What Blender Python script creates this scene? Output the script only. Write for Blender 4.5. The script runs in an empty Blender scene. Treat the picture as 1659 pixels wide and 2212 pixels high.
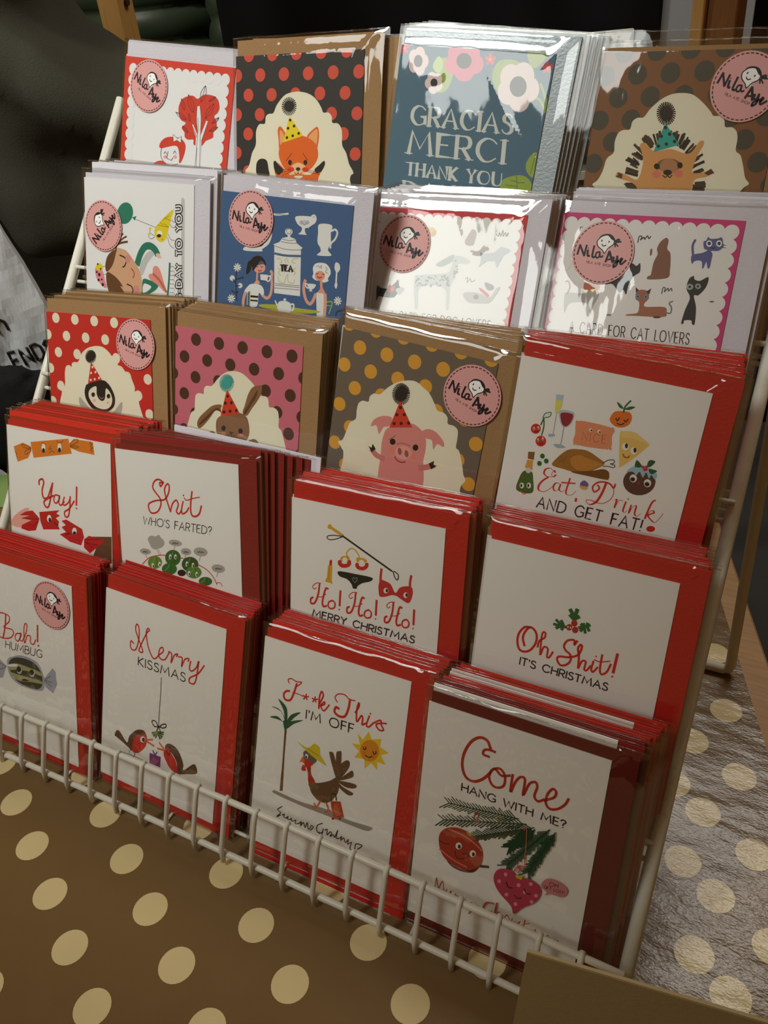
import bpy, bmesh, math, random
from mathutils import Vector, Matrix, noise, geometry
scene = bpy.context.scene
C = scene.collection

# ------------------------------------------------------------------ camera
cam_d = bpy.data.cameras.new('camera'); cam = bpy.data.objects.new('camera', cam_d); C.objects.link(cam)
scene.camera = cam
cam_d.sensor_fit = 'VERTICAL'; cam_d.sensor_height = 24.0
cam_d.lens = 24.0 * 1850.2 / 2212.0
cam_d.clip_start = 0.01
YAW, PITCH, ROLL = -0.5432, 0.6191, 0.1117
_f = Vector((math.sin(YAW)*math.cos(PITCH), math.cos(YAW)*math.cos(PITCH), -math.sin(PITCH)))
_r = Vector((math.cos(YAW), -math.sin(YAW), 0)); _d = _f.cross(_r)
_r2 = _r*math.cos(ROLL) + _d*math.sin(ROLL); _d2 = _d*math.cos(ROLL) - _r*math.sin(ROLL)
_m = Matrix((_r2, -_d2, -_f)).transposed().to_4x4(); _m.translation = Vector((0.3751, -0.2286, 0.5218))
cam.matrix_world = _m

# ------------------------------------------------------------------ world, exposure
w = bpy.data.worlds.new('world'); scene.world = w; w.use_nodes = True
w.node_tree.nodes['Background'].inputs[0].default_value = (0.27, 0.140, 0.045, 1)
w.node_tree.nodes['Background'].inputs[1].default_value = 0.43
scene.view_settings.view_transform = 'Standard'; scene.view_settings.look = 'None'
scene.view_settings.exposure = 0.0; scene.view_settings.gamma = 1.0
scene.view_settings.use_curve_mapping = False
scene.cycles.transparent_max_bounces = 32
scene.cycles.max_bounces = 8

# ------------------------------------------------------------------ lights of the hall, plus two added spots
def aim(o, target):
    o.rotation_euler = (Vector(target) - o.location).to_track_quat('-Z', 'Y').to_euler()
def area(name, loc, target, sx, sy, watts, col):
    l = bpy.data.lights.new(name, 'AREA'); l.shape = 'RECTANGLE'; l.size = sx; l.size_y = sy
    l.energy = watts; l.color = col
    o = bpy.data.objects.new(name, l); C.objects.link(o); o.location = loc; aim(o, target); return o
def spot(name, loc, target, watts, deg, blend, r, col):
    l = bpy.data.lights.new(name, 'SPOT'); l.energy = watts; l.spot_size = math.radians(deg); l.spot_blend = blend
    l.shadow_soft_size = r; l.color = col
    o = bpy.data.objects.new(name, l); C.objects.link(o); o.location = loc; aim(o, target); return o
area('daylight_window', (-1.30, -2.5, 2.42), (0.1, 0.3, 0.3), 1.45, 0.62, 13, (0.97, 1.0, 0.95))
spot('added_rack_spot', (-0.52, -0.62, 1.74), (-0.17, 0.375, 0.355), 114, 42, 1.0, 0.24, (0.98, 1.0, 0.94))  # added spot; its soft cone imitates the shadow deepening towards the lower right
area('ceiling_panel', (0.30, 1.55, 2.3), (0.30, 1.2, 0.0), 1.1, 0.45, 20, (1.0, 0.95, 0.86))
spot('added_background_spot', (-1.3, 0.2, 2.1), (-1.0, 1.5, 0.1), 95, 62, .6, 0.15, (1.0, 0.95, 0.86))  # added spot to brighten the post, people and bag behind the table

# ------------------------------------------------------------------ materials
MATS = {}
def lin(h):
    h = h.lstrip('#'); v = [int(h[i:i+2], 16)/255 for i in (0, 2, 4)]
    return tuple(c/12.92 if c <= .04045 else ((c+.055)/1.055)**2.4 for c in v) + (1,)
def mat(name, col, rough=0.55, spec=0.5, metal=0.0, grain=0.0, gscale=400.0, bump=0.0, bscale=300.0, coat=0.0, stretch=None):
    if name in MATS: return MATS[name]
    m = bpy.data.materials.new(name); m.use_nodes = True; nt = m.node_tree; b = nt.nodes['Principled BSDF']
    b.inputs['Base Color'].default_value = lin(col); b.inputs['Roughness'].default_value = rough
    b.inputs['Specular IOR Level'].default_value = spec; b.inputs['Metallic'].default_value = metal
    b.inputs['Coat Weight'].default_value = coat
    if grain or bump:
        tc = nt.nodes.new('ShaderNodeTexCoord'); mp = nt.nodes.new('ShaderNodeMapping'); nt.links.new(tc.outputs['Object'], mp.inputs[0])
        if stretch: mp.inputs['Scale'].default_value = stretch
    if grain:
        n = nt.nodes.new('ShaderNodeTexNoise'); n.inputs['Scale'].default_value = gscale; n.inputs['Detail'].default_value = 4
        nt.links.new(mp.outputs[0], n.inputs['Vector'])
        mx = nt.nodes.new('ShaderNodeMix'); mx.data_type = 'RGBA'; c = lin(col)
        mx.inputs[6].default_value = tuple(max(0, x*(1-grain)) for x in c[:3]) + (1,)
        mx.inputs[7].default_value = tuple(min(1, x*(1+grain)) for x in c[:3]) + (1,)
        nt.links.new(n.outputs['Fac'], mx.inputs[0]); nt.links.new(mx.outputs[2], b.inputs['Base Color'])
    if bump:
        n2 = nt.nodes.new('ShaderNodeTexNoise'); n2.inputs['Scale'].default_value = bscale; n2.inputs['Detail'].default_value = 3
        nt.links.new(mp.outputs[0], n2.inputs['Vector'])
        bp = nt.nodes.new('ShaderNodeBump'); bp.inputs['Strength'].default_value = bump; bp.inputs['Distance'].default_value = 0.002
        nt.links.new(n2.outputs['Fac'], bp.inputs['Height']); nt.links.new(bp.outputs[0], b.inputs['Normal'])
    MATS[name] = m; return m
def ink(h): return mat('ink_' + h.lstrip('#'), h, 0.5, 0.35)
def film(name, k=1.0, rough=0.035, bs=60.0, bstr=0.35):
    if name in MATS: return MATS[name]
    m = bpy.data.materials.new(name); m.use_nodes = True; nt = m.node_tree; nt.nodes.remove(nt.nodes['Principled BSDF'])
    out = nt.nodes['Material Output']; tr = nt.nodes.new('ShaderNodeBsdfTransparent'); gl = nt.nodes.new('ShaderNodeBsdfGlossy')
    tr.inputs[0].default_value = (.985, .985, .98, 1); gl.inputs['Roughness'].default_value = rough
    fr = nt.nodes.new('ShaderNodeFresnel'); ge = nt.nodes.new('ShaderNodeNewGeometry'); io = nt.nodes.new('ShaderNodeMapRange')
    io.inputs['To Min'].default_value = 1.5; io.inputs['To Max'].default_value = 1/1.5
    nt.links.new(ge.outputs['Backfacing'], io.inputs['Value']); nt.links.new(io.outputs[0], fr.inputs[0])
    ml = nt.nodes.new('ShaderNodeMath'); ml.operation = 'MULTIPLY'; ml.inputs[1].default_value = k; ml.use_clamp = True
    mx = nt.nodes.new('ShaderNodeMixShader')
    tc = nt.nodes.new('ShaderNodeTexCoord'); n = nt.nodes.new('ShaderNodeTexNoise'); n.inputs['Scale'].default_value = bs; n.inputs['Detail'].default_value = 3
    mp = nt.nodes.new('ShaderNodeMapping'); mp.inputs['Scale'].default_value = (1.0, .45, 1.0); mp.inputs['Rotation'].default_value = (0, 0, -.6)
    nt.links.new(tc.outputs['Object'], mp.inputs[0]); nt.links.new(mp.outputs[0], n.inputs['Vector'])
    bp = nt.nodes.new('ShaderNodeBump'); bp.inputs['Strength'].default_value = bstr; bp.inputs['Distance'].default_value = 0.0012
    nt.links.new(n.outputs['Fac'], bp.inputs['Height']); nt.links.new(bp.outputs[0], gl.inputs['Normal']); nt.links.new(bp.outputs[0], fr.inputs['Normal'])
    nt.links.new(fr.outputs[0], ml.inputs[0]); nt.links.new(ml.outputs[0], mx.inputs[0])
    nt.links.new(tr.outputs[0], mx.inputs[1]); nt.links.new(gl.outputs[0], mx.inputs[2]); nt.links.new(mx.outputs[0], out.inputs[0])
    MATS[name] = m; return m

# ------------------------------------------------------------------ object helpers
def link(name, me, mats, parent=None, loc=None):
    o = bpy.data.objects.new(name, me); C.objects.link(o)
    for m in (mats if isinstance(mats, (list, tuple)) else [mats]):
        if m is not None: me.materials.append(m)
    if parent: o.parent = parent
    if loc: o.location = loc
    return o
def bmo(name, bm, mats, parent=None, smooth=False, loc=None):
    me = bpy.data.meshes.new(name); bm.normal_update(); bm.to_mesh(me); bm.free()
    if smooth:
        for p in me.polygons: p.use_smooth = True
    return link(name, me, mats, parent, loc)
def empty(name, loc=(0, 0, 0)):
    o = bpy.data.objects.new(name, None); o.empty_display_size = .01; C.objects.link(o); o.location = loc; return o
def tag(o, label, cat, group=None):
    o['label'] = label; o['category'] = cat
    if group: o['group'] = group
    return o
def box(bm, a, b, M=None):
    a = Vector(a); b = Vector(b); vs = []
    for z in (a.z, b.z):
        for y in (a.y, b.y):
            for x in (a.x, b.x):
                v = Vector((x, y, z)); vs.append(bm.verts.new(M @ v if M else v))
    for f in ((0, 2, 3, 1), (4, 5, 7, 6), (0, 1, 5, 4), (2, 6, 7, 3), (0, 4, 6, 2), (1, 3, 7, 5)):
        bm.faces.new([vs[i] for i in f])
def tube(bm, pts, r, seg=10, cap=True):
    pts = [Vector(p) for p in pts]; rings = []; n = len(pts); rr = r if isinstance(r, (list, tuple)) else [r]*n
    up = None
    for i, p in enumerate(pts):
        t = ((pts[min(i+1, n-1)] - pts[max(i-1, 0)])).normalized()
        if up is None: up = t.orthogonal().normalized()
        up = (up - t*up.dot(t)).normalized(); s = t.cross(up)
        rings.append([bm.verts.new(p + (up*math.cos(a) + s*math.sin(a))*rr[i]) for a in [2*math.pi*k/seg for k in range(seg)]])
    for i in range(n-1):
        for k in range(seg):
            bm.faces.new([rings[i][k], rings[i][(k+1) % seg], rings[i+1][(k+1) % seg], rings[i+1][k]])
    if cap:
        bm.faces.new(rings[0][::-1]); bm.faces.new(rings[-1])
def smooth_curve(p, closed, n):
    out = []; m = len(p)
    for i in range(m if closed else m-1):
        if closed: a, b, c, d = p[i-1], p[i], p[(i+1) % m], p[(i+2) % m]
        else: a, b, c, d = p[max(i-1, 0)], p[i], p[i+1], p[min(i+2, m-1)]
        for k in range(n):
            t = k/n; t2 = t*t; t3 = t2*t
            out.append(tuple(.5*(2*b[j] + (c[j]-a[j])*t + (2*a[j]-5*b[j]+4*c[j]-d[j])*t2 + (3*b[j]-a[j]-3*c[j]+d[j])*t3) for j in (0, 1)))
    if not closed: out.append(p[-1])
    return out
def clip(poly, x0, y0, x1, y1):
    for ax, lim, s in ((0, x0, 1), (0, x1, -1), (1, y0, 1), (1, y1, -1)):
        out = []
        for i in range(len(poly)):
            a = poly[i-1]; b = poly[i]; ia = s*(a[ax]-lim) >= 0; ib = s*(b[ax]-lim) >= 0
            if ia != ib:
                t = (lim-a[ax])/(b[ax]-a[ax]); out.append((a[0]+(b[0]-a[0])*t, a[1]+(b[1]-a[1])*t))
            if ib: out.append(b)
        poly = out
        if len(poly) < 3: return []
    return poly

# ------------------------------------------------------------------ printed pictures (flat inks, tenths of mm)
ART = {
'girl': ('#d8402c', '#eeeeee #d8402c #1e1a1a #f0a8a8', 'Q0;0;83 85 967 85 967 1395 83 1395|E0;0;83 85 41 0 0 41|E0;0;83 1395 41 0 0 41|E0;0;157 85 41 0 0 41|E0;0;157 1395 41 0 0 41|E0;0;230 85 41 0 0 41|E0;0;230 1395 41 0 0 41|E0;0;304 85 41 0 0 41|E0;0;304 1395 41 0 0 41|E0;0;378 85 41 0 0 41|E0;0;378 1395 41 0 0 41|E0;0;451 85 41 0 0 41|E0;0;451 1395 41 0 0 41|E0;0;525 85 41 0 0 41|E0;0;525 1395 41 0 0 41|E0;0;599 85 41 0 0 41|E0;0;599 1395 41 0 0 41|E0;0;672 85 41 0 0 41|E0;0;672 1395 41 0 0 41|E0;0;746 85 41 0 0 41|E0;0;746 1395 41 0 0 41|E0;0;820 85 41 0 0 41|E0;0;820 1395 41 0 0 41|E0;0;893 85 41 0 0 41|E0;0;893 1395 41 0 0 41|E0;0;967 85 41 0 0 41|E0;0;967 1395 41 0 0 41|E0;0;83 162 42 0 0 42|E0;0;967 162 42 0 0 42|E0;0;83 239 42 0 0 42|E0;0;967 239 42 0 0 42|E0;0;83 316 42 0 0 42|E0;0;967 316 42 0 0 42|E0;0;83 393 42 0 0 42|E0;0;967 393 42 0 0 42|E0;0;83 470 42 0 0 42|E0;0;967 470 42 0 0 42|E0;0;83 547 42 0 0 42|E0;0;967 547 42 0 0 42|E0;0;83 624 42 0 0 42|E0;0;967 624 42 0 0 42|E0;0;83 701 42 0 0 42|E0;0;967 701 42 0 0 42|E0;0;83 779 42 0 0 42|E0;0;967 779 42 0 0 42|E0;0;83 856 42 0 0 42|E0;0;967 856 42 0 0 42|E0;0;83 933 42 0 0 42|E0;0;967 933 42 0 0 42|E0;0;83 1010 42 0 0 42|E0;0;967 1010 42 0 0 42|E0;0;83 1087 42 0 0 42|E0;0;967 1087 42 0 0 42|E0;0;83 1164 42 0 0 42|E0;0;967 1164 42 0 0 42|E0;0;83 1241 42 0 0 42|E0;0;967 1241 42 0 0 42|E0;0;83 1318 42 0 0 42|E0;0;967 1318 42 0 0 42|P1;0;729 1245 778 1276 836 1282 896 1272 932 1233 933 1180 896 1144 919 1109 927 1067 901 1032 901 999 863 978 834 964 801 927 759 919 724 930 718 962 668 956 636 969 628 1002 599 1032 634 1068 586 1085 560 1126 557 1180 587 1232 653 1259 690 1260|Q0;0;730 1192 756 1200 776 1116 785 997 826 1105 844 1101 797 960 810 630 753 623 742 981 692 1064 707 1065 756 994 734 1101|L2;0.35;730 1192 734 1101 754 1005 756 850 753 623|L2;0.35;756 1200 776 1116 781 1008 793 854 802 629|L2;0.35;692 1064 752 982|L2;0.35;844 1101 797 960|L2;0.35;747 1113 761 1016|L2;0.35;760 906 769 739|L2;0.3;762 1224 801 1279 792 1339 753 1284 762 1224|L2;0.25;762 1224 792 1339|L2;0.3;639 1267 643 1200 698 1148 694 1215 639 1267|L2;0.25;639 1267 698 1148|L2;0.3;529 1133 574 1100 638 1092 594 1125 529 1133|L2;0.25;529 1133 638 1092|L2;0.3;814 1117 870 1165 883 1226 826 1178 814 1117|L2;0.25;814 1117 883 1226|L2;0.3;835 1236 871 1249 893 1274 857 1261 835 1236|L2;0.25;835 1236 893 1274|L2;0.3;880 1090 920 1107 942 1138 902 1120 880 1090|L2;0.25;880 1090 942 1138|L2;0.3;858 1034 906 1045 939 1072 892 1062 858 1034|L2;0.25;858 1034 939 1072|L2;0.3;604 1045 625 1017 663 1004 643 1031 604 1045|L2;0.25;604 1045 663 1004|L2;0.3;575 1232 578 1190 613 1157 610 1199 575 1232|L2;0.25;575 1232 613 1157|L2;0.3;656 1136 654 1107 674 1084 676 1112 656 1136|L2;0.25;656 1136 674 1084|P0;0;411 876 558 899 626 834 600 780 540 759 460 768 417 809|P1;0;407 865 401 903 445 942 514 958 599 954 646 915 641 847 615 788 597 785 596 830 558 899|L2;0.35;419 877 412 820 444 772 517 752 586 772|L2;0.35;484 851 476 802 497 796|L2;0.35;442 829 456 845 471 827|L2;0.35;535 840 549 861 563 843|L2;0.35;502 794 521 790 532 811|E3;0;456 808 16 2 1 -11|E3;0;553 820 17 2 1 -12|Q0;0;520 976 569 951 601 971 602 923 562 939 528 924|M2;0.3;520 976 569 951 601 971 602 923 562 939 528 924 520 976|P1;0;310 680 342 742 412 774 468 764 481 713 421 660 310 639|L2;0.3;261 641 249 696 279 720 305 697|L2;0.35;528 752 519 672|L2;0.35;559 755 579 674|Q1;0;521 701 573 708 592 601 523 592|L2;0.35;468 679 524 675|L2;0.3;819 688 833 699 849 692'),
'fox': ('#2b2b2b', '#d8503a #f0ead0 #1e1a1a #e86a18 #f0b070 #f6c890 #e03a20 #f0d818 #8a2a08 #6a3010', 'E0;0;-12 76 43 0 0 43|E0;0;-8 332 43 0 0 43|E0;0;90 203 43 0 0 43|E0;0;188 75 43 0 0 43|E0;0;-3 588 43 0 0 43|E0;0;95 459 43 0 0 43|E0;0;192 330 43 0 0 43|E0;0;290 202 43 0 0 43|E0;0;388 73 43 0 0 43|E0;0;1 843 43 0 0 43|E0;0;99 715 43 0 0 43|E0;0;197 586 43 0 0 43|E0;0;295 458 43 0 0 43|E0;0;393 329 43 0 0 43|E0;0;490 200 43 0 0 43|E0;0;588 72 43 0 0 43|E0;0;6 1099 43 0 0 43|E0;0;104 970 43 0 0 43|E0;0;201 842 43 0 0 43|E0;0;299 713 43 0 0 43|E0;0;397 585 43 0 0 43|E0;0;495 456 43 0 0 43|E0;0;593 327 43 0 0 43|E0;0;690 199 43 0 0 43|E0;0;788 70 43 0 0 43|E0;0;10 1355 43 0 0 43|E0;0;108 1226 43 0 0 43|E0;0;206 1097 43 0 0 43|E0;0;304 969 43 0 0 43|E0;0;402 840 43 0 0 43|E0;0;499 712 43 0 0 43|E0;0;597 583 43 0 0 43|E0;0;695 455 43 0 0 43|E0;0;793 326 43 0 0 43|E0;0;891 197 43 0 0 43|E0;0;988 69 43 0 0 43|E0;0;113 1482 43 0 0 43|E0;0;211 1353 43 0 0 43|E0;0;308 1224 43 0 0 43|E0;0;406 1096 43 0 0 43|E0;0;504 967 43 0 0 43|E0;0;602 839 43 0 0 43|E0;0;699 710 43 0 0 43|E0;0;797 582 43 0 0 43|E0;0;895 453 43 0 0 43|E0;0;993 325 43 0 0 43|E0;0;1091 196 43 0 0 43|E0;0;313 1480 43 0 0 43|E0;0;411 1352 43 0 0 43|E0;0;508 1223 43 0 0 43|E0;0;606 1094 43 0 0 43|E0;0;704 966 43 0 0 43|E0;0;802 837 43 0 0 43|E0;0;900 709 43 0 0 43|E0;0;997 580 43 0 0 43|E0;0;513 1479 43 0 0 43|E0;0;611 1350 43 0 0 43|E0;0;709 1222 43 0 0 43|E0;0;806 1093 43 0 0 43|E0;0;904 964 43 0 0 43|E0;0;1002 836 43 0 0 43|E0;0;713 1477 43 0 0 43|E0;0;811 1349 43 0 0 43|E0;0;909 1220 43 0 0 43|E0;0;1006 1091 43 0 0 43|E0;0;913 1476 43 0 0 43|E0;0;1011 1347 43 0 0 43|P1;0;548 1237 626 1219 684 1181 723 1131 740 1101 781 1100 807 1075 814 1036 858 1030 886 1000 894 961 898 891 931 841 957 771 993 714 966 671 966 416 71 390 95 660 71 713 110 756 138 841 171 898 174 986 202 1033 250 1037 259 1083 284 1100 324 1106 354 1158 418 1217 483 1235|M2;0.7;488 1145 518 1145|M2;0.7;487 1140 516 1131|M2;0.7;484 1135 511 1118|M2;0.7;480 1130 503 1107|M2;0.7;475 1126 492 1098|M2;0.7;468 1124 479 1091|M2;0.7;461 1123 465 1088|M2;0.7;454 1123 450 1088|M2;0.7;447 1124 436 1092|M2;0.7;440 1127 423 1099|M2;0.7;435 1131 412 1108|M2;0.7;430 1136 404 1120|M2;0.7;428 1141 398 1133|M2;0.7;427 1146 396 1147|M2;0.7;428 1152 398 1161|M2;0.7;430 1157 403 1174|M2;0.7;435 1162 412 1185|M2;0.7;440 1165 423 1194|M2;0.7;447 1168 436 1200|M2;0.7;454 1169 450 1203|M2;0.7;461 1169 464 1203|M2;0.7;468 1167 479 1199|M2;0.7;475 1164 492 1192|M2;0.7;480 1161 502 1183|M2;0.7;484 1156 511 1171|M2;0.7;487 1151 516 1158|E2;0;457 1146 38 -1 0 -35|P3;0;362 995 385 1017 425 974 432 923 378 872 371 923|P4;0;381 990 411 969 418 923 385 897|P3;0;695 1010 709 962 701 892 682 861 623 922 609 952 654 992|P4;0;687 997 696 952 682 892 636 927 624 950|P3;0;537 958 629 937 688 892 704 821 670 760 612 718 539 692 459 712 398 768 371 836 389 897 445 938|P5;0;539 779 592 759 612 728 579 697 539 684 493 696 466 727 486 758|E6;0;479 733 27 0 0 -17|E6;0;598 733 26 0 0 -16|Q7;0;460 1085 577 955 408 911|E2;0;467 1057 11 0 0 -10|E2;0;450 1004 11 0 0 -10|E2;0;501 1018 11 0 0 -10|E2;0;441 943 11 0 0 -10|E2;0;490 955 11 0 0 -10|E2;0;540 970 11 0 0 -10|E2;0;469 779 16 0 0 -18|E2;0;599 780 16 0 0 -17|E2;0;539 736 19 0 0 -12|L2;0.5;510 712 523 701 539 709 555 699 571 713|L2;0.5;539 728 539 709|L8;0.5;435 789 459 815 483 841|L8;0.5;578 841 598 815 620 795|P2;0;231 804 269 789 283 736 287 684 186 693 175 757 193 793|P3;0;351 778 419 737 473 675 392 506 365 653 337 716|P2;0;327 778 344 789 371 763 412 727 371 695 337 726|P3;0;684 729 748 770 748 740 710 678 686 513 632 667|P2;0;754 791 761 765 735 724 697 709 677 734 716 765|P3;0;473 696 605 698 684 668 714 409 392 399 419 664|P1;0;506 688 579 689 539 666|L9;0.3;472 732 398 732|L9;0.3;472 725 392 711|L9;0.3;479 719 405 690|L9;0.3;605 728 736 719|L9;0.3;605 722 723 699'),
'grac': ('#4d7286', '#9ab04a #b8cc70 #e8d0d0 #1e1a1a #e8d4d2 #e06a8a #e8d4d0 #e04a5a #f0a040 #5a7a2a #d8dcd4', 'P0;0;306 1421 352 1397 391 1338 389 1284 364 1234 326 1217 291 1222 322 1286 286 1345|P1;0;244 1370 272 1426 310 1401 311 1347 280 1331|P0;0;680 1410 723 1432 793 1433 849 1407 845 1367 738 1314 726 1253 690 1277 660 1342|P0;0;865 1479 917 1502 987 1492 987 1454 938 1399 896 1416|L0;1.6;986 1311 1019 1261 1045 1210 1045 1157|L0;1.4;963 1237 1005 1220 1037 1177|E2;0;172 1393 37 2 7 -43|E2;0;154 1351 37 2 7 -43|E2;0;109 1364 37 2 7 -43|E2;0;101 1414 37 2 7 -43|E2;0;140 1432 37 2 7 -43|E2;0;135 1391 40 2 8 -47|E3;0;135 1391 31 2 6 -36|E4;0;301 1258 33 2 6 -33|E4;0;269 1239 33 2 6 -33|E4;0;238 1266 33 2 6 -33|E4;0;251 1301 33 2 6 -33|E4;0;290 1296 33 2 6 -33|E4;0;270 1272 36 2 6 -36|E3;0;270 1272 25 2 4 -25|E5;0;525 1396 68 4 11 -58|E5;0;468 1351 68 4 11 -59|E5;0;394 1387 69 4 11 -59|E5;0;407 1454 69 4 11 -58|E5;0;487 1460 68 4 11 -58|E5;0;456 1410 74 4 12 -64|E3;0;456 1410 52 3 8 -45|E6;0;916 1279 68 5 14 -72|E6;0;867 1217 69 5 14 -72|E6;0;787 1254 70 5 14 -73|E6;0;787 1338 70 5 14 -72|E6;0;867 1353 69 4 14 -72|E6;0;845 1288 75 5 16 -79|E3;0;845 1288 55 4 11 -58|M7;2;22 1461 53 1472|M7;2;22 1461 46 1438|M7;2;22 1461 6 1436|M7;2;22 1461 -12 1469|M7;2;22 1461 18 1491|E8;0;22 1461 10 1 1 -8|M7;2;631 1428 659 1438|M7;2;631 1428 654 1406|M7;2;631 1428 617 1404|M7;2;631 1428 600 1436|M7;2;631 1428 626 1457|E8;0;631 1428 9 1 1 -8|M7;2;1009 1404 1036 1414|M7;2;1009 1404 1031 1382|M7;2;1009 1404 996 1380|M7;2;1009 1404 979 1411|M7;2;1009 1404 1004 1432|E8;0;1009 1404 9 1 2 -8|P0;0;1042 927 1007 905 986 854 1003 808 1048 782 1047 861|P0;0;945 784 1009 777 1054 730 1054 654 910 636 841 699 856 750|L9;0.4;938 780 965 685|L9;0.4;949 746 904 748|L9;0.4;956 719 878 717|L9;0.4;952 740 1000 745|L9;0.4;1036 914 1028 804|C10;2.6;239 1107 213 1125 180 1126 151 1099 150 1054 181 1020 213 1016 246 1033|K10;2.6;247 1027 244 1066 210 1066|K10;2.6;279 1015 271 1127|M10;0.55;258 1015 299 1015|M10;0.55;250 1127 292 1127|C10;2.6;271 1127 321 1126 340 1105 337 1078 314 1068 275 1067|K10;2.6;308 1067 349 1016|M10;0.55;328 1016 370 1016|K10;2.6;380 1016 420 1127 474 1016|M10;0.55;359 1016 401 1016|M10;0.55;453 1016 495 1016|K10;2.6;394 1056 454 1056|C10;2.6;596 1107 570 1125 537 1126 508 1099 507 1055 538 1020 570 1017 600 1036|K10;2.6;633 1016 625 1128|M10;0.55;612 1016 654 1016|M10;0.55;605 1127 646 1128|K10;2.6;664 1016 704 1128 758 1016|M10;0.55;643 1016 685 1016|M10;0.55;737 1016 779 1016|K10;2.6;678 1056 738 1056|C10;2.6;843 1112 826 1127 803 1126 790 1108 798 1086 824 1074 848 1056 851 1033 831 1017 805 1020 788 1036|K10;2.9;159 838 168 972 237 872 288 973 321 839|M10;0.6;130 838 187 838|M10;0.6;293 839 349 839|K10;2.9;440 974 359 973 371 839 455 840|M10;0.6;412 974 468 974|M10;0.6;427 840 484 840|K10;2.9;364 910 435 911|K10;2.9;505 840 493 974|M10;0.6;477 840 533 840|M10;0.6;465 974 521 974|C10;2.9;493 974 560 973 587 948 583 916 552 903 500 902|K10;2.9;544 902 600 841|M10;0.6;572 840 629 841|C10;2.9;771 951 735 973 691 974 652 941 651 888 693 846 738 843 778 866|K10;2.9;830 842 818 976|M10;0.6;802 842 858 842|M10;0.6;790 976 846 976|K10;2.1;161 780 212 780|M10;0.45;147 780 175 780|M10;0.45;198 780 226 781|K10;2.1;187 780 193 704|M10;0.45;173 780 201 780|M10;0.45;179 704 207 704|K10;2.1;241 704 235 781|M10;0.45;227 704 256 704|M10;0.45;221 780 249 781|K10;2.1;296 704 289 781|M10;0.45;282 704 310 704|M10;0.45;275 781 303 781|K10;2.1;238 745 292 745|K10;2.1;319 705 344 781 382 705|M10;0.45;305 704 333 705|M10;0.45;368 705 396 705|K10;2.1;328 732 368 732|K10;2.1;405 705 398 781 461 705 454 781|M10;0.45;391 705 419 705|M10;0.45;440 781 468 781|K10;2.1;484 705 477 782|M10;0.45;470 705 498 705|M10;0.45;463 781 491 782|K10;2.1;523 782 482 743 532 705|M10;0.45;509 782 537 782|M10;0.45;518 705 546 705|K10;2.1;604 782 634 744 657 782|M10;0.45;590 782 618 782|M10;0.45;643 782 671 782|K10;2.1;634 744 637 706|M10;0.45;623 706 651 706|C10;2.1;719 782 694 775 683 744 699 714 726 706 751 714 762 744 746 775 719 782|C10;2.1;781 783 786 733 796 712 816 706 835 712 842 733 838 783|K10;2.5;161 555 157 662|M10;0.5;140 554 183 555|M10;0.5;136 662 178 663|C10;2.5;157 662 204 660 246 637 251 589 217 559 161 555|K10;2.5;299 558 343 666 396 560|M10;0.5;278 557 321 558|M10;0.5;374 560 417 561|K10;2.5;315 597 377 598|K10;2.5;443 561 438 668 528 563 524 670|M10;0.5;421 561 464 562|M10;0.5;503 670 546 671|K10;2.5;575 564 571 671|M10;0.5;554 564 597 565|M10;0.5;550 671 592 672|K10;2.5;641 673 576 618 649 566|M10;0.5;619 673 662 674|M10;0.5;628 565 671 566|K10;2.5;753 676 692 674 696 567 760 568|M10;0.5;732 675 775 676|M10;0.5;739 568 782 569|K10;2.5;694 624 747 625'),
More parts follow.
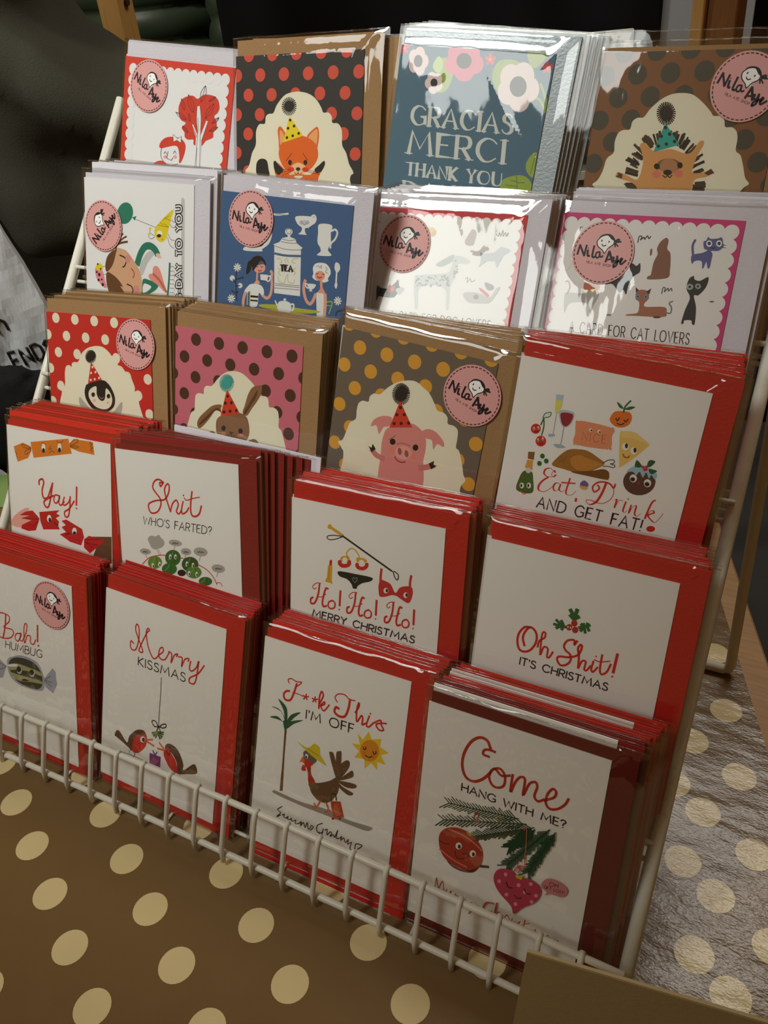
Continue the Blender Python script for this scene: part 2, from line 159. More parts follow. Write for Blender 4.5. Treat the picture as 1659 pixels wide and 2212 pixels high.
'hedge': ('#8a5c38', '#4f4a3c #f0ead0 #2a2018 #4a3a24 #dba060 #8a6040 #b88458 #2fa898 #201810 #e08068 #5a3c28 #2f9a88', 'E0;0;-55 1 56 0 0 56|E0;0;-53 246 56 0 0 56|E0;0;40 127 56 0 0 56|E0;0;134 7 56 0 0 56|E0;0;-52 491 56 0 0 56|E0;0;42 372 56 0 0 56|E0;0;136 252 56 0 0 56|E0;0;230 133 56 0 0 56|E0;0;324 13 56 0 0 56|E0;0;-50 736 56 0 0 56|E0;0;44 617 56 0 0 56|E0;0;138 497 56 0 0 56|E0;0;232 378 56 0 0 56|E0;0;326 258 56 0 0 56|E0;0;420 139 56 0 0 56|E0;0;514 19 56 0 0 56|E0;0;-48 981 56 0 0 56|E0;0;46 862 56 0 0 56|E0;0;140 742 56 0 0 56|E0;0;234 623 56 0 0 56|E0;0;328 503 56 0 0 56|E0;0;422 384 56 0 0 56|E0;0;516 264 56 0 0 56|E0;0;609 145 56 0 0 56|E0;0;703 25 56 0 0 56|E0;0;-46 1226 56 0 0 56|E0;0;48 1107 56 0 0 56|E0;0;142 987 56 0 0 56|E0;0;236 868 56 0 0 56|E0;0;330 748 56 0 0 56|E0;0;423 629 56 0 0 56|E0;0;517 509 56 0 0 56|E0;0;611 390 56 0 0 56|E0;0;705 270 56 0 0 56|E0;0;799 151 56 0 0 56|E0;0;893 32 56 0 0 56|E0;0;-44 1471 56 0 0 56|E0;0;50 1352 56 0 0 56|E0;0;144 1232 56 0 0 56|E0;0;238 1113 56 0 0 56|E0;0;331 993 56 0 0 56|E0;0;425 874 56 0 0 56|E0;0;519 754 56 0 0 56|E0;0;613 635 56 0 0 56|E0;0;707 515 56 0 0 56|E0;0;801 396 56 0 0 56|E0;0;895 276 56 0 0 56|E0;0;989 157 56 0 0 56|E0;0;1083 38 56 0 0 56|E0;0;145 1477 56 0 0 56|E0;0;239 1358 56 0 0 56|E0;0;333 1238 56 0 0 56|E0;0;427 1119 56 0 0 56|E0;0;521 999 56 0 0 56|E0;0;615 880 56 0 0 56|E0;0;709 760 56 0 0 56|E0;0;803 641 56 0 0 56|E0;0;897 521 56 0 0 56|E0;0;991 402 56 0 0 56|E0;0;1084 282 56 0 0 56|E0;0;335 1483 56 0 0 56|E0;0;429 1364 56 0 0 56|E0;0;523 1244 56 0 0 56|E0;0;617 1125 56 0 0 56|E0;0;711 1005 56 0 0 56|E0;0;805 886 56 0 0 56|E0;0;898 766 56 0 0 56|E0;0;992 647 56 0 0 56|E0;0;1086 527 56 0 0 56|E0;0;525 1489 56 0 0 56|E0;0;619 1370 56 0 0 56|E0;0;713 1250 56 0 0 56|E0;0;806 1131 56 0 0 56|E0;0;900 1011 56 0 0 56|E0;0;994 892 56 0 0 56|E0;0;1088 772 56 0 0 56|E0;0;714 1495 56 0 0 56|E0;0;808 1376 56 0 0 56|E0;0;902 1256 56 0 0 56|E0;0;996 1137 56 0 0 56|E0;0;1090 1017 56 0 0 56|E0;0;904 1501 56 0 0 56|E0;0;998 1382 56 0 0 56|E0;0;1092 1262 56 0 0 56|E0;0;1094 1507 56 0 0 56|P1;0;507 1257 574 1248 638 1206 689 1159 711 1135 750 1135 774 1112 785 1077 824 1075 852 1051 863 1011 865 953 896 926 921 868 943 807 969 776 942 751 920 701 926 588 118 546 107 652 86 711 56 740 86 768 110 824 124 891 162 928 159 986 173 1037 202 1055 240 1059 249 1102 276 1123 313 1127 344 1172 396 1221 450 1249|M2;0.7;467 1146 494 1146|M2;0.7;467 1141 495 1133|M2;0.7;466 1136 493 1121|M2;0.7;464 1131 489 1109|M2;0.7;461 1127 484 1100|M2;0.7;457 1124 476 1092|M2;0.7;453 1122 467 1087|M2;0.7;447 1121 456 1084|M2;0.7;442 1121 445 1084|M2;0.7;436 1122 434 1086|M2;0.7;431 1124 423 1092|M2;0.7;426 1127 412 1099|M2;0.7;421 1131 403 1109|M2;0.7;418 1136 396 1120|M2;0.7;415 1141 390 1133|M2;0.7;414 1146 387 1146|M2;0.7;414 1151 386 1159|M2;0.7;414 1156 387 1171|M2;0.7;416 1161 391 1183|M2;0.7;420 1164 397 1192|M2;0.7;424 1167 405 1200|M2;0.7;428 1170 414 1205|M2;0.7;434 1171 425 1208|M2;0.7;439 1171 436 1208|M2;0.7;445 1170 447 1205|M2;0.7;450 1168 458 1200|M2;0.7;455 1164 468 1192|M2;0.7;460 1161 477 1183|M2;0.7;463 1156 485 1171|M2;0.7;466 1151 490 1159|E2;0;440 1146 33 0 6 -38|M2;1.34504;346 922 306 959|M3;1.15742;481 998 482 1053|M2;0.94346;318 875 286 898|M3;1.44272;602 927 640 966|M2;0.832298;602 926 640 975|M3;1.31662;547 978 563 1022|M3;1.69189;348 927 319 954|M2;1.36968;637 894 684 927|M3;1.52054;324 862 272 888|M2;1.14002;360 955 334 980|M2;0.869274;642 852 671 871|M2;1.6819;338 904 300 929|M3;1.3795;317 867 253 896|M2;1.64279;522 984 530 1032|M3;0.818048;370 957 325 1014|M3;1.34798;315 819 253 833|M3;1.06877;507 979 512 1025|M3;0.894385;327 900 291 918|M3;1.01483;546 967 559 1017|M2;1.19459;553 960 572 1001|M2;1.50831;378 971 342 1008|M3;1.5265;368 958 325 1008|M3;1.21825;390 963 356 1019|M3;1.64894;490 990 496 1020|M3;1.55303;420 997 406 1035|M3;0.907997;367 942 336 974|M3;1.31926;606 915 640 954|M3;0.847922;335 890 292 925|M2;1.11666;312 861 243 887|M2;1.54115;604 916 637 958|M3;0.845876;619 886 647 903|M3;1.67722;633 886 665 910|M3;1.32795;459 990 448 1037|M3;1.51576;383 963 347 1020|M2;1.36063;437 992 418 1049|M3;0.816133;455 992 439 1052|M2;1.64284;506 983 509 1011|M3;1.40081;596 925 622 948|M3;0.839882;319 843 273 862|M2;0.822921;628 873 668 904|M2;0.896069;555 960 573 982|M2;1.69851;323 820 263 837|M3;1.30097;566 958 593 1005|M3;1.42175;337 927 281 974|M2;0.946325;465 997 455 1063|M2;1.04062;564 964 586 1018|M3;1.40425;376 960 337 1017|M3;1.23154;502 998 503 1044|M3;1.43134;392 977 367 1009|M2;1.57098;645 862 699 888|M2;1.66284;656 828 697 845|M2;1.60978;341 895 287 923|M2;1.03776;373 960 351 995|M3;1.1926;433 987 421 1021|M2;1.59502;504 987 502 1038|M3;1.41059;427 984 407 1033|M2;1.47877;541 982 564 1038|M3;1.41069;475 994 471 1042|M3;0.910818;534 972 553 1035|M2;1.21193;376 964 338 1014|M3;1.1233;313 826 254 842|M3;1.58772;621 882 657 904|M2;1.04344;599 916 633 967|M3;1.40313;600 926 625 946|M2;1.31153;321 866 255 898|M3;1.08435;587 934 624 984|M3;0.827156;455 999 438 1063|M3;0.979016;315 847 276 866|M3;1.66312;617 921 647 949|M2;1.25536;604 918 632 955|M2;1.57246;385 962 352 1006|M2;1.57531;571 954 597 1001|M2;1.43525;452 984 443 1015|M2;1.21796;310 822 258 837|M3;1.20297;323 896 276 923|M3;1.28044;666 823 705 842|M2;1.19847;500 993 500 1022|M2;1.16297;413 973 385 1032|M2;1.09968;651 824 690 832|M3;1.51034;508 984 519 1049|M3;0.884344;487 989 488 1049|M2;1.25273;503 979 505 1014|M3;1.52323;460 1003 456 1058|M2;1.65258;324 802 253 816|M3;0.957168;461 995 453 1052|M3;1.1946;619 908 651 933|M3;1.65451;381 967 337 1024|M2;1.08808;590 936 622 975|M3;1.69725;316 814 256 830|M3;0.8728;607 925 637 958|M2;0.998073;674 772 715 776|M2;1.33834;673 698 710 698|M2;1.37762;670 686 732 662|M3;1.53332;324 724 253 712|M3;1.18057;671 731 728 723|M2;1.09091;669 755 707 760|M2;1.61278;312 751 265 750|M2;0.825443;669 696 703 688|M3;1.22137;678 771 723 770|M3;1.67876;337 709 296 693|M2;1.12374;337 680 276 658|M2;0.918332;317 752 263 750|M3;1.68131;685 760 727 765|M3;1.08045;328 706 264 686|M2;1.6213;663 736 726 733|M3;0.814956;327 739 268 734|M3;1.13395;326 745 262 743|M3;1.20726;670 769 721 777|M3;0.827536;334 717 286 707|M3;1.60613;353 691 318 676|M2;1.0438;677 756 731 751|M2;1.24568;350 703 314 689|M3;1.67692;678 705 714 702|M2;0.929795;334 712 296 709|M2;1.07989;662 683 715 669|M3;0.963601;674 762 704 769|M2;0.806682;346 690 309 687|M3;1.27779;362 668 325 650|M2;1.48094;335 717 273 701|M2;1.16836;670 700 709 699|M3;0.883276;311 750 254 749|M3;1.43226;332 723 282 711|M2;1.34186;334 731 290 720|M2;1.68788;332 688 282 674|M2;1.56903;351 670 311 648|M3;0.81069;335 685 273 665|M3;0.857872;677 734 713 726|M3;1.46367;662 755 724 749|M2;1.60127;673 683 709 676|M3;1.54919;672 692 712 684|M3;0.887335;332 712 294 702|M3;1.36822;347 710 297 698|M2;0.846704;684 714 733 702|M3;1.05616;667 724 730 712|M3;1.35797;350 683 301 662|M2;1.24417;671 685 733 670|M3;1.24888;327 710 266 691|M3;1.03702;355 673 319 660|M2;0.993876;353 688 311 672|M3;1.19811;324 739 277 732|M2;1.15024;668 688 720 672|M2;1.3251;665 736 718 729|M3;1.54147;681 693 727 686|M3;1.68959;330 718 291 707|M3;1.42786;356 667 321 655|M3;0.976594;322 718 266 708|M2;0.890711;347 673 297 645|M2;1.64739;340 715 282 697|M2;1.40025;340 706 295 700|M2;1.68592;665 740 715 742|P4;0;321 982 351 982 403 940 499 953 606 930 653 994 677 1001 681 980 658 924 646 868 649 825 739 835 764 832 729 807 666 790 654 733 650 646 671 501 375 484 341 706 302 756 236 776 195 790 206 816 264 799 329 779 348 860 338 917 317 960|E5;0;502 864 70 2 6 -37|E6;0;503 857 52 1 7 -43|Q7;0;444 1097 543 978 400 935|E2;0;449 1070 10 0 2 -10|E2;0;432 1023 10 0 2 -10|E2;0;479 1035 10 0 2 -10|E2;0;424 968 10 0 2 -10|E2;0;469 980 10 0 2 -10|E2;0;514 995 10 0 2 -10|E8;0;433 855 17 0 3 -17|E8;0;567 865 16 0 3 -17|E9;0;438 812 24 1 4 -23|E9;0;566 819 24 1 4 -23|E2;0;502 823 25 1 3 -16|L2;0.6;476 806 493 796 504 805 519 796 530 809|L2;0.6;504 810 505 803|Q10;0;199 816 235 806 235 780 193 790 209 801|Q10;0;747 851 769 828 735 814 711 827|P11;0;876 648 1002 676 985 651 933 631'),
'gday': ('#efefef', '#c9c9c8 #1f8068 #555555 #ead220 #f2efe8 #1e1a1a #8a7a10 #e07a90 #1a1a1a #f0f0f0 #c8c8c8 #1f7a62 #f0c0a8 #d9ab86 #6b4526 #c83a3a #d9908a #efefef #e8998a #c86a5a #e8909a #444444', 'Q0;0;935 1383 951 1393 967 1378 971 652 945 649|E1;0;405 1249 76 -5 -20 -77|Q1;0;472 1223 515 1238 501 1204|L2;0.35;510 1213 700 1170|P3;0;860 1305 841 1236 811 1142 798 1102 762 1075 718 1082 691 1120 691 1159 727 1202|E4;0;736 1133 27 2 0 -19|E5;0;731 1115 21 2 0 -12|L6;0.35;780 1244 841 1226|L6;0.35;775 1205 815 1182|L6;0.35;718 1188 824 1182|L6;0.35;740 1209 771 1192|L6;0.35;823 1260 762 1224|L2;0.35;691 1110 646 1129 646 1156|L2;0.35;691 1103 655 1087 632 1102 635 1115|E3;0;646 1159 11 1 0 -9|E3;0;635 1119 11 1 0 -9|E7;0;762 1092 9 1 0 -5|L2;0.35;850 1236 859 1224 885 1219|L2;0.35;833 1203 850 1184 881 1183|L2;0.35;815 1136 842 1098 877 1095|L2;0.35;811 1109 834 1058 874 1038|L8;2.7;906 710 898 698 898 683 910 669 929 670 944 685 945 700 938 715|M8;2.7;941 715 924 713 924 698|M8;2.7;923 733 923 751|M8;2.7;945 773 896 767|L8;2.7;896 767 898 789 908 809 930 812 943 798 945 773|M8;2.7;944 833 895 850 943 877|M8;2.7;926 839 926 867|M8;2.7;895 891 919 912 894 927|M8;2.7;919 912 943 914|M8;2.7;893 989 893 1024|M8;2.7;893 1006 941 1012|L8;2.7;892 1071 897 1053 917 1046 936 1057 940 1076 935 1094 916 1101 897 1089 892 1071|M8;2.7;891 1160 915 1181 890 1196|M8;2.7;915 1181 939 1183|L8;2.7;890 1243 895 1225 914 1218 934 1229 938 1248 933 1266 914 1273 894 1261 890 1243|L8;2.7;889 1289 921 1293 934 1300 937 1314 934 1327 920 1332 889 1328|L9;1;906 710 898 698 898 683 910 669 929 670 944 685 945 700 938 715|M9;1;941 715 924 713 924 698|M9;1;923 733 923 751|M9;1;945 773 896 767|L9;1;896 767 898 789 908 809 930 812 943 798 945 773|M9;1;944 833 895 850 943 877|M9;1;926 839 926 867|M9;1;895 891 919 912 894 927|M9;1;919 912 943 914|M9;1;893 989 893 1024|M9;1;893 1006 941 1012|L9;1;892 1071 897 1053 917 1046 936 1057 940 1076 935 1094 916 1101 897 1089 892 1071|M9;1;891 1160 915 1181 890 1196|M9;1;915 1181 939 1183|L9;1;890 1243 895 1225 914 1218 934 1229 938 1248 933 1266 914 1273 894 1261 890 1243|L9;1;889 1289 921 1293 934 1300 937 1314 934 1327 920 1332 889 1328|P10;0;543 883 609 978 663 1004 700 997 627 919 566 816|L11;5.2;520 899 553 974 595 1025 645 1036 691 1016 713 988|P12;0;700 980 722 992 740 980 754 961 722 958|P13;0;309 980 367 992 423 976 497 907 543 849 563 781 550 639 415 552 310 612 218 803|P14;0;309 980 256 958 216 916 198 851 213 810 268 858 298 923|P14;0;213 806 285 789 342 752 375 713 351 714 403 644 357 545 261 607 210 717|L14;1.6;309 973 315 1008 349 1031 424 1048|L14;1.3;320 1015 368 1060 415 1085|L14;1.2;325 1029 349 1073 383 1102|L5;1;347 944 394 932 410 906 397 873 375 859|L5;1;416 738 457 728 475 702 465 673 444 655|L15;0.9;460 858 485 836 488 812 476 792|E16;0;429 923 28 3 -1 -31|E16;0;508 709 28 3 0 -32|P11;0;575 790 644 790 722 767 699 726 616 675 540 610 541 645 565 712|P17;0;581 755 616 759 655 746 635 719 574 691|P18;0;672 879 690 897 722 894 750 855 777 789 804 720 773 727 718 763 644 797 631 823 645 838 668 842|L19;2;677 838 736 799 800 723|P20;0;92 820 120 826 169 813 187 757 204 687 156 704 103 756|P3;0;101 842 141 867 170 848 159 815 105 817|E5;0;134 781 14 1 0 -13|E5;0;109 798 10 1 0 -9|E5;0;125 740 12 1 0 -11|E5;0;159 747 9 1 0 -8|E5;0;168 709 14 1 0 -13|E5;0;121 858 9 1 0 -8|E5;0;150 825 9 1 0 -8|L21;0.3;170 841 198 851|L21;0.3;178 785 208 792|L21;0.3;195 712 239 713|L21;0.3;200 701 224 693|L11;1.6;833 931 826 808 814 683 827 656|L11;1.6;828 653 814 683 782 686 759 663|L21;0.3;833 907 853 906 866 911 879 895|L21;0.3;833 877 853 875 866 880 880 865|L21;0.3;833 846 853 845 866 850 880 834|L21;0.3;834 816 853 814 867 819 880 803|L21;0.3;834 785 854 784 867 788 881 773|L21;0.3;834 754 854 753 867 758 881 742|L21;0.3;834 723 854 722 868 727 881 711|L21;0.3;834 692 854 691 868 696 881 680'),
'tea': ('#3f6390', '#e8e8e4 #8899aa #c8ccd0 #8890a0 #8a8878 #8a8a88 #4a6a90 #cdd28a #1e1a1a #e0a090 #e6a894 #1c1a1e #c03028 #333333 #c8c860 #efefec #e6a088 #888888 #d8c850 #20304c #b8b840 #a8c850', 'L0;1.2;432 1368 489 1370 557 1383|L1;0.4;457 1369 538 1373|P0;0;622 1373 766 1380 751 1333 722 1314 696 1302 702 1277 711 1266 648 1264 666 1279 672 1306 634 1328|L0;1.3;742 1384 761 1392 774 1374 765 1348 736 1332 718 1314|E2;0;688 1340 39 4 2 -16|L3;0.4;659 1350 676 1339 690 1324 704 1342 718 1356|L3;0.4;653 1340 669 1329|L3;0.4;708 1332 726 1347|P0;0;804 1342 899 1346 897 1297 902 1239 892 1212 887 1186 913 1156 806 1147 830 1173 824 1198 801 1228 800 1287|L0;1.3;900 1310 928 1322 946 1302 932 1262 904 1233 902 1204|P0;0;381 1183 430 1249 436 1223 415 1173 364 1133 361 1119 217 1108 227 1135 350 1149|E0;0;571 1270 30 3 2 -22|L4;0.5;551 1268 558 1285 582 1289 591 1272 577 1257 556 1262|Q0;0;564 1249 585 1251 586 1238 627 1229 640 1204 688 1180 677 1169 695 865 484 857 462 1168 454 1176 501 1196 523 1225 565 1236|L5;0.45;523 1218 580 1214 636 1227|L5;0.45;513 1201 578 1198 643 1205|L5;0.45;462 1168 557 1155 678 1165|L5;0.45;487 921 684 932|L5;0.45;488 910 685 921|L5;0.45;485 892 687 906|L6;1.5;470 1118 561 1115 682 1126|L7;0.7;489 1086 514 1089 532 1071 516 1062|L7;0.7;565 1068 555 1087 571 1096 582 1070|L7;0.7;659 1107 627 1103 613 1081 638 1074|L7;0.7;508 972 519 939 561 937 573 980 588 996|L7;0.7;585 989 593 949 634 944 644 969|L7;0.7;503 1026 521 1015 510 996 528 981|L7;0.7;645 1044 630 1029 644 1014 634 995|K8;1.9;524 1050 546 1051|M8;0.6;518 1049 530 1050|M8;0.6;540 1051 553 1052|K8;1.9;535 1050 540 1013|M8;0.6;529 1050 541 1051|M8;0.6;534 1013 546 1014|K8;1.9;576 1053 558 1052 563 1015 581 1016|M8;0.6;570 1053 582 1054|M8;0.6;575 1016 588 1017|K8;1.9;560 1035 576 1036|K8;1.9;593 1017 602 1055 621 1019|M8;0.6;587 1017 599 1018|M8;0.6;615 1019 627 1020|K8;1.9;596 1031 614 1032|L9;1.6;335 985 334 935 333 907|P10;0;305 1009 334 1023 384 1036 399 1013 388 988 355 977 316 979|P11;0;298 983 287 1014 277 984 261 961 242 953 245 1001 255 1038 276 1051 292 1070 329 1087 372 1079 400 1048 402 1029 384 1046 357 1057 330 1022|L8;0.4;322 1014 331 1011 339 1016|L8;0.4;360 1019 369 1015 379 1022|L12;0.7;341 991 354 987 369 994|P10;0;313 897 329 920 346 923 360 903|P0;0;288 892 361 896 393 873 400 838 389 819 357 839 348 752 285 742 283 836 253 824 233 832 250 860|Q8;0;284 815 354 819 353 806 285 800|Q8;0;286 786 352 790 351 779 287 775|L10;2.3;242 827 229 778 229 719|L10;2;392 826 428 814 455 846 461 910 455 951 456 986 445 998|Q0;0;360 967 424 971 423 929 367 924|L0;1;424 961 445 964 439 935 423 927|Q13;0;365 929 410 930 408 925 368 923|L14;0.8;261 833 263 746|L14;0.8;283 839 286 750|P15;0;780 1061 796 1090 834 1102 881 1100 914 1071 919 1039 903 1010 908 994 871 979 850 990 815 985 782 1001 787 1028|E16;0;839 1018 39 5 3 -32|P15;0;798 1033 824 1050 874 1056 876 1043 885 1067 852 1083 806 1071|L17;0.4;806 1071 821 1083 834 1068 844 1086 846 1063|L17;0.4;876 1080 892 1068 879 1050 899 1043|L8;0.4;809 1031 817 1027 824 1033|L8;0.4;857 1034 865 1030 874 1036|L12;0.8;820 1011 837 1004 853 1013|P16;0;843 985 862 986 868 945 890 911 828 905 848 935|Q0;0;820 906 902 909 887 873 898 730 843 721|L10;2.4;891 904 898 840 898 765|L10;2.2;817 894 798 846 776 826 746 846 724 898 720 945 729 974|P0;0;751 955 812 958 801 932 782 920 791 911 764 909 768 921 753 933|L0;0.9;755 950 731 953 741 931 762 927|P0;0;952 1118 979 1112 989 1081 967 1055 946 1082|L0;1.2;965 1058 967 1005 967 985|P0;0;966 998 979 980 971 952 957 971|M0;0.9;164 988 194 991|M0;0.9;164 988 188 974|M0;0.9;164 988 171 962|M0;0.9;164 988 150 963|M0;0.9;164 988 136 975|M0;0.9;164 988 135 993|M0;0.9;164 988 148 1009|M0;0.9;164 988 167 1014|M0;0.9;164 988 186 1007|E18;0;164 988 8 1 0 -7|M0;0.9;124 910 144 912|M0;0.9;124 910 140 901|M0;0.9;124 910 129 893|M0;0.9;124 910 115 894|M0;0.9;124 910 106 902|M0;0.9;124 910 106 913|M0;0.9;124 910 114 924|M0;0.9;124 910 127 927|M0;0.9;124 910 139 923|E18;0;124 910 5 1 0 -4|M0;0.9;195 868 213 871|M0;0.9;195 868 209 860|M0;0.9;195 868 199 853|M0;0.9;195 868 187 853|M0;0.9;195 868 179 861|M0;0.9;195 868 178 871|M0;0.9;195 868 185 881|M0;0.9;195 868 197 884|M0;0.9;195 868 208 880|E18;0;195 868 5 1 0 -4|M0;0.9;124 770 154 774|M0;0.9;124 770 148 756|M0;0.9;124 770 131 744|M0;0.9;124 770 110 744|M0;0.9;124 770 96 756|M0;0.9;124 770 95 775|M0;0.9;124 770 107 791|M0;0.9;124 770 128 797|M0;0.9;124 770 146 791|E18;0;124 770 9 1 0 -7|M0;0.9;992 876 1019 880|M0;0.9;992 876 1014 862|M0;0.9;992 876 999 851|M0;0.9;992 876 981 851|M0;0.9;992 876 967 863|M0;0.9;992 876 965 881|M0;0.9;992 876 975 897|M0;0.9;992 876 993 903|M0;0.9;992 876 1010 896|E18;0;992 876 8 1 1 -7|L19;0.8;159 966 155 897 163 834 172 762|L19;0.9;154 904 219 927|L19;0.9;151 882 132 902|L19;0.9;161 862 188 866|L19;0.9;160 811 123 824|L19;0.9;164 797 177 828|L19;0.9;1037 820 996 807 987 779|P20;0;363 761 507 782 715 785 836 790 853 779 678 745 425 742|P0;0;523 799 572 817 618 809 630 773 612 742 528 743|L0;1.1;523 771 507 790 497 806|L0;1.2;621 799 648 803 647 768 627 761|E0;0;574 826 12 2 1 -8|L21;0.7;904 856 951 861 932 784|L21;0.5;909 835 942 837'),
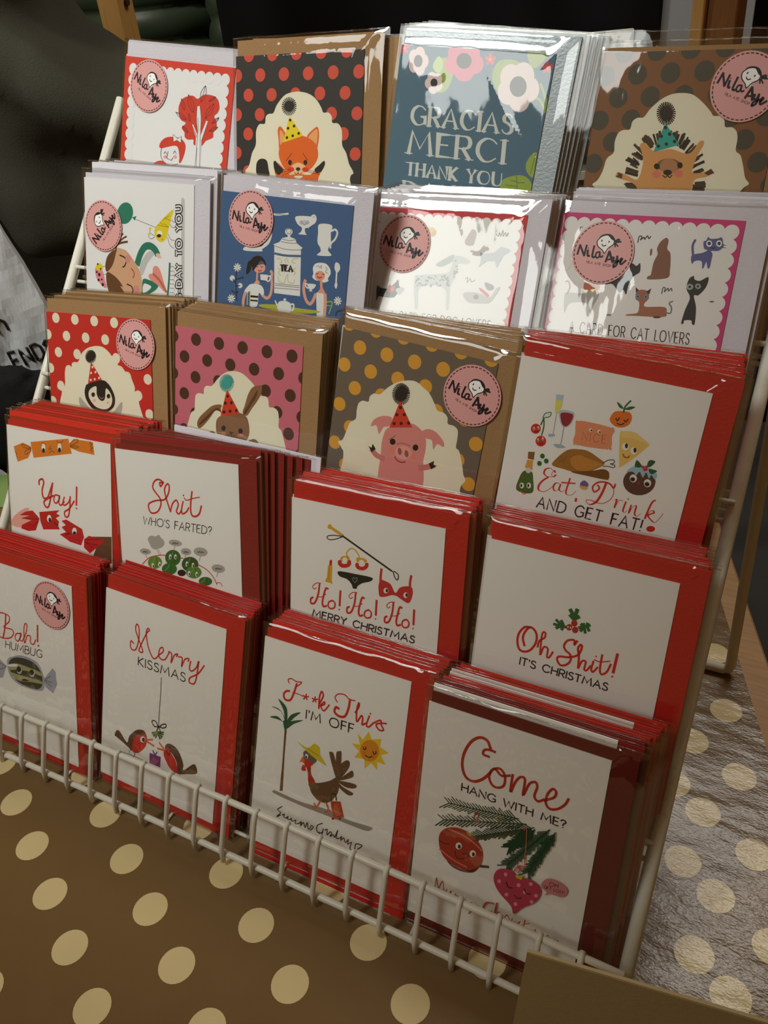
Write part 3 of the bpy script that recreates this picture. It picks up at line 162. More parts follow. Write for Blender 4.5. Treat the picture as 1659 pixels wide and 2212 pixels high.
'dog': ('#cc2a30', '#ebe9e6 #d0a050 #dcb468 #a08a80 #a8b4b0 #b8c0c4 #c8ccca #8a9494 #26282a #c83040 #c0c0be #babab8 #86868a #76767a #d05060 #1e1a1a #777777 #2a2a2a', 'Q0;0;63 64 987 64 987 1416 63 1416|E0;0;63 64 36 0 0 36|E0;0;63 1416 36 0 0 36|E0;0;129 64 36 0 0 36|E0;0;129 1416 36 0 0 36|E0;0;195 64 36 0 0 36|E0;0;195 1416 36 0 0 36|E0;0;261 64 36 0 0 36|E0;0;261 1416 36 0 0 36|E0;0;327 64 36 0 0 36|E0;0;327 1416 36 0 0 36|E0;0;393 64 36 0 0 36|E0;0;393 1416 36 0 0 36|E0;0;459 64 36 0 0 36|E0;0;459 1416 36 0 0 36|E0;0;525 64 36 0 0 36|E0;0;525 1416 36 0 0 36|E0;0;591 64 36 0 0 36|E0;0;591 1416 36 0 0 36|E0;0;657 64 36 0 0 36|E0;0;657 1416 36 0 0 36|E0;0;723 64 36 0 0 36|E0;0;723 1416 36 0 0 36|E0;0;789 64 36 0 0 36|E0;0;789 1416 36 0 0 36|E0;0;855 64 36 0 0 36|E0;0;855 1416 36 0 0 36|E0;0;921 64 36 0 0 36|E0;0;921 1416 36 0 0 36|E0;0;987 64 36 0 0 36|E0;0;987 1416 36 0 0 36|E0;0;63 131 37 0 0 37|E0;0;987 131 37 0 0 37|E0;0;63 199 37 0 0 37|E0;0;987 199 37 0 0 37|E0;0;63 267 37 0 0 37|E0;0;987 267 37 0 0 37|E0;0;63 334 37 0 0 37|E0;0;987 334 37 0 0 37|E0;0;63 402 37 0 0 37|E0;0;987 402 37 0 0 37|E0;0;63 470 37 0 0 37|E0;0;987 470 37 0 0 37|E0;0;63 537 37 0 0 37|E0;0;987 537 37 0 0 37|E0;0;63 605 37 0 0 37|E0;0;987 605 37 0 0 37|E0;0;63 672 37 0 0 37|E0;0;987 672 37 0 0 37|E0;0;63 740 37 0 0 37|E0;0;987 740 37 0 0 37|E0;0;63 808 37 0 0 37|E0;0;987 808 37 0 0 37|E0;0;63 875 37 0 0 37|E0;0;987 875 37 0 0 37|E0;0;63 943 37 0 0 37|E0;0;987 943 37 0 0 37|E0;0;63 1010 37 0 0 37|E0;0;987 1010 37 0 0 37|E0;0;63 1078 37 0 0 37|E0;0;987 1078 37 0 0 37|E0;0;63 1146 37 0 0 37|E0;0;987 1146 37 0 0 37|E0;0;63 1213 37 0 0 37|E0;0;987 1213 37 0 0 37|E0;0;63 1281 37 0 0 37|E0;0;987 1281 37 0 0 37|E0;0;63 1349 37 0 0 37|E0;0;987 1349 37 0 0 37|E1;0;438 1338 24 -6 -6 -24|E2;0;422 1356 29 2 3 -16|P3;0;707 1378 736 1358 736 1315 727 1279 686 1276 666 1297 676 1326 691 1356|P4;0;494 1145 552 1187 606 1213 609 1176 560 1142 519 1130|Q5;0;780 1242 802 1233 873 1245 913 1283 970 1273 981 1259 939 1235 923 1198 908 1153 887 1195 835 1192 786 1148 795 1189|P6;0;365 973 358 1043 389 1069 569 1094 603 1138 609 1198 649 1208 725 1184 709 1161 651 1157 641 1073 619 1011 630 880 609 878 577 999 411 993 414 867 393 857|E7;0;518 1027 8 1 1 -7|E7;0;593 1033 9 1 1 -8|E7;0;375 1033 9 1 1 -8|E7;0;526 1017 5 0 1 -4|E7;0;477 1056 7 1 1 -6|E7;0;499 1072 5 0 1 -5|E7;0;440 1009 8 1 1 -7|E7;0;410 1014 5 0 1 -4|E7;0;510 1066 4 0 1 -4|E7;0;570 1065 5 0 1 -5|E7;0;603 1025 6 0 1 -5|E7;0;595 1046 8 1 1 -7|E7;0;422 1005 8 1 1 -7|E7;0;600 1024 6 0 1 -5|E7;0;451 1059 5 0 1 -4|E7;0;382 1044 8 1 1 -7|E7;0;371 1019 6 1 1 -5|E7;0;446 1015 7 1 1 -6|E7;0;443 1037 8 1 1 -7|E7;0;388 1000 5 0 1 -4|E7;0;549 1022 4 0 1 -4|E7;0;552 1054 7 1 1 -6|E7;0;366 1060 5 0 1 -5|E7;0;589 1068 8 1 1 -7|E7;0;592 1020 6 1 1 -5|E7;0;453 1035 8 1 1 -7|E7;0;397 1016 9 1 1 -8|E7;0;565 1076 9 1 1 -8|E7;0;389 1042 8 1 1 -7|E7;0;582 1058 9 1 1 -8|E7;0;495 1053 6 0 1 -5|E7;0;406 1061 5 0 1 -4|E7;0;537 1011 5 0 1 -5|E7;0;386 999 7 1 1 -6|E7;0;462 1055 7 1 1 -6|E7;0;562 1049 6 1 1 -6|E7;0;387 1004 5 0 1 -4|E7;0;489 1018 5 0 1 -4|E7;0;546 1015 8 1 1 -7|E7;0;549 1070 7 1 1 -6|E7;0;408 1011 6 1 1 -5|E7;0;482 1007 9 1 1 -8|E7;0;597 1052 7 1 1 -6|E7;0;540 1046 6 0 1 -5|E7;0;460 1061 6 1 1 -6|E7;0;606 1020 7 1 1 -7|E7;0;628 1142 4 0 1 -3|E7;0;629 1095 7 1 1 -6|E7;0;632 1095 7 1 1 -6|E7;0;641 1109 7 1 1 -6|E7;0;631 1104 5 0 1 -4|E7;0;636 1097 6 0 1 -6|E7;0;633 1078 6 0 1 -5|E7;0;625 1176 6 0 1 -5|E7;0;626 1107 5 0 1 -5|E7;0;645 1111 7 1 1 -6|E7;0;629 1110 6 0 1 -6|E7;0;639 1142 7 1 1 -6|E7;0;648 1107 7 1 1 -7|E7;0;647 1125 6 0 1 -5|P8;0;104 878 92 973 122 964 173 964 219 1000 242 1026 256 987 269 973 240 922 219 908 149 906 116 907|P9;0;172 972 188 990 204 975 221 984 222 953 181 941|P10;0;234 962 277 981 297 967 266 933|P11;0;710 980 784 994 845 985 897 974 926 1029 953 1039 928 985 896 940 839 931 754 931|P12;0;846 1060 898 1049 910 1028 880 1014 856 1031|E13;0;802 966 17 2 3 -15|Q14;0;807 1027 838 1018 886 988 885 969 824 1005|L15;0.5;865 1358 883 1345 887 1366 899 1346 907 1382 915 1347 926 1369 934 1348 945 1370 942 1349|L16;0.5;710 1071 725 1080 727 1050 743 1074 755 1056 777 1069|M17;0.56;217 772 234 824 244 773|M17;0.56;223 791 240 791|L17;0.56;311 815 305 823 295 824 286 811 283 791 290 775 300 774 309 783|M17;0.56;320 773 337 825 347 774|M17;0.56;326 792 343 792|M17;0.56;358 774 362 825|L17;0.56;362 825 376 825 381 815 378 803 371 798 360 797|M17;0.56;369 798 379 774|M17;0.56;390 774 393 825|L17;0.56;393 825 406 824 417 813 417 790 406 776 390 774|M17;0.56;473 826 456 826 452 775|M17;0.56;454 802 469 802|L17;0.56;502 827 490 821 483 801 487 781 498 776 510 781 517 801 512 822 502 827|M17;0.56;526 776 530 827|L17;0.56;530 827 544 827 549 817 546 805 539 800 528 799|M17;0.56;537 800 547 776|M17;0.56;584 777 587 828|L17;0.56;587 828 600 826 611 815 610 792 600 778 584 777|L17;0.56;641 828 629 823 622 803 627 782 637 777 649 782 656 803 652 823 641 828|L17;0.56;696 820 690 828 680 828 671 816 668 795 675 780 685 778 695 786|M17;0.56;695 783 696 801 686 801|M17;0.56;735 829 731 778 748 778|L17;0.56;780 830 768 825 761 804 765 784 776 779 788 784 795 805 791 825 780 830|M17;0.56;808 830 817 779 833 831|M17;0.56;862 831 845 831 841 780 859 780|M17;0.56;843 807 858 807|M17;0.56;871 780 874 831|L17;0.56;874 831 888 831 893 821 891 809 884 804 872 803|M17;0.56;882 804 891 780|L17;0.56;923 824 919 831 912 830 907 822 908 813 915 807 921 799 921 788 914 781 907 782 903 789'),
'cat': ('#cf3a7c', '#ebe9e6 #1e1a1a #555555 #2a2c2e #8a5c48 #5a5e98 #f2efe8 #2a3a30 #2a2a2c #9ab0ae #a8684e #4aa0c8 #6a7a7a #3a3a3a #b0aca6 #c07050 #e0c040 #a07060 #666666 #888888 #2a2a2a', 'Q0;0;64 66 986 66 986 1414 64 1414|E0;0;64 66 42 0 0 42|E0;0;64 1414 42 0 0 42|E0;0;141 66 42 0 0 42|E0;0;141 1414 42 0 0 42|E0;0;218 66 42 0 0 42|E0;0;218 1414 42 0 0 42|E0;0;295 66 42 0 0 42|E0;0;295 1414 42 0 0 42|E0;0;371 66 42 0 0 42|E0;0;371 1414 42 0 0 42|E0;0;448 66 42 0 0 42|E0;0;448 1414 42 0 0 42|E0;0;525 66 42 0 0 42|E0;0;525 1414 42 0 0 42|E0;0;602 66 42 0 0 42|E0;0;602 1414 42 0 0 42|E0;0;679 66 42 0 0 42|E0;0;679 1414 42 0 0 42|E0;0;755 66 42 0 0 42|E0;0;755 1414 42 0 0 42|E0;0;832 66 42 0 0 42|E0;0;832 1414 42 0 0 42|E0;0;909 66 42 0 0 42|E0;0;909 1414 42 0 0 42|E0;0;986 66 42 0 0 42|E0;0;986 1414 42 0 0 42|E0;0;64 145 44 0 0 44|E0;0;986 145 44 0 0 44|E0;0;64 224 44 0 0 44|E0;0;986 224 44 0 0 44|E0;0;64 304 44 0 0 44|E0;0;986 304 44 0 0 44|E0;0;64 383 44 0 0 44|E0;0;986 383 44 0 0 44|E0;0;64 462 44 0 0 44|E0;0;986 462 44 0 0 44|E0;0;64 542 44 0 0 44|E0;0;986 542 44 0 0 44|E0;0;64 621 44 0 0 44|E0;0;986 621 44 0 0 44|E0;0;64 700 44 0 0 44|E0;0;986 700 44 0 0 44|E0;0;64 780 44 0 0 44|E0;0;986 780 44 0 0 44|E0;0;64 859 44 0 0 44|E0;0;986 859 44 0 0 44|E0;0;64 938 44 0 0 44|E0;0;986 938 44 0 0 44|E0;0;64 1018 44 0 0 44|E0;0;986 1018 44 0 0 44|E0;0;64 1097 44 0 0 44|E0;0;986 1097 44 0 0 44|E0;0;64 1176 44 0 0 44|E0;0;986 1176 44 0 0 44|E0;0;64 1256 44 0 0 44|E0;0;986 1256 44 0 0 44|E0;0;64 1335 44 0 0 44|E0;0;986 1335 44 0 0 44|L1;0.5;125 1373 125 1393 137 1397|L1;0.6;481 1327 483 1362 499 1361 494 1343 511 1359 517 1348 529 1368 540 1353 549 1366|L2;0.6;671 1047 673 1082 685 1080 685 1060 700 1081 707 1066 719 1082 726 1067|P3;0;464 1204 498 1194 516 1211 524 1161 496 1135 473 1086 468 1025 447 1051 426 1034 377 1078 336 1074 433 1130|P4;0;597 1299 609 1338 636 1363 654 1349 655 1303 679 1273 693 1182 685 1138 579 1122 575 1141 589 1150 592 1221 606 1268|P4;0;560 1289 570 1297 574 1266 565 1258|P5;0;858 1316 847 1353 860 1361 868 1381 884 1372 920 1376 940 1383 952 1359 959 1330 933 1309 897 1307 908 1289 908 1251 906 1213 896 1212 883 1245 874 1210 867 1210 856 1247 819 1245 807 1228 798 1274 855 1293 878 1310|L5;1.2;805 1274 792 1327 800 1361|E6;0;880 1345 16 1 3 -18|E7;0;880 1346 9 1 2 -10|E6;0;933 1349 16 1 3 -18|E7;0;933 1349 9 1 2 -10|L1;0.5;893 1324 907 1321 915 1327|L1;0.3;949 1344 971 1342|L1;0.3;951 1333 973 1327|P8;0;808 1144 831 1161 838 1143 869 1137 911 1161 909 1106 877 1057 852 1051 876 987 886 895 871 893 863 912 826 908 825 893 811 891 818 966 832 1038 803 1089|E9;0;820 1099 19 2 3 -17|E9;0;864 1106 16 1 3 -15|E1;0;820 1099 7 1 1 -7|E1;0;864 1106 7 1 1 -7|P10;0;524 1026 528 1050 558 1061 592 1052 603 1013 584 984 596 965 701 973 719 941 704 916 546 907 490 903 497 912 551 925 557 958 551 989 529 1003|Q8;0;516 1073 539 1055 522 1042|Q8;0;607 1073 580 1051 602 1037|E11;0;538 1019 11 1 2 -11|E11;0;584 1022 11 1 2 -11|E1;0;538 1019 5 0 1 -5|E1;0;584 1022 5 0 1 -5|L12;0.8;719 941 742 943 740 975 724 997 741 1010|E13;0;669 911 22 2 1 -6|P14;0;98 989 121 1007 214 1011 224 1049 283 1046 307 1007 285 940 277 890 241 952 140 943 116 883|P15;0;207 1072 237 1070 295 1071 301 1039 219 1028|E16;0;228 1025 10 1 2 -10|E16;0;273 1030 10 1 2 -10|L17;0.9;114 998 123 1040 109 1072 92 1071|E18;0;955 1027 13 1 1 -5|E19;0;389 897 15 1 1 -6|M20;0.595;165 776 174 838 193 776|M20;0.595;169 798 186 798|L20;0.595;256 826 247 836 238 837 230 822 230 797 240 778 250 776 259 787|M20;0.595;271 776 280 838 299 776|M20;0.595;274 798 292 798|M20;0.595;310 776 306 838|L20;0.595;306 838 320 837 327 825 326 810 320 805 308 804|M20;0.595;318 804 331 776|M20;0.595;343 776 338 838|L20;0.595;338 838 352 836 365 822 367 794 359 778 343 776|M20;0.595;420 838 402 838 407 776|M20;0.595;404 809 420 809|L20;0.595;449 838 437 831 434 807 441 782 453 776 464 782 468 807 461 831 449 838|M20;0.595;482 776 477 838|L20;0.595;477 838 492 837 498 825 498 810 492 805 480 804|M20;0.595;490 804 503 776|L20;0.595;565 827 557 836 548 837 540 822 540 797 550 778 560 776 569 787|M20;0.595;581 776 590 838 609 776|M20;0.595;584 798 602 798|M20;0.595;615 838 638 838|M20;0.595;627 838 631 776|M20;0.595;676 838 680 776 697 776|L20;0.595;722 838 710 832 707 807 714 782 726 776 737 782 741 807 734 832 722 838|M20;0.595;750 838 768 776 777 838|M20;0.595;806 838 788 838 793 776 811 776|M20;0.595;790 809 806 809|M20;0.595;823 776 818 838|L20;0.595;818 838 833 837 839 825 839 811 832 805 821 804|M20;0.595;830 804 844 776|L20;0.595;869 829 864 837 857 837 853 827 856 815 865 808 872 798 873 785 868 776 860 778 855 787'),
'pen': ('#cb2a22', '#ece6cc #f0ead0 #1e1a1a #cb2a22 #b8b2a8 #b0aab0 #1d1a18 #e8b8a0 #7a7a80', 'E0;0;102 1437 39 0 0 39|E0;0;6 1307 39 0 0 39|E0;0;302 1437 39 0 0 39|E0;0;205 1307 39 0 0 39|E0;0;109 1177 39 0 0 39|E0;0;13 1047 39 0 0 39|E0;0;501 1438 39 0 0 39|E0;0;405 1308 39 0 0 39|E0;0;308 1177 39 0 0 39|E0;0;212 1047 39 0 0 39|E0;0;116 917 39 0 0 39|E0;0;19 787 39 0 0 39|E0;0;700 1438 39 0 0 39|E0;0;604 1308 39 0 0 39|E0;0;508 1178 39 0 0 39|E0;0;411 1048 39 0 0 39|E0;0;315 918 39 0 0 39|E0;0;219 788 39 0 0 39|E0;0;122 658 39 0 0 39|E0;0;26 527 39 0 0 39|E0;0;899 1439 39 0 0 39|E0;0;803 1309 39 0 0 39|E0;0;707 1178 39 0 0 39|E0;0;610 1048 39 0 0 39|E0;0;514 918 39 0 0 39|E0;0;418 788 39 0 0 39|E0;0;322 658 39 0 0 39|E0;0;225 528 39 0 0 39|E0;0;129 398 39 0 0 39|E0;0;33 268 39 0 0 39|E0;0;1002 1309 39 0 0 39|E0;0;906 1179 39 0 0 39|E0;0;810 1049 39 0 0 39|E0;0;713 919 39 0 0 39|E0;0;617 789 39 0 0 39|E0;0;521 658 39 0 0 39|E0;0;425 528 39 0 0 39|E0;0;328 398 39 0 0 39|E0;0;232 268 39 0 0 39|E0;0;136 138 39 0 0 39|E0;0;39 8 39 0 0 39|E0;0;1009 1049 39 0 0 39|E0;0;913 919 39 0 0 39|E0;0;816 789 39 0 0 39|E0;0;720 659 39 0 0 39|E0;0;624 529 39 0 0 39|E0;0;528 399 39 0 0 39|E0;0;431 269 39 0 0 39|E0;0;335 139 39 0 0 39|E0;0;239 8 39 0 0 39|E0;0;1016 790 39 0 0 39|E0;0;919 659 39 0 0 39|E0;0;823 529 39 0 0 39|E0;0;727 399 39 0 0 39|E0;0;630 269 39 0 0 39|E0;0;534 139 39 0 0 39|E0;0;438 9 39 0 0 39|E0;0;1022 530 39 0 0 39|E0;0;926 400 39 0 0 39|E0;0;830 270 39 0 0 39|E0;0;733 139 39 0 0 39|E0;0;637 9 39 0 0 39|E0;0;1029 270 39 0 0 39|E0;0;933 140 39 0 0 39|E0;0;836 10 39 0 0 39|E0;0;1036 10 39 0 0 39|P1;0;506 1254 582 1249 639 1216 667 1192 702 1213 742 1196 741 1159 719 1132 759 1120 791 1089 839 1062 862 1020 881 979 882 947 916 951 944 922 938 890 917 872 939 802 958 760 986 734 967 542 41 419 89 754 123 872 81 891 79 927 118 951 151 914 163 942 166 1021 182 1068 210 1080 240 1066 247 1099 270 1114 315 1121 355 1185 419 1231|M2;0.7;476 1172 503 1174|M2;0.7;476 1168 501 1165|M2;0.7;474 1164 498 1155|M2;0.7;471 1161 492 1146|M2;0.7;468 1158 485 1138|M2;0.7;463 1155 477 1131|M2;0.7;459 1153 467 1126|M2;0.7;453 1151 457 1123|M2;0.7;448 1150 446 1121|M2;0.7;443 1150 436 1121|M2;0.7;438 1151 426 1123|M2;0.7;433 1152 417 1127|M2;0.7;430 1155 409 1132|M2;0.7;426 1157 403 1139|M2;0.7;424 1161 398 1147|M2;0.7;423 1164 396 1156|M2;0.7;423 1168 395 1166|M2;0.7;423 1172 397 1175|M2;0.7;425 1176 401 1185|M2;0.7;428 1179 406 1194|M2;0.7;431 1182 414 1202|M2;0.7;436 1185 422 1209|M2;0.7;440 1187 432 1214|M2;0.7;446 1189 442 1217|M2;0.7;451 1190 453 1219|M2;0.7;456 1190 463 1219|M2;0.7;461 1189 473 1217|M2;0.7;465 1188 482 1213|M2;0.7;469 1185 490 1208|M2;0.7;473 1183 496 1201|M2;0.7;475 1179 500 1193|M2;0.7;476 1176 503 1184|E2;0;450 1170 33 3 -2 -30|Q3;0;446 1119 459 1120 555 1003 408 959|E0;0;462 1092 10 1 -1 -10|E0;0;445 1046 10 1 -1 -10|E0;0;491 1056 10 1 -1 -10|E0;0;438 992 11 1 -1 -10|E0;0;480 1001 10 1 -1 -10|E0;0;526 1015 10 1 -1 -10|P4;0;303 834 318 847 356 816 406 775 435 739 351 750 309 791|P4;0;747 854 754 839 744 787 707 731 622 734 676 785 721 835|P5;0;436 759 623 760 616 628 422 604|P6;0;408 959 555 1001 618 979 662 925 680 870 664 810 606 768 537 756 441 773 383 832 368 890 382 937|P0;0;492 947 494 889 516 853 550 842 577 865 592 941 632 916 652 867 639 820 599 787 538 778 469 795 419 843 409 887 434 925|E6;0;457 881 19 2 -1 -18|E6;0;615 885 19 2 -1 -18|E7;0;467 838 14 1 -1 -12|E7;0;606 834 12 1 -1 -10|L8;0.7;522 873 530 862 547 859 561 872'),
'bun': ('#d27080', '#4d2f22 #f0ead0 #3fa8a0 #8f6440 #5f3f28 #d84028 #1e1a1a #201612 #4a2c1c #d07868 #c8a888 #5f2f20', 'E0;0;-17 1409 43 0 0 43|E0;0;180 1409 43 0 0 43|E0;0;81 1279 43 0 0 43|E0;0;-17 1150 43 0 0 43|E0;0;377 1408 43 0 0 43|E0;0;279 1279 43 0 0 43|E0;0;180 1149 43 0 0 43|E0;0;82 1020 43 0 0 43|E0;0;-16 890 43 0 0 43|E0;0;574 1407 43 0 0 43|E0;0;476 1278 43 0 0 43|E0;0;377 1149 43 0 0 43|E0;0;279 1019 43 0 0 43|E0;0;181 890 43 0 0 43|E0;0;83 760 43 0 0 43|E0;0;-16 631 43 0 0 43|E0;0;771 1407 43 0 0 43|E0;0;673 1277 43 0 0 43|E0;0;575 1148 43 0 0 43|E0;0;476 1019 43 0 0 43|E0;0;378 889 43 0 0 43|E0;0;280 760 43 0 0 43|E0;0;181 630 43 0 0 43|E0;0;83 501 43 0 0 43|E0;0;-15 372 43 0 0 43|E0;0;968 1406 43 0 0 43|E0;0;870 1277 43 0 0 43|E0;0;772 1147 43 0 0 43|E0;0;673 1018 43 0 0 43|E0;0;575 889 43 0 0 43|E0;0;477 759 43 0 0 43|E0;0;379 630 43 0 0 43|E0;0;280 500 43 0 0 43|E0;0;182 371 43 0 0 43|E0;0;84 242 43 0 0 43|E0;0;-15 112 43 0 0 43|E0;0;1067 1276 43 0 0 43|E0;0;969 1147 43 0 0 43|E0;0;871 1017 43 0 0 43|E0;0;772 888 43 0 0 43|E0;0;674 759 43 0 0 43|E0;0;576 629 43 0 0 43|E0;0;477 500 43 0 0 43|E0;0;379 370 43 0 0 43|E0;0;281 241 43 0 0 43|E0;0;183 112 43 0 0 43|E0;0;84 -18 43 0 0 43|E0;0;1068 1017 43 0 0 43|E0;0;970 887 43 0 0 43|E0;0;871 758 43 0 0 43|E0;0;773 629 43 0 0 43|E0;0;675 499 43 0 0 43|E0;0;576 370 43 0 0 43|E0;0;478 240 43 0 0 43|E0;0;380 111 43 0 0 43|E0;0;281 -18 43 0 0 43|E0;0;1068 757 43 0 0 43|E0;0;970 628 43 0 0 43|E0;0;872 499 43 0 0 43|E0;0;773 369 43 0 0 43|E0;0;675 240 43 0 0 43|E0;0;577 110 43 0 0 43|E0;0;479 -19 43 0 0 43|E0;0;1069 498 43 0 0 43|E0;0;971 369 43 0 0 43|E0;0;872 239 43 0 0 43|E0;0;774 110 43 0 0 43|E0;0;676 -20 43 0 0 43|E0;0;1069 239 43 0 0 43|E0;0;971 109 43 0 0 43|E0;0;873 -20 43 0 0 43|E0;0;1070 -21 43 0 0 43|P1;0;505 1240 574 1235 635 1203 680 1167 725 1111 776 1109 798 1088 806 1044 846 1044 877 1024 888 976 889 919 913 895 942 821 962 767 998 727 987 625 982 244 51 25 73 727 101 763 125 835 146 892 174 915 178 979 185 1024 213 1042 251 1044 256 1079 276 1103 326 1112 374 1169 435 1218|M2;0.7;480 1154 510 1159|M2;0.7;480 1149 509 1147|M2;0.7;478 1144 506 1135|M2;0.7;476 1140 501 1124|M2;0.7;472 1136 494 1113|M2;0.7;468 1132 485 1104|M2;0.7;463 1129 475 1097|M2;0.7;457 1127 464 1092|M2;0.7;451 1125 452 1089|M2;0.7;445 1125 440 1088|M2;0.7;440 1125 429 1090|M2;0.7;434 1127 418 1094|M2;0.7;430 1129 409 1100|M2;0.7;426 1132 401 1108|M2;0.7;423 1136 395 1117|M2;0.7;421 1140 392 1128|M2;0.7;421 1145 390 1140|M2;0.7;421 1149 391 1152|M2;0.7;423 1154 395 1164|M2;0.7;425 1159 400 1175|M2;0.7;429 1163 407 1185|M2;0.7;434 1167 416 1194|M2;0.7;439 1170 427 1201|M2;0.7;444 1172 438 1206|M2;0.7;450 1173 449 1209|M2;0.7;456 1174 461 1210|M2;0.7;462 1173 472 1208|M2;0.7;467 1172 483 1204|M2;0.7;471 1170 492 1198|M2;0.7;475 1166 499 1190|M2;0.7;478 1163 505 1181|M2;0.7;480 1159 509 1170|E2;0;451 1149 37 6 1 -37|P3;0;405 958 413 989 377 988 323 966 260 911 218 867 200 826 207 797 228 793 270 831 315 884 351 934 387 948 419 924|P4;0;377 964 332 938 287 894 232 839 219 814 260 844 324 907 360 943 405 943|P3;0;591 968 607 1021 630 1096 663 1151 713 1174 741 1170 737 1120 709 1067 668 1010 627 952|P4;0;596 962 633 1025 666 1081 706 1140 700 1093 659 1030 613 961|P3;0;468 943 556 962 622 944 648 884 649 818 615 760 563 728 491 722 418 738 376 783 366 841 383 896|Q5;0;451 1099 460 1101 567 957 404 910|E6;0;461 1060 11 2 0 -11|E6;0;443 1008 12 2 0 -12|E6;0;494 1020 11 2 0 -12|E6;0;434 945 12 2 0 -12|E6;0;485 959 12 2 0 -12|E6;0;538 973 11 2 0 -12|E7;0;432 830 19 3 0 -19|E7;0;578 836 19 3 1 -19|P8;0;481 817 499 814 520 816 498 798|L8;0.8;478 794 488 777 506 778 521 785 527 799|L8;0.7;500 802 504 780|E9;0;430 789 25 5 0 -13|E9;0;578 805 25 5 0 -13|L10;0.4;448 800 380 792|L10;0.4;449 792 371 774|L10;0.4;449 785 381 765|L10;0.4;574 811 640 802|L10;0.4;574 804 636 790|P3;0;303 769 330 791 358 783 372 756 423 724 445 720 382 701 317 723 303 739|E11;0;354 737 21 -2 -5 -14|P3;0;599 727 650 781 693 800 724 788 726 751 696 723 634 719|E11;0;673 745 23 4 1 -18|E11;0;317 757 7 1 0 -6|E11;0;335 771 7 1 0 -6|E11;0;688 782 7 1 0 -6|E11;0;705 769 7 1 0 -6|E11;0;708 752 7 1 0 -6|E11;0;321 739 7 1 0 -6'),
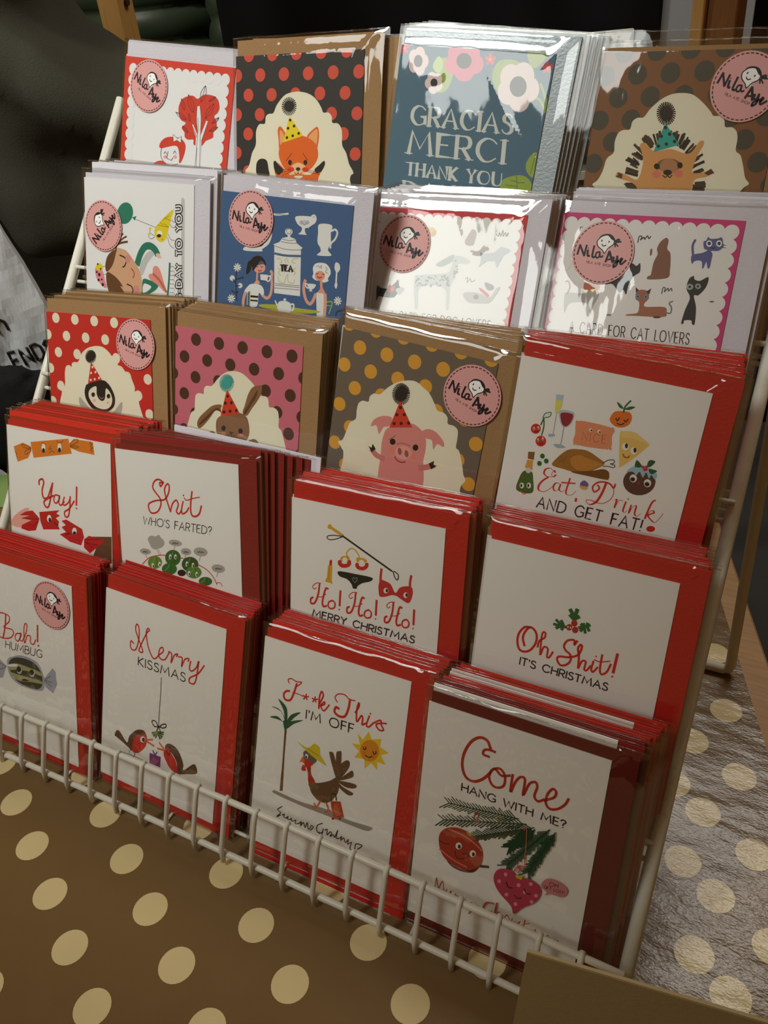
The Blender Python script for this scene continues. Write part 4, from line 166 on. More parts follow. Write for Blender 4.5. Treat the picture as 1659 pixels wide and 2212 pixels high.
'pig': ('#706456', '#e0a33a #f0ead0 #1e1a1a #e09088 #cf8078 #d8402c #3a1a14 #201414 #e8a59a #a05850 #a04848 #c07068 #e88878', 'E0;0;39 1508 45 0 0 45|E0;0;232 1505 45 0 0 45|E0;0;136 1377 45 0 0 45|E0;0;41 1248 45 0 0 45|E0;0;425 1503 45 0 0 45|E0;0;329 1374 45 0 0 45|E0;0;234 1246 45 0 0 45|E0;0;138 1117 45 0 0 45|E0;0;42 989 45 0 0 45|E0;0;618 1501 45 0 0 45|E0;0;522 1372 45 0 0 45|E0;0;427 1244 45 0 0 45|E0;0;331 1115 45 0 0 45|E0;0;235 987 45 0 0 45|E0;0;140 858 45 0 0 45|E0;0;44 729 45 0 0 45|E0;0;811 1498 45 0 0 45|E0;0;715 1370 45 0 0 45|E0;0;619 1241 45 0 0 45|E0;0;524 1113 45 0 0 45|E0;0;428 984 45 0 0 45|E0;0;332 856 45 0 0 45|E0;0;237 727 45 0 0 45|E0;0;141 599 45 0 0 45|E0;0;45 470 45 0 0 45|E0;0;1004 1496 45 0 0 45|E0;0;908 1367 45 0 0 45|E0;0;812 1239 45 0 0 45|E0;0;717 1110 45 0 0 45|E0;0;621 982 45 0 0 45|E0;0;525 853 45 0 0 45|E0;0;430 725 45 0 0 45|E0;0;334 596 45 0 0 45|E0;0;238 468 45 0 0 45|E0;0;143 339 45 0 0 45|E0;0;47 211 45 0 0 45|E0;0;1005 1237 45 0 0 45|E0;0;910 1108 45 0 0 45|E0;0;814 980 45 0 0 45|E0;0;718 851 45 0 0 45|E0;0;623 722 45 0 0 45|E0;0;527 594 45 0 0 45|E0;0;431 465 45 0 0 45|E0;0;336 337 45 0 0 45|E0;0;240 208 45 0 0 45|E0;0;144 80 45 0 0 45|E0;0;1007 977 45 0 0 45|E0;0;911 849 45 0 0 45|E0;0;815 720 45 0 0 45|E0;0;720 592 45 0 0 45|E0;0;624 463 45 0 0 45|E0;0;528 335 45 0 0 45|E0;0;433 206 45 0 0 45|E0;0;337 77 45 0 0 45|E0;0;1008 718 45 0 0 45|E0;0;913 589 45 0 0 45|E0;0;817 461 45 0 0 45|E0;0;721 332 45 0 0 45|E0;0;626 204 45 0 0 45|E0;0;530 75 45 0 0 45|E0;0;1010 458 45 0 0 45|E0;0;914 330 45 0 0 45|E0;0;819 201 45 0 0 45|E0;0;723 73 45 0 0 45|E0;0;1011 199 45 0 0 45|E0;0;916 70 45 0 0 45|P1;0;497 1251 554 1256 608 1231 654 1205 696 1154 723 1116 769 1112 797 1089 806 1053 850 1049 878 1026 884 974 886 921 910 904 945 827 964 770 984 732 960 665 981 425 126 152 122 628 98 705 67 738 99 763 118 826 136 887 174 923 173 977 179 1026 206 1051 247 1055 253 1091 280 1116 322 1122 366 1173 426 1222|M2;0.7;495 1164 524 1172|M2;0.7;496 1159 525 1159|M2;0.7;495 1154 524 1147|M2;0.7;493 1149 521 1135|M2;0.7;491 1145 517 1123|M2;0.7;487 1141 510 1113|M2;0.7;483 1137 502 1104|M2;0.7;478 1134 493 1097|M2;0.7;473 1132 482 1093|M2;0.7;468 1130 472 1090|M2;0.7;462 1130 461 1089|M2;0.7;457 1130 450 1091|M2;0.7;452 1132 439 1096|M2;0.7;447 1134 430 1102|M2;0.7;443 1137 422 1110|M2;0.7;440 1141 415 1120|M2;0.7;438 1145 410 1131|M2;0.7;437 1150 407 1143|M2;0.7;436 1155 406 1155|M2;0.7;437 1160 407 1168|M2;0.7;439 1165 410 1180|M2;0.7;441 1170 415 1191|M2;0.7;445 1174 422 1202|M2;0.7;449 1178 430 1210|M2;0.7;454 1181 440 1217|M2;0.7;459 1183 450 1222|M2;0.7;464 1184 461 1224|M2;0.7;470 1185 471 1224|M2;0.7;475 1184 482 1222|M2;0.7;480 1183 492 1218|M2;0.7;485 1180 502 1212|M2;0.7;489 1177 510 1204|M2;0.7;492 1173 516 1194|M2;0.7;494 1169 521 1183|E2;0;466 1157 36 9 7 -40|P3;0;429 991 394 997 344 981 301 946 290 903 328 917 355 868 380 919 420 939|P3;0;644 957 676 985 726 986 772 960 803 929 803 902 761 910 740 869 721 922 678 927|P3;0;493 968 574 993 637 970 678 927 690 851 687 779 696 586 423 505 388 744 384 840 406 918|L4;3.6;322 754 357 727 412 718|L4;3.6;757 770 718 747 671 726|Q2;0;292 771 316 765 320 794 347 765 322 736|Q2;0;726 774 760 800 758 773 783 774 749 740|Q5;0;466 1114 576 970 420 929|E6;0;476 1073 11 3 2 -11|E6;0;459 1022 11 3 2 -11|E6;0;509 1035 11 3 2 -11|E6;0;449 962 11 3 2 -11|E6;0;497 975 11 3 2 -11|E6;0;547 990 11 3 2 -11|E7;0;458 844 20 5 3 -20|E7;0;620 849 19 5 3 -20|E8;0;543 795 60 8 1 -44|E9;0;517 796 13 5 7 -22|E9;0;566 793 13 5 7 -22|L10;0.9;487 753 510 733 541 729 567 740|L11;0.8;489 836 529 853 582 849|E12;0;463 793 18 5 3 -19|E12;0;616 787 21 6 3 -20|L9;0.5;430 852 453 870 471 891'),
'eat': ('#f2efe8', '#b8c8d4 #e2dc6a #a8b8c8 #9a2430 #2a6a3a #e8eee0 #cf2a22 #f2efe8 #1e1a1a #e8956a #b0603c #e8772a #1f6a34 #ecc468 #f0cf80 #a05020 #a8712e #7a4c1e #c8883a #555555 #8a5a22 #8a5a30 #e0a040 #4a6a28 #d8ccd0 #5e3a30 #9ac8d8 #1f5a34 #7a5a9a #e0b070 #221c20', 'Q0;0;237 1303 283 1308 283 1243 274 1202 253 1197|Q1;0;241 1272 281 1276 279 1213 262 1199 249 1206|L2;0.6;262 1199 264 1074|P2;0;238 1071 271 1079 275 1067 245 1056|P0;0;278 1220 357 1225 360 1173 338 1137 310 1132 286 1166|P3;0;287 1207 352 1213 353 1171 333 1139 310 1140 293 1167|L2;0.7;317 1134 320 1056 317 1023|P2;0;277 1020 321 1028 350 1018 306 1004|L4;0.8;194 1155 184 1113|L4;0.8;194 1155 203 1107 200 1055|P5;0;188 1158 196 1184 228 1196 228 1172|L4;0.5;188 1155 196 1182 228 1196 225 1171 188 1155|E6;0;159 1084 29 7 5 -29|E6;0;202 1020 31 7 6 -31|E7;0;148 1082 6 1 2 -9|E8;0;148 1080 3 1 1 -5|E7;0;173 1092 6 1 2 -9|E8;0;173 1090 3 1 1 -5|E7;0;184 1023 6 1 2 -9|E8;0;184 1021 3 1 1 -5|E7;0;211 1035 6 1 2 -9|E8;0;212 1033 3 1 1 -5|L8;0.5;155 1066 165 1065 174 1073|L8;0.5;195 1005 207 1003 216 1013|P9;0;384 1178 463 1191 592 1183 592 1140 597 1074 511 1054 394 1054 388 1111|E9;0;384 1176 8 2 2 -8|E9;0;396 1052 8 2 2 -8|E9;0;403 1177 8 2 2 -8|E9;0;414 1054 8 2 2 -8|E9;0;421 1178 8 2 2 -8|E9;0;433 1056 8 2 2 -8|E9;0;440 1178 8 2 2 -8|E9;0;452 1057 8 2 2 -8|E9;0;459 1179 8 2 2 -8|E9;0;470 1059 8 2 2 -8|E9;0;477 1179 8 2 2 -8|E9;0;489 1061 8 2 2 -8|E9;0;495 1180 8 2 2 -8|E9;0;507 1062 8 2 2 -8|E9;0;514 1181 8 2 2 -8|E9;0;525 1064 8 2 2 -8|E9;0;532 1181 8 2 2 -8|E9;0;544 1066 8 2 2 -8|E9;0;550 1182 8 2 2 -8|E9;0;562 1068 8 2 2 -8|E9;0;569 1182 8 2 2 -8|E9;0;580 1069 8 2 2 -8|E9;0;587 1183 8 2 2 -8|E9;0;598 1071 8 2 2 -8|M10;0.315;432 1082 430 1129 461 1085 459 1131|M10;0.315;477 1086 475 1132|L10;0.315;524 1128 515 1134 504 1134 494 1122 494 1103 504 1090 516 1089 526 1098|M10;0.315;561 1139 540 1137 543 1091 564 1093|M10;0.315;541 1116 559 1117|E7;0;469 1149 9 2 2 -10|E8;0;473 1148 5 1 1 -5|E7;0;517 1151 9 2 2 -10|E8;0;521 1149 5 1 1 -5|P11;0;560 1242 576 1277 610 1289 656 1292 675 1268 670 1229 639 1203 597 1200 565 1220|L12;0.9;625 1285 627 1318 649 1355|P12;0;578 1333 598 1326 621 1305 597 1307|P12;0;626 1304 653 1324 680 1327 661 1309 640 1302|L8;0.6;591 1244 602 1233 610 1251|L8;0.6;636 1245 648 1236 657 1255|L8;0.6;603 1219 622 1214 641 1227|P13;0;632 1159 643 1183 706 1191 756 1169 796 1146 793 1131 744 1062 677 986 663 1002|P14;0;637 1170 652 1185 706 1189 794 1145 752 1149 696 1155 651 1149|E7;0;675 1102 18 4 4 -20|E8;0;680 1108 8 2 3 -14|E7;0;724 1090 17 4 5 -20|E8;0;730 1095 8 2 3 -14|L15;0.7;673 1058 683 1044 703 1046 708 1057|P16;0;294 899 316 950 365 1007 420 1025 477 1029 540 1006 585 977 520 916 611 944 624 903 612 892 487 887 368 892|P17;0;519 921 581 947 614 940 621 897 526 888 409 887|P18;0;393 964 436 995 486 987 575 975 551 954 501 916 444 907 405 927|L19;0.5;574 980 602 1006 632 1012 633 995 616 987 642 985 638 971 605 970 580 963|E20;0;346 952 3 1 1 -3|E20;0;330 928 3 1 1 -3|E20;0;319 940 3 1 1 -3|E20;0;370 970 3 1 1 -3|E20;0;353 944 3 1 1 -3|E20;0;320 945 3 1 1 -3|E20;0;361 953 3 1 1 -3|E20;0;360 964 3 1 1 -3|E20;0;330 959 3 1 1 -3|E20;0;353 932 3 1 1 -3|E20;0;357 939 3 1 1 -3|E20;0;344 937 3 1 1 -3|E20;0;323 950 3 1 1 -3|E20;0;362 942 3 1 1 -3|E20;0;341 962 3 1 1 -3|E20;0;333 955 3 1 1 -3|E20;0;338 933 3 1 1 -3|E20;0;334 928 3 1 1 -3|Q21;0;140 941 180 949 182 901 145 900|Q22;0;144 893 179 898 185 840 138 843|P23;0;136 822 182 829 199 792 210 705 115 696 115 769|E24;0;162 832 16 4 3 -17|E7;0;140 732 13 3 3 -17|E8;0;137 731 6 2 2 -10|E7;0;182 743 13 3 3 -17|E8;0;179 742 6 2 2 -10|L6;0.492;138 697 160 684 178 697|E12;0;228 936 14 3 3 -15|E12;0;256 913 14 3 3 -15|E12;0;219 889 14 3 3 -15|E25;0;791 928 85 23 17 -76|P26;0;712 966 739 1002 781 1022 837 1017 876 989 868 962 846 981 837 959 816 988 805 956 781 983 767 960 746 974|E7;0;756 938 19 5 5 -22|E8;0;754 932 13 3 3 -12|E7;0;836 931 19 5 5 -22|E8;0;835 925 13 3 3 -12|P27;0;750 1005 753 1044 787 1014|P27;0;812 1026 818 1059 850 1059 831 1025|P27;0;825 1010 870 1011 844 985|E6;0;794 1013 8 2 2 -8|E6;0;811 1019 8 2 2 -8|E6;0;804 1001 8 2 2 -8|E6;0;812 1005 8 2 2 -8|E6;0;789 920 5 1 1 -6|P28;0;474 833 494 857 522 841 516 822 488 812|P29;0;474 818 522 824 514 805 490 802|C6;1.066;327 846 314 832 302 844 312 870 319 859 290 877 262 865 257 838 280 825 309 831|C6;1.23;286 823 256 791 240 755 247 731 278 731 304 752 325 778|C6;0.984;360 803 336 799 326 773 340 751 361 772 366 800 362 768 380 757 392 770|C6;0.984;412 847 404 763 421 749 445 759 459 783|L6;0.82;369 811 446 826|L6;1.312;470 740 470 724|L6;0.984;668 880 663 856 641 873 606 877 570 864 548 833 563 806 587 833 573 850|C6;1.394;617 871 606 808 585 751 551 726 527 745 555 753 614 749 656 781 670 825 657 862 625 878|C6;0.984;683 788 695 797 692 745 701 773 710 796 729 796|C6;0.984;746 796 741 744 752 735 763 750|E6;0;755 816 4 1 1 -5|C6;0.984;779 785 776 735 790 778 806 788 807 742 824 732 838 751|C6;1.066;899 848 882 824 867 729 878 762 895 787 907 776 880 753 904 730 928 726 956 785|M30;0.84;251 627 278 694 298 629|M30;0.84;261 651 291 652|M30;0.84;315 629 318 696 357 631 360 698|M30;0.84;374 632 377 698|L30;0.84;377 698 400 697 420 684 420 654 402 635 374 632|L30;0.84;528 693 516 703 500 703 484 686 481 660 494 640 510 638 528 649|M30;0.84;528 645 529 668 512 668|M30;0.84;577 707 547 706 544 639 576 641|M30;0.84;546 674 572 676|M30;0.84;596 708 634 709|M30;0.84;615 709 612 642|M30;0.84;723 713 693 712 690 645|M30;0.84;691 681 717 682|M30;0.84;737 647 763 715 784 649|M30;0.84;746 672 777 673|M30;0.84;804 717 842 718|M30;0.84;823 718 820 651|M30;0.84;859 719 857 673|M30;0.84;856 655 856 653|E6;0;911 681 23 7 4 -17'),
'yay': ('#f2efe8', '#e08228 #f2efe8 #1e1a1a #7a3a10 #cf2a22 #f0b0a0 #c42020 #5a1010 #66492f #7a1010', 'Q0;0;251 1381 642 1462 673 1356 277 1264|Q0;0;68 1320 169 1364 257 1346 256 1316 218 1253 104 1207|Q0;0;652 1426 697 1467 882 1472 896 1379 813 1381 747 1381 656 1397|E1;0;385 1354 20 3 -2 -35|E2;0;384 1336 15 2 -1 -18|E1;0;550 1382 20 3 -2 -34|E2;0;549 1364 15 2 -1 -18|L3;0.5;367 1394 393 1392 407 1387|L3;0.5;525 1433 539 1418 574 1426 589 1442|L3;0.5;462 1384 441 1354 473 1361|L3;0.5;441 1325 460 1340 480 1343 498 1337|L3;0.5;256 1335 194 1348 152 1346 182 1328 255 1331|L3;0.5;255 1323 213 1317 185 1290 205 1281 255 1319|L3;0.5;657 1423 692 1457 736 1468 730 1448 661 1413|L3;0.5;661 1409 705 1417 743 1417 719 1403 661 1405|L3;0.5;859 1470 854 1455 877 1455 858 1434 881 1430 857 1412 880 1401|L3;0.5;78 1282 98 1269 92 1253 106 1236|L4;1.558;325 1065 327 1097 360 1114 374 1089 354 1023 366 970 408 978 431 1021 467 1101|L4;1.558;467 1101 439 975 414 908 383 906 369 939 408 970 471 1005|L4;1.23;523 1014 487 1011 474 966 499 951 532 992 533 1016 525 960 545 944 582 978|L4;1.23;584 1013 566 967 581 950 622 977 644 1020|L4;1.394;644 1028 635 933 617 871 587 865 583 900 630 932 683 1000|M4;1.64;712 1112 704 973|E4;0;706 948 8 1 0 -7|P5;0;2 691 16 743 87 806 167 854 211 858 198 840 252 837 245 747 99 685|Q6;0;314 849 529 902 495 871 533 859 488 834 523 809 506 786 525 752 350 717 322 778|Q6;0;96 784 165 825 242 848 311 800 306 775 269 694 186 673 110 679 118 709 225 767 117 763 206 800|Q6;0;596 843 755 799 773 740 741 669 629 674 523 713 591 743 544 773 589 798 546 823|E1;0;417 817 23 4 -2 -29|E2;0;423 807 13 2 -1 -18|E1;0;676 766 24 5 -1 -29|E2;0;676 752 17 4 -1 -14|L7;0.9;465 798 485 782 511 787|L7;0.9;580 728 606 728 622 741|Q8;0;838 757 1046 796 1044 591 827 542 890 677 970 749|Q6;0;772 724 823 760 980 759 970 741 890 677 829 624 770 659|L9;0.6;311 792 259 782 122 764|L9;0.6;306 779 244 726|L9;0.6;782 722 931 756|L9;0.6;782 710 851 676|L9;0.6;782 702 910 705'),
'shit': ('#f2efe8', '#cf2a22 #2a2628 #b2aca4 #5a5048 #6a9038 #8ab058 #1e4018 #336a2a #2f7030 #2f5a26 #5a8a38 #2f6a2e #f2efe8 #1e1a1a', 'L0;1.23;424 1291 397 1258 390 1283 416 1286 400 1301 366 1302 336 1277 326 1241 349 1209 386 1171 389 1127 356 1075 303 1059 280 1087 285 1123 345 1152 426 1171 463 1223 471 1271 455 1282 430 1245 438 1186 472 1090|L0;1.148;472 1094 492 1149 527 1179 542 1147 523 1101 545 1086 568 1115|L0;1.148;585 1178 568 1115 578 1091 613 1113 631 1141|E0;0;591 1220 7 1 0 -6|L0;1.312;665 1256 648 1160 651 1100 678 1086 717 1109 739 1167|L0;0.738;595 1205 616 1190 672 1210 727 1225|M1;0.595;227 1024 235 969 256 1016 266 970 288 1025|M1;0.595;293 970 300 1025|M1;0.595;331 971 338 1026|M1;0.595;297 1000 335 1000|L1;0.595;378 1027 359 1021 347 999 353 977 371 972 390 977 402 1000 395 1022 378 1027|M1;0.595;417 1027 416 1015|L1;0.595;457 1020 450 1027 439 1027 431 1018 433 1007 445 1001 454 993 453 981 442 973 430 974 424 982|M1;0.595;535 1029 507 1029 500 974|M1;0.595;503 1003 528 1003|M1;0.595;540 974 569 1030 584 975|M1;0.595;550 994 579 995|M1;0.595;596 975 603 1031|L1;0.595;603 1031 626 1030 633 1020 629 1007 618 1002 599 1001|M1;0.595;615 1001 629 976|M1;0.595;648 1031 684 1032|M1;0.595;666 1032 659 976|M1;0.595;724 1033 696 1032 689 977 718 977|M1;0.595;693 1006 717 1007|M1;0.595;731 978 737 1033|L1;0.595;737 1033 759 1031 776 1020 774 995 756 980 731 978|L1;0.595;790 1023 796 1031 806 1034 816 1029 815 1018 803 1006 800 994|M1;0.595;798 981 798 979|P2;0;254 866 285 894 327 895 357 910 373 893 395 878 403 852 380 825 350 811 320 798 285 806 269 831|E2;0;225 769 50 1 -7 -23|L2;0.7;223 751 237 726|L3;0.6;202 767 209 761 217 771 224 763 232 770 239 766 247 770|E2;0;500 874 58 1 -6 -23|L2;0.7;499 855 484 826|L3;0.6;473 871 482 865 491 876 500 868 509 875 518 871 527 876|E2;0;590 826 45 1 -7 -26|L2;0.7;589 805 574 772|L3;0.6;569 824 576 818 583 828 590 820 597 827 603 822 610 827|E2;0;716 845 59 1 -8 -32|L2;0.7;716 820 701 780|L3;0.6;689 843 698 837 708 848 716 840 726 847 734 843 744 848|E2;0;860 751 56 1 -7 -30|L2;0.7;859 728 845 691|L3;0.6;834 749 843 743 852 754 860 746 869 753 877 749 886 754|L2;0.5;344 806 365 767|L2;0.5;332 799 353 761|L0;0.656;190 669 255 727 341 759 435 774 551 774 664 755 763 726 817 681 844 635|L0;0.492;838 643 872 653 888 629|E4;0;307 702 65 11 -3 -48|L5;0.4;267 681 295 710 310 740|L6;0.4;322 737 327 705 311 670|E7;0;472 763 70 11 -3 -58|L5;0.4;429 739 459 772 475 809|L6;0.4;488 806 493 767 477 724|E8;0;435 676 68 11 -3 -44|L5;0.4;393 656 422 683 437 711|L6;0.4;451 709 456 680 440 647|E9;0;620 741 73 12 -2 -54|L5;0.4;575 718 606 749 622 784|L6;0.4;636 781 642 745 626 705|E10;0;649 689 68 11 -2 -45|L5;0.4;608 668 636 696 651 724|L6;0.4;664 722 670 692 655 659|E11;0;747 641 58 10 -1 -32|L5;0.4;711 625 735 645 748 666|L6;0.4;759 665 765 644 752 620|E12;0;287 675 12 2 -1 -19|E13;0;290 671 6 1 -1 -11|E12;0;348 695 12 2 -1 -19|E13;0;351 691 6 1 -1 -11|E12;0;449 767 12 2 -1 -19|E13;0;452 763 6 1 -1 -11|E12;0;496 774 12 2 -1 -19|E13;0;499 770 6 1 -1 -11|E12;0;593 739 11 2 -1 -19|E13;0;596 735 6 1 -1 -11|E12;0;646 739 11 2 -1 -18|E13;0;649 735 6 1 0 -11|E12;0;609 673 12 2 -1 -19|E13;0;612 669 6 1 -1 -11|E12;0;674 679 11 2 -1 -19|E13;0;677 675 6 1 0 -11|E13;0;543 666 37 6 -1 -24'),
'hoho': ('#f2efe8', '#dca828 #1e1a1a #f2efe8 #cf2a22 #b08818 #1c2420 #8a9a94 #c93434 #221c20', 'M0;2;286 1336 374 1299|E0;0;280 1339 16 3 0 -16|M1;1.2;374 1297 718 1146|L1;0.6;374 1294 315 1289 269 1276 265 1260 288 1255 325 1267 370 1290|L1;0.7;718 1146 731 1139 743 1109 760 1096 767 1114 762 1134 735 1147|L0;0.8;410 1177 405 1193 427 1223 453 1230 481 1209 496 1187|P0;0;370 1160 415 1176 429 1156 416 1132 366 1133|P0;0;482 1180 536 1183 546 1164 493 1149 476 1157|E2;0;395 1144 18 4 1 -17|E2;0;512 1155 18 4 1 -17|E3;0;427 1138 14 3 1 -13|E3;0;549 1148 13 3 1 -13|E3;0;427 1128 14 3 1 -14|E3;0;548 1138 13 3 1 -13|E3;0;421 1118 14 3 1 -14|E3;0;542 1129 13 3 1 -13|E3;0;409 1110 14 3 0 -14|E3;0;531 1120 13 3 1 -13|E3;0;394 1105 14 3 0 -14|E3;0;517 1115 13 3 1 -13|E3;0;380 1103 14 3 0 -14|E3;0;502 1114 13 3 1 -13|E3;0;368 1106 14 3 0 -14|E3;0;490 1117 13 3 1 -13|E3;0;360 1113 14 3 0 -14|E3;0;483 1124 13 3 1 -13|E3;0;359 1123 14 3 0 -14|E3;0;482 1133 13 3 1 -13|Q3;0;284 1085 285 1115 297 1127 305 1118 303 1085|Q0;0;276 1083 307 1086 305 986 313 965 257 968 263 989 269 995|L4;0.4;286 1072 282 993|P5;0;354 1060 478 1069 588 1071 580 1045 525 1020 490 990 486 974 459 970 449 993 416 1020 360 1029|L6;0.35;471 1010 454 1029 461 1043 472 1036 483 1047 488 1034 471 1010|P7;0;636 1033 648 1070 683 1070 719 1057 752 1010 780 1050 821 1070 860 1070 867 1021 845 965 793 978 766 990 731 990 688 969 649 961 639 991|L7;1.6;651 1142 648 1099 648 1061|L7;1.6;851 1144 846 1104 847 1067|E2;0;688 1009 16 4 1 -18|E1;0;694 1011 8 2 1 -12|E2;0;822 1012 15 4 1 -18|E1;0;828 1014 8 2 1 -12|L3;0.574;226 949 193 942 166 913 179 898 193 911|L3;1.312;217 943 209 870 186 806 157 794 155 825 171 838|L3;0.574;200 850 238 859 266 884|L3;1.312;281 923 265 923 252 880 242 824 249 795 273 805|L3;1.066;314 851 291 836 284 808 302 793 330 806 334 838 314 853|M3;1.476;371 931 368 829|E3;0;366 802 6 1 0 -6|L3;0.574;489 948 458 941 433 913 445 898 459 910|L3;1.312;480 942 474 870 453 808 426 796 423 827 438 839|L3;0.574;466 851 502 860 529 884|L3;1.312;542 922 527 923 515 881 506 826 514 797 536 807|L3;1.066;575 852 553 838 547 810 564 795 591 808 594 839 575 854|M3;1.476;628 930 627 830|E3;0;626 804 5 1 0 -6|L3;0.574;751 948 721 940 698 913 710 899 722 911|L3;1.312;743 942 738 872 719 811 693 800 690 829 704 842|L3;0.574;730 853 765 861 790 885|L3;1.312;802 922 787 923 777 882 769 828 777 800 799 810|L3;1.066;835 854 814 840 809 813 825 798 851 811 853 841 835 856|M3;1.476;884 930 885 833|E3;0;884 807 5 1 0 -6|M8;0.945;169 708 182 755 200 720 226 755 228 708|M8;0.945;276 755 246 755 240 708 271 708|M8;0.945;243 733 269 733|M8;0.945;284 708 290 755|L8;0.945;290 755 314 755 322 746 318 735 306 731 287 730|M8;0.945;303 730 318 709|M8;0.945;331 709 337 756|L8;0.945;337 756 361 755 369 746 365 735 353 731 334 730|M8;0.945;350 730 366 709|M8;0.945;384 756 401 732 423 756|M8;0.945;401 732 398 709|L8;0.945;519 748 508 755 492 756 475 744 471 726 483 711 499 710 515 718|M8;0.945;527 709 533 756|M8;0.945;567 709 573 757|M8;0.945;530 734 570 734|M8;0.945;580 710 585 757|L8;0.945;585 757 610 756 618 747 614 736 602 732 582 731|M8;0.945;598 731 614 710|M8;0.945;627 710 633 757|L8;0.945;674 750 667 756 656 756 648 748 650 739 662 734 672 727 671 717 660 710 648 711 641 718|M8;0.945;689 757 726 757|M8;0.945;708 757 702 710|M8;0.945;733 710 747 757 764 722 790 757 792 710|M8;0.945;805 710 834 758 851 711|M8;0.945;815 727 845 727|L8;0.945;898 751 891 757 880 757 872 749 874 740 886 735 896 728 895 718 884 711 872 712 865 719'),
'ohshit': ('#f2efe8', '#2f6a38 #b83228 #f2efe8 #cf2a22 #221c20', 'L0;2.2;547 1132 541 1153|L0;2.2;543 1135 521 1153|L0;2.2;543 1135 569 1157|L0;2.2;539 1143 528 1169 516 1184|L0;2.2;544 1150 551 1175 554 1195|L0;1.7;439 1075 506 1077|L0;1.7;449 1103 474 1082 456 1055|L0;1.7;477 1107 492 1083 487 1055|L0;1.7;459 1062 488 1077|L0;1.7;579 1094 635 1125|L0;1.7;600 1124 608 1103 617 1074|L0;1.7;621 1132 624 1112 636 1092|L0;1.7;590 1078 608 1105|L0;1.7;588 1118 603 1106|E1;0;550 1112 17 5 3 -19|E1;0;526 1081 17 5 3 -19|E1;0;561 1075 17 5 3 -19|E2;0;519 1081 4 1 1 -5|E2;0;534 1081 4 1 1 -5|L3;1.394;307 1017 276 1008 250 963 247 913 263 869 292 860 327 879 352 926 354 975 336 1008 307 1017 284 983 276 942 292 897|L3;1.148;368 911 372 951 399 979 400 1008 386 1008 382 973 388 869|L3;1.148;392 875 403 922 427 919 429 871 443 871 458 909|L3;1.312;582 1014 569 987 568 1010 552 1012 527 998 514 965 527 940 557 921 562 884 540 853 510 844 488 871 498 893 550 904 599 934 613 986 603 997 593 970 605 926 611 856|L3;1.148;613 857 626 904 647 906 645 862 659 857 676 891|L3;1.148;688 924 683 874 694 859 715 894|E3;0;697 955 5 2 1 -5|L3;1.23;728 974 729 889 742 860 768 883 782 934|L3;0.656;691 934 722 930 775 951|M3;1.64;807 1003 802 889|E3;0;801 865 6 2 1 -6|M4;0.805;279 775 280 820|M4;0.805;291 820 323 820|M4;0.805;307 820 306 775|M4;0.805;334 820 334 810|L4;0.805;371 813 364 819 354 819 348 812 350 803 361 798 371 791 371 781 362 775 351 776 344 783|L4;0.805;456 811 446 818 432 819 418 808 416 790 428 776 442 775 456 782|M4;0.805;467 774 468 819|M4;0.805;501 774 502 819|M4;0.805;467 798 502 798|M4;0.805;512 774 513 819|L4;0.805;513 819 534 818 542 809 540 799 529 795 513 794|M4;0.805;527 794 542 774|M4;0.805;553 774 555 818|L4;0.805;591 812 585 818 575 817 568 810 571 802 582 797 591 789 591 780 582 774 571 775 565 782|M4;0.805;603 818 636 818|M4;0.805;620 818 619 773|M4;0.805;646 773 654 818 672 784 691 818 697 773|M4;0.805;708 773 729 817 748 772|M4;0.805;716 789 741 789|L4;0.805;786 811 779 817 769 816 763 809 766 801 777 796 786 788 786 779 777 773 766 774 760 780'),
'bah': ('#f2efe8', '#cf2a22 #2a2628 #a8acb8 #3c4038 #a8a878 #555a60 #c8ccd0 #1c1c1c #14140f #f0f0e8', 'L0;1.066;241 1048 286 1071 343 1076 384 1066 380 1022 319 961 404 964 422 937 383 888 296 862 240 874|L0;1.476;350 1078 333 966 304 870|L0;1.066;494 957 450 939 437 898 467 885 502 938 501 959 489 902 517 899|L0;1.066;517 905 557 975 573 1044 556 1055 538 1002 537 889 569 957 604 962 600 913 634 907 657 951|M0;1.64;686 1076 677 941|E0;0;684 910 10 3 -1 -8|M1;0.7;321 787 331 850|M1;0.7;368 791 378 854|M1;0.7;326 821 373 824|L1;0.7;393 855 387 814 392 797 408 794 425 800 435 818 442 859|M1;0.7;447 797 466 861 485 815 518 865 517 802|M1;0.7;533 803 542 867|L1;0.7;542 867 569 869 578 862 574 847 561 839 538 838|L1;0.7;538 838 567 839 579 833 577 816 563 806 533 803|L1;0.7;600 871 594 830 599 813 615 810 632 815 642 834 649 875|L1;0.7;719 869 706 878 687 877 666 860 660 835 674 817 692 816 714 827|M1;0.7;713 823 717 846 697 844|P2;0;330 679 384 729 486 771 597 777 678 753 715 688 731 628 712 550 649 522 522 505 410 520 343 572|P3;0;347 662 398 722 499 753 610 753 676 719 706 663 701 585 650 535 537 519 426 536 366 590|P4;0;349 652 452 689 592 693 687 690 699 661 589 660 462 642 360 611|P4;0;366 590 473 596 586 609 696 617 698 595 583 575 455 545 384 557|Q2;0;726 648 821 766 853 742 852 688 863 648 814 550 735 585|Q2;0;319 631 250 666 161 651 129 459 273 516|L5;0.5;732 639 796 692|L5;0.5;732 637 806 641|L5;0.5;731 633 798 605|L5;0.5;319 626 247 632|L5;0.5;319 626 242 574|E6;0;462 637 29 9 -2 -30|E7;0;457 644 26 8 -2 -25|E6;0;600 652 28 9 -2 -29|E7;0;595 659 25 8 -2 -25|P8;0;481 557 514 581 563 580 519 563|P9;0;335 647 437 684 435 662 348 635'),
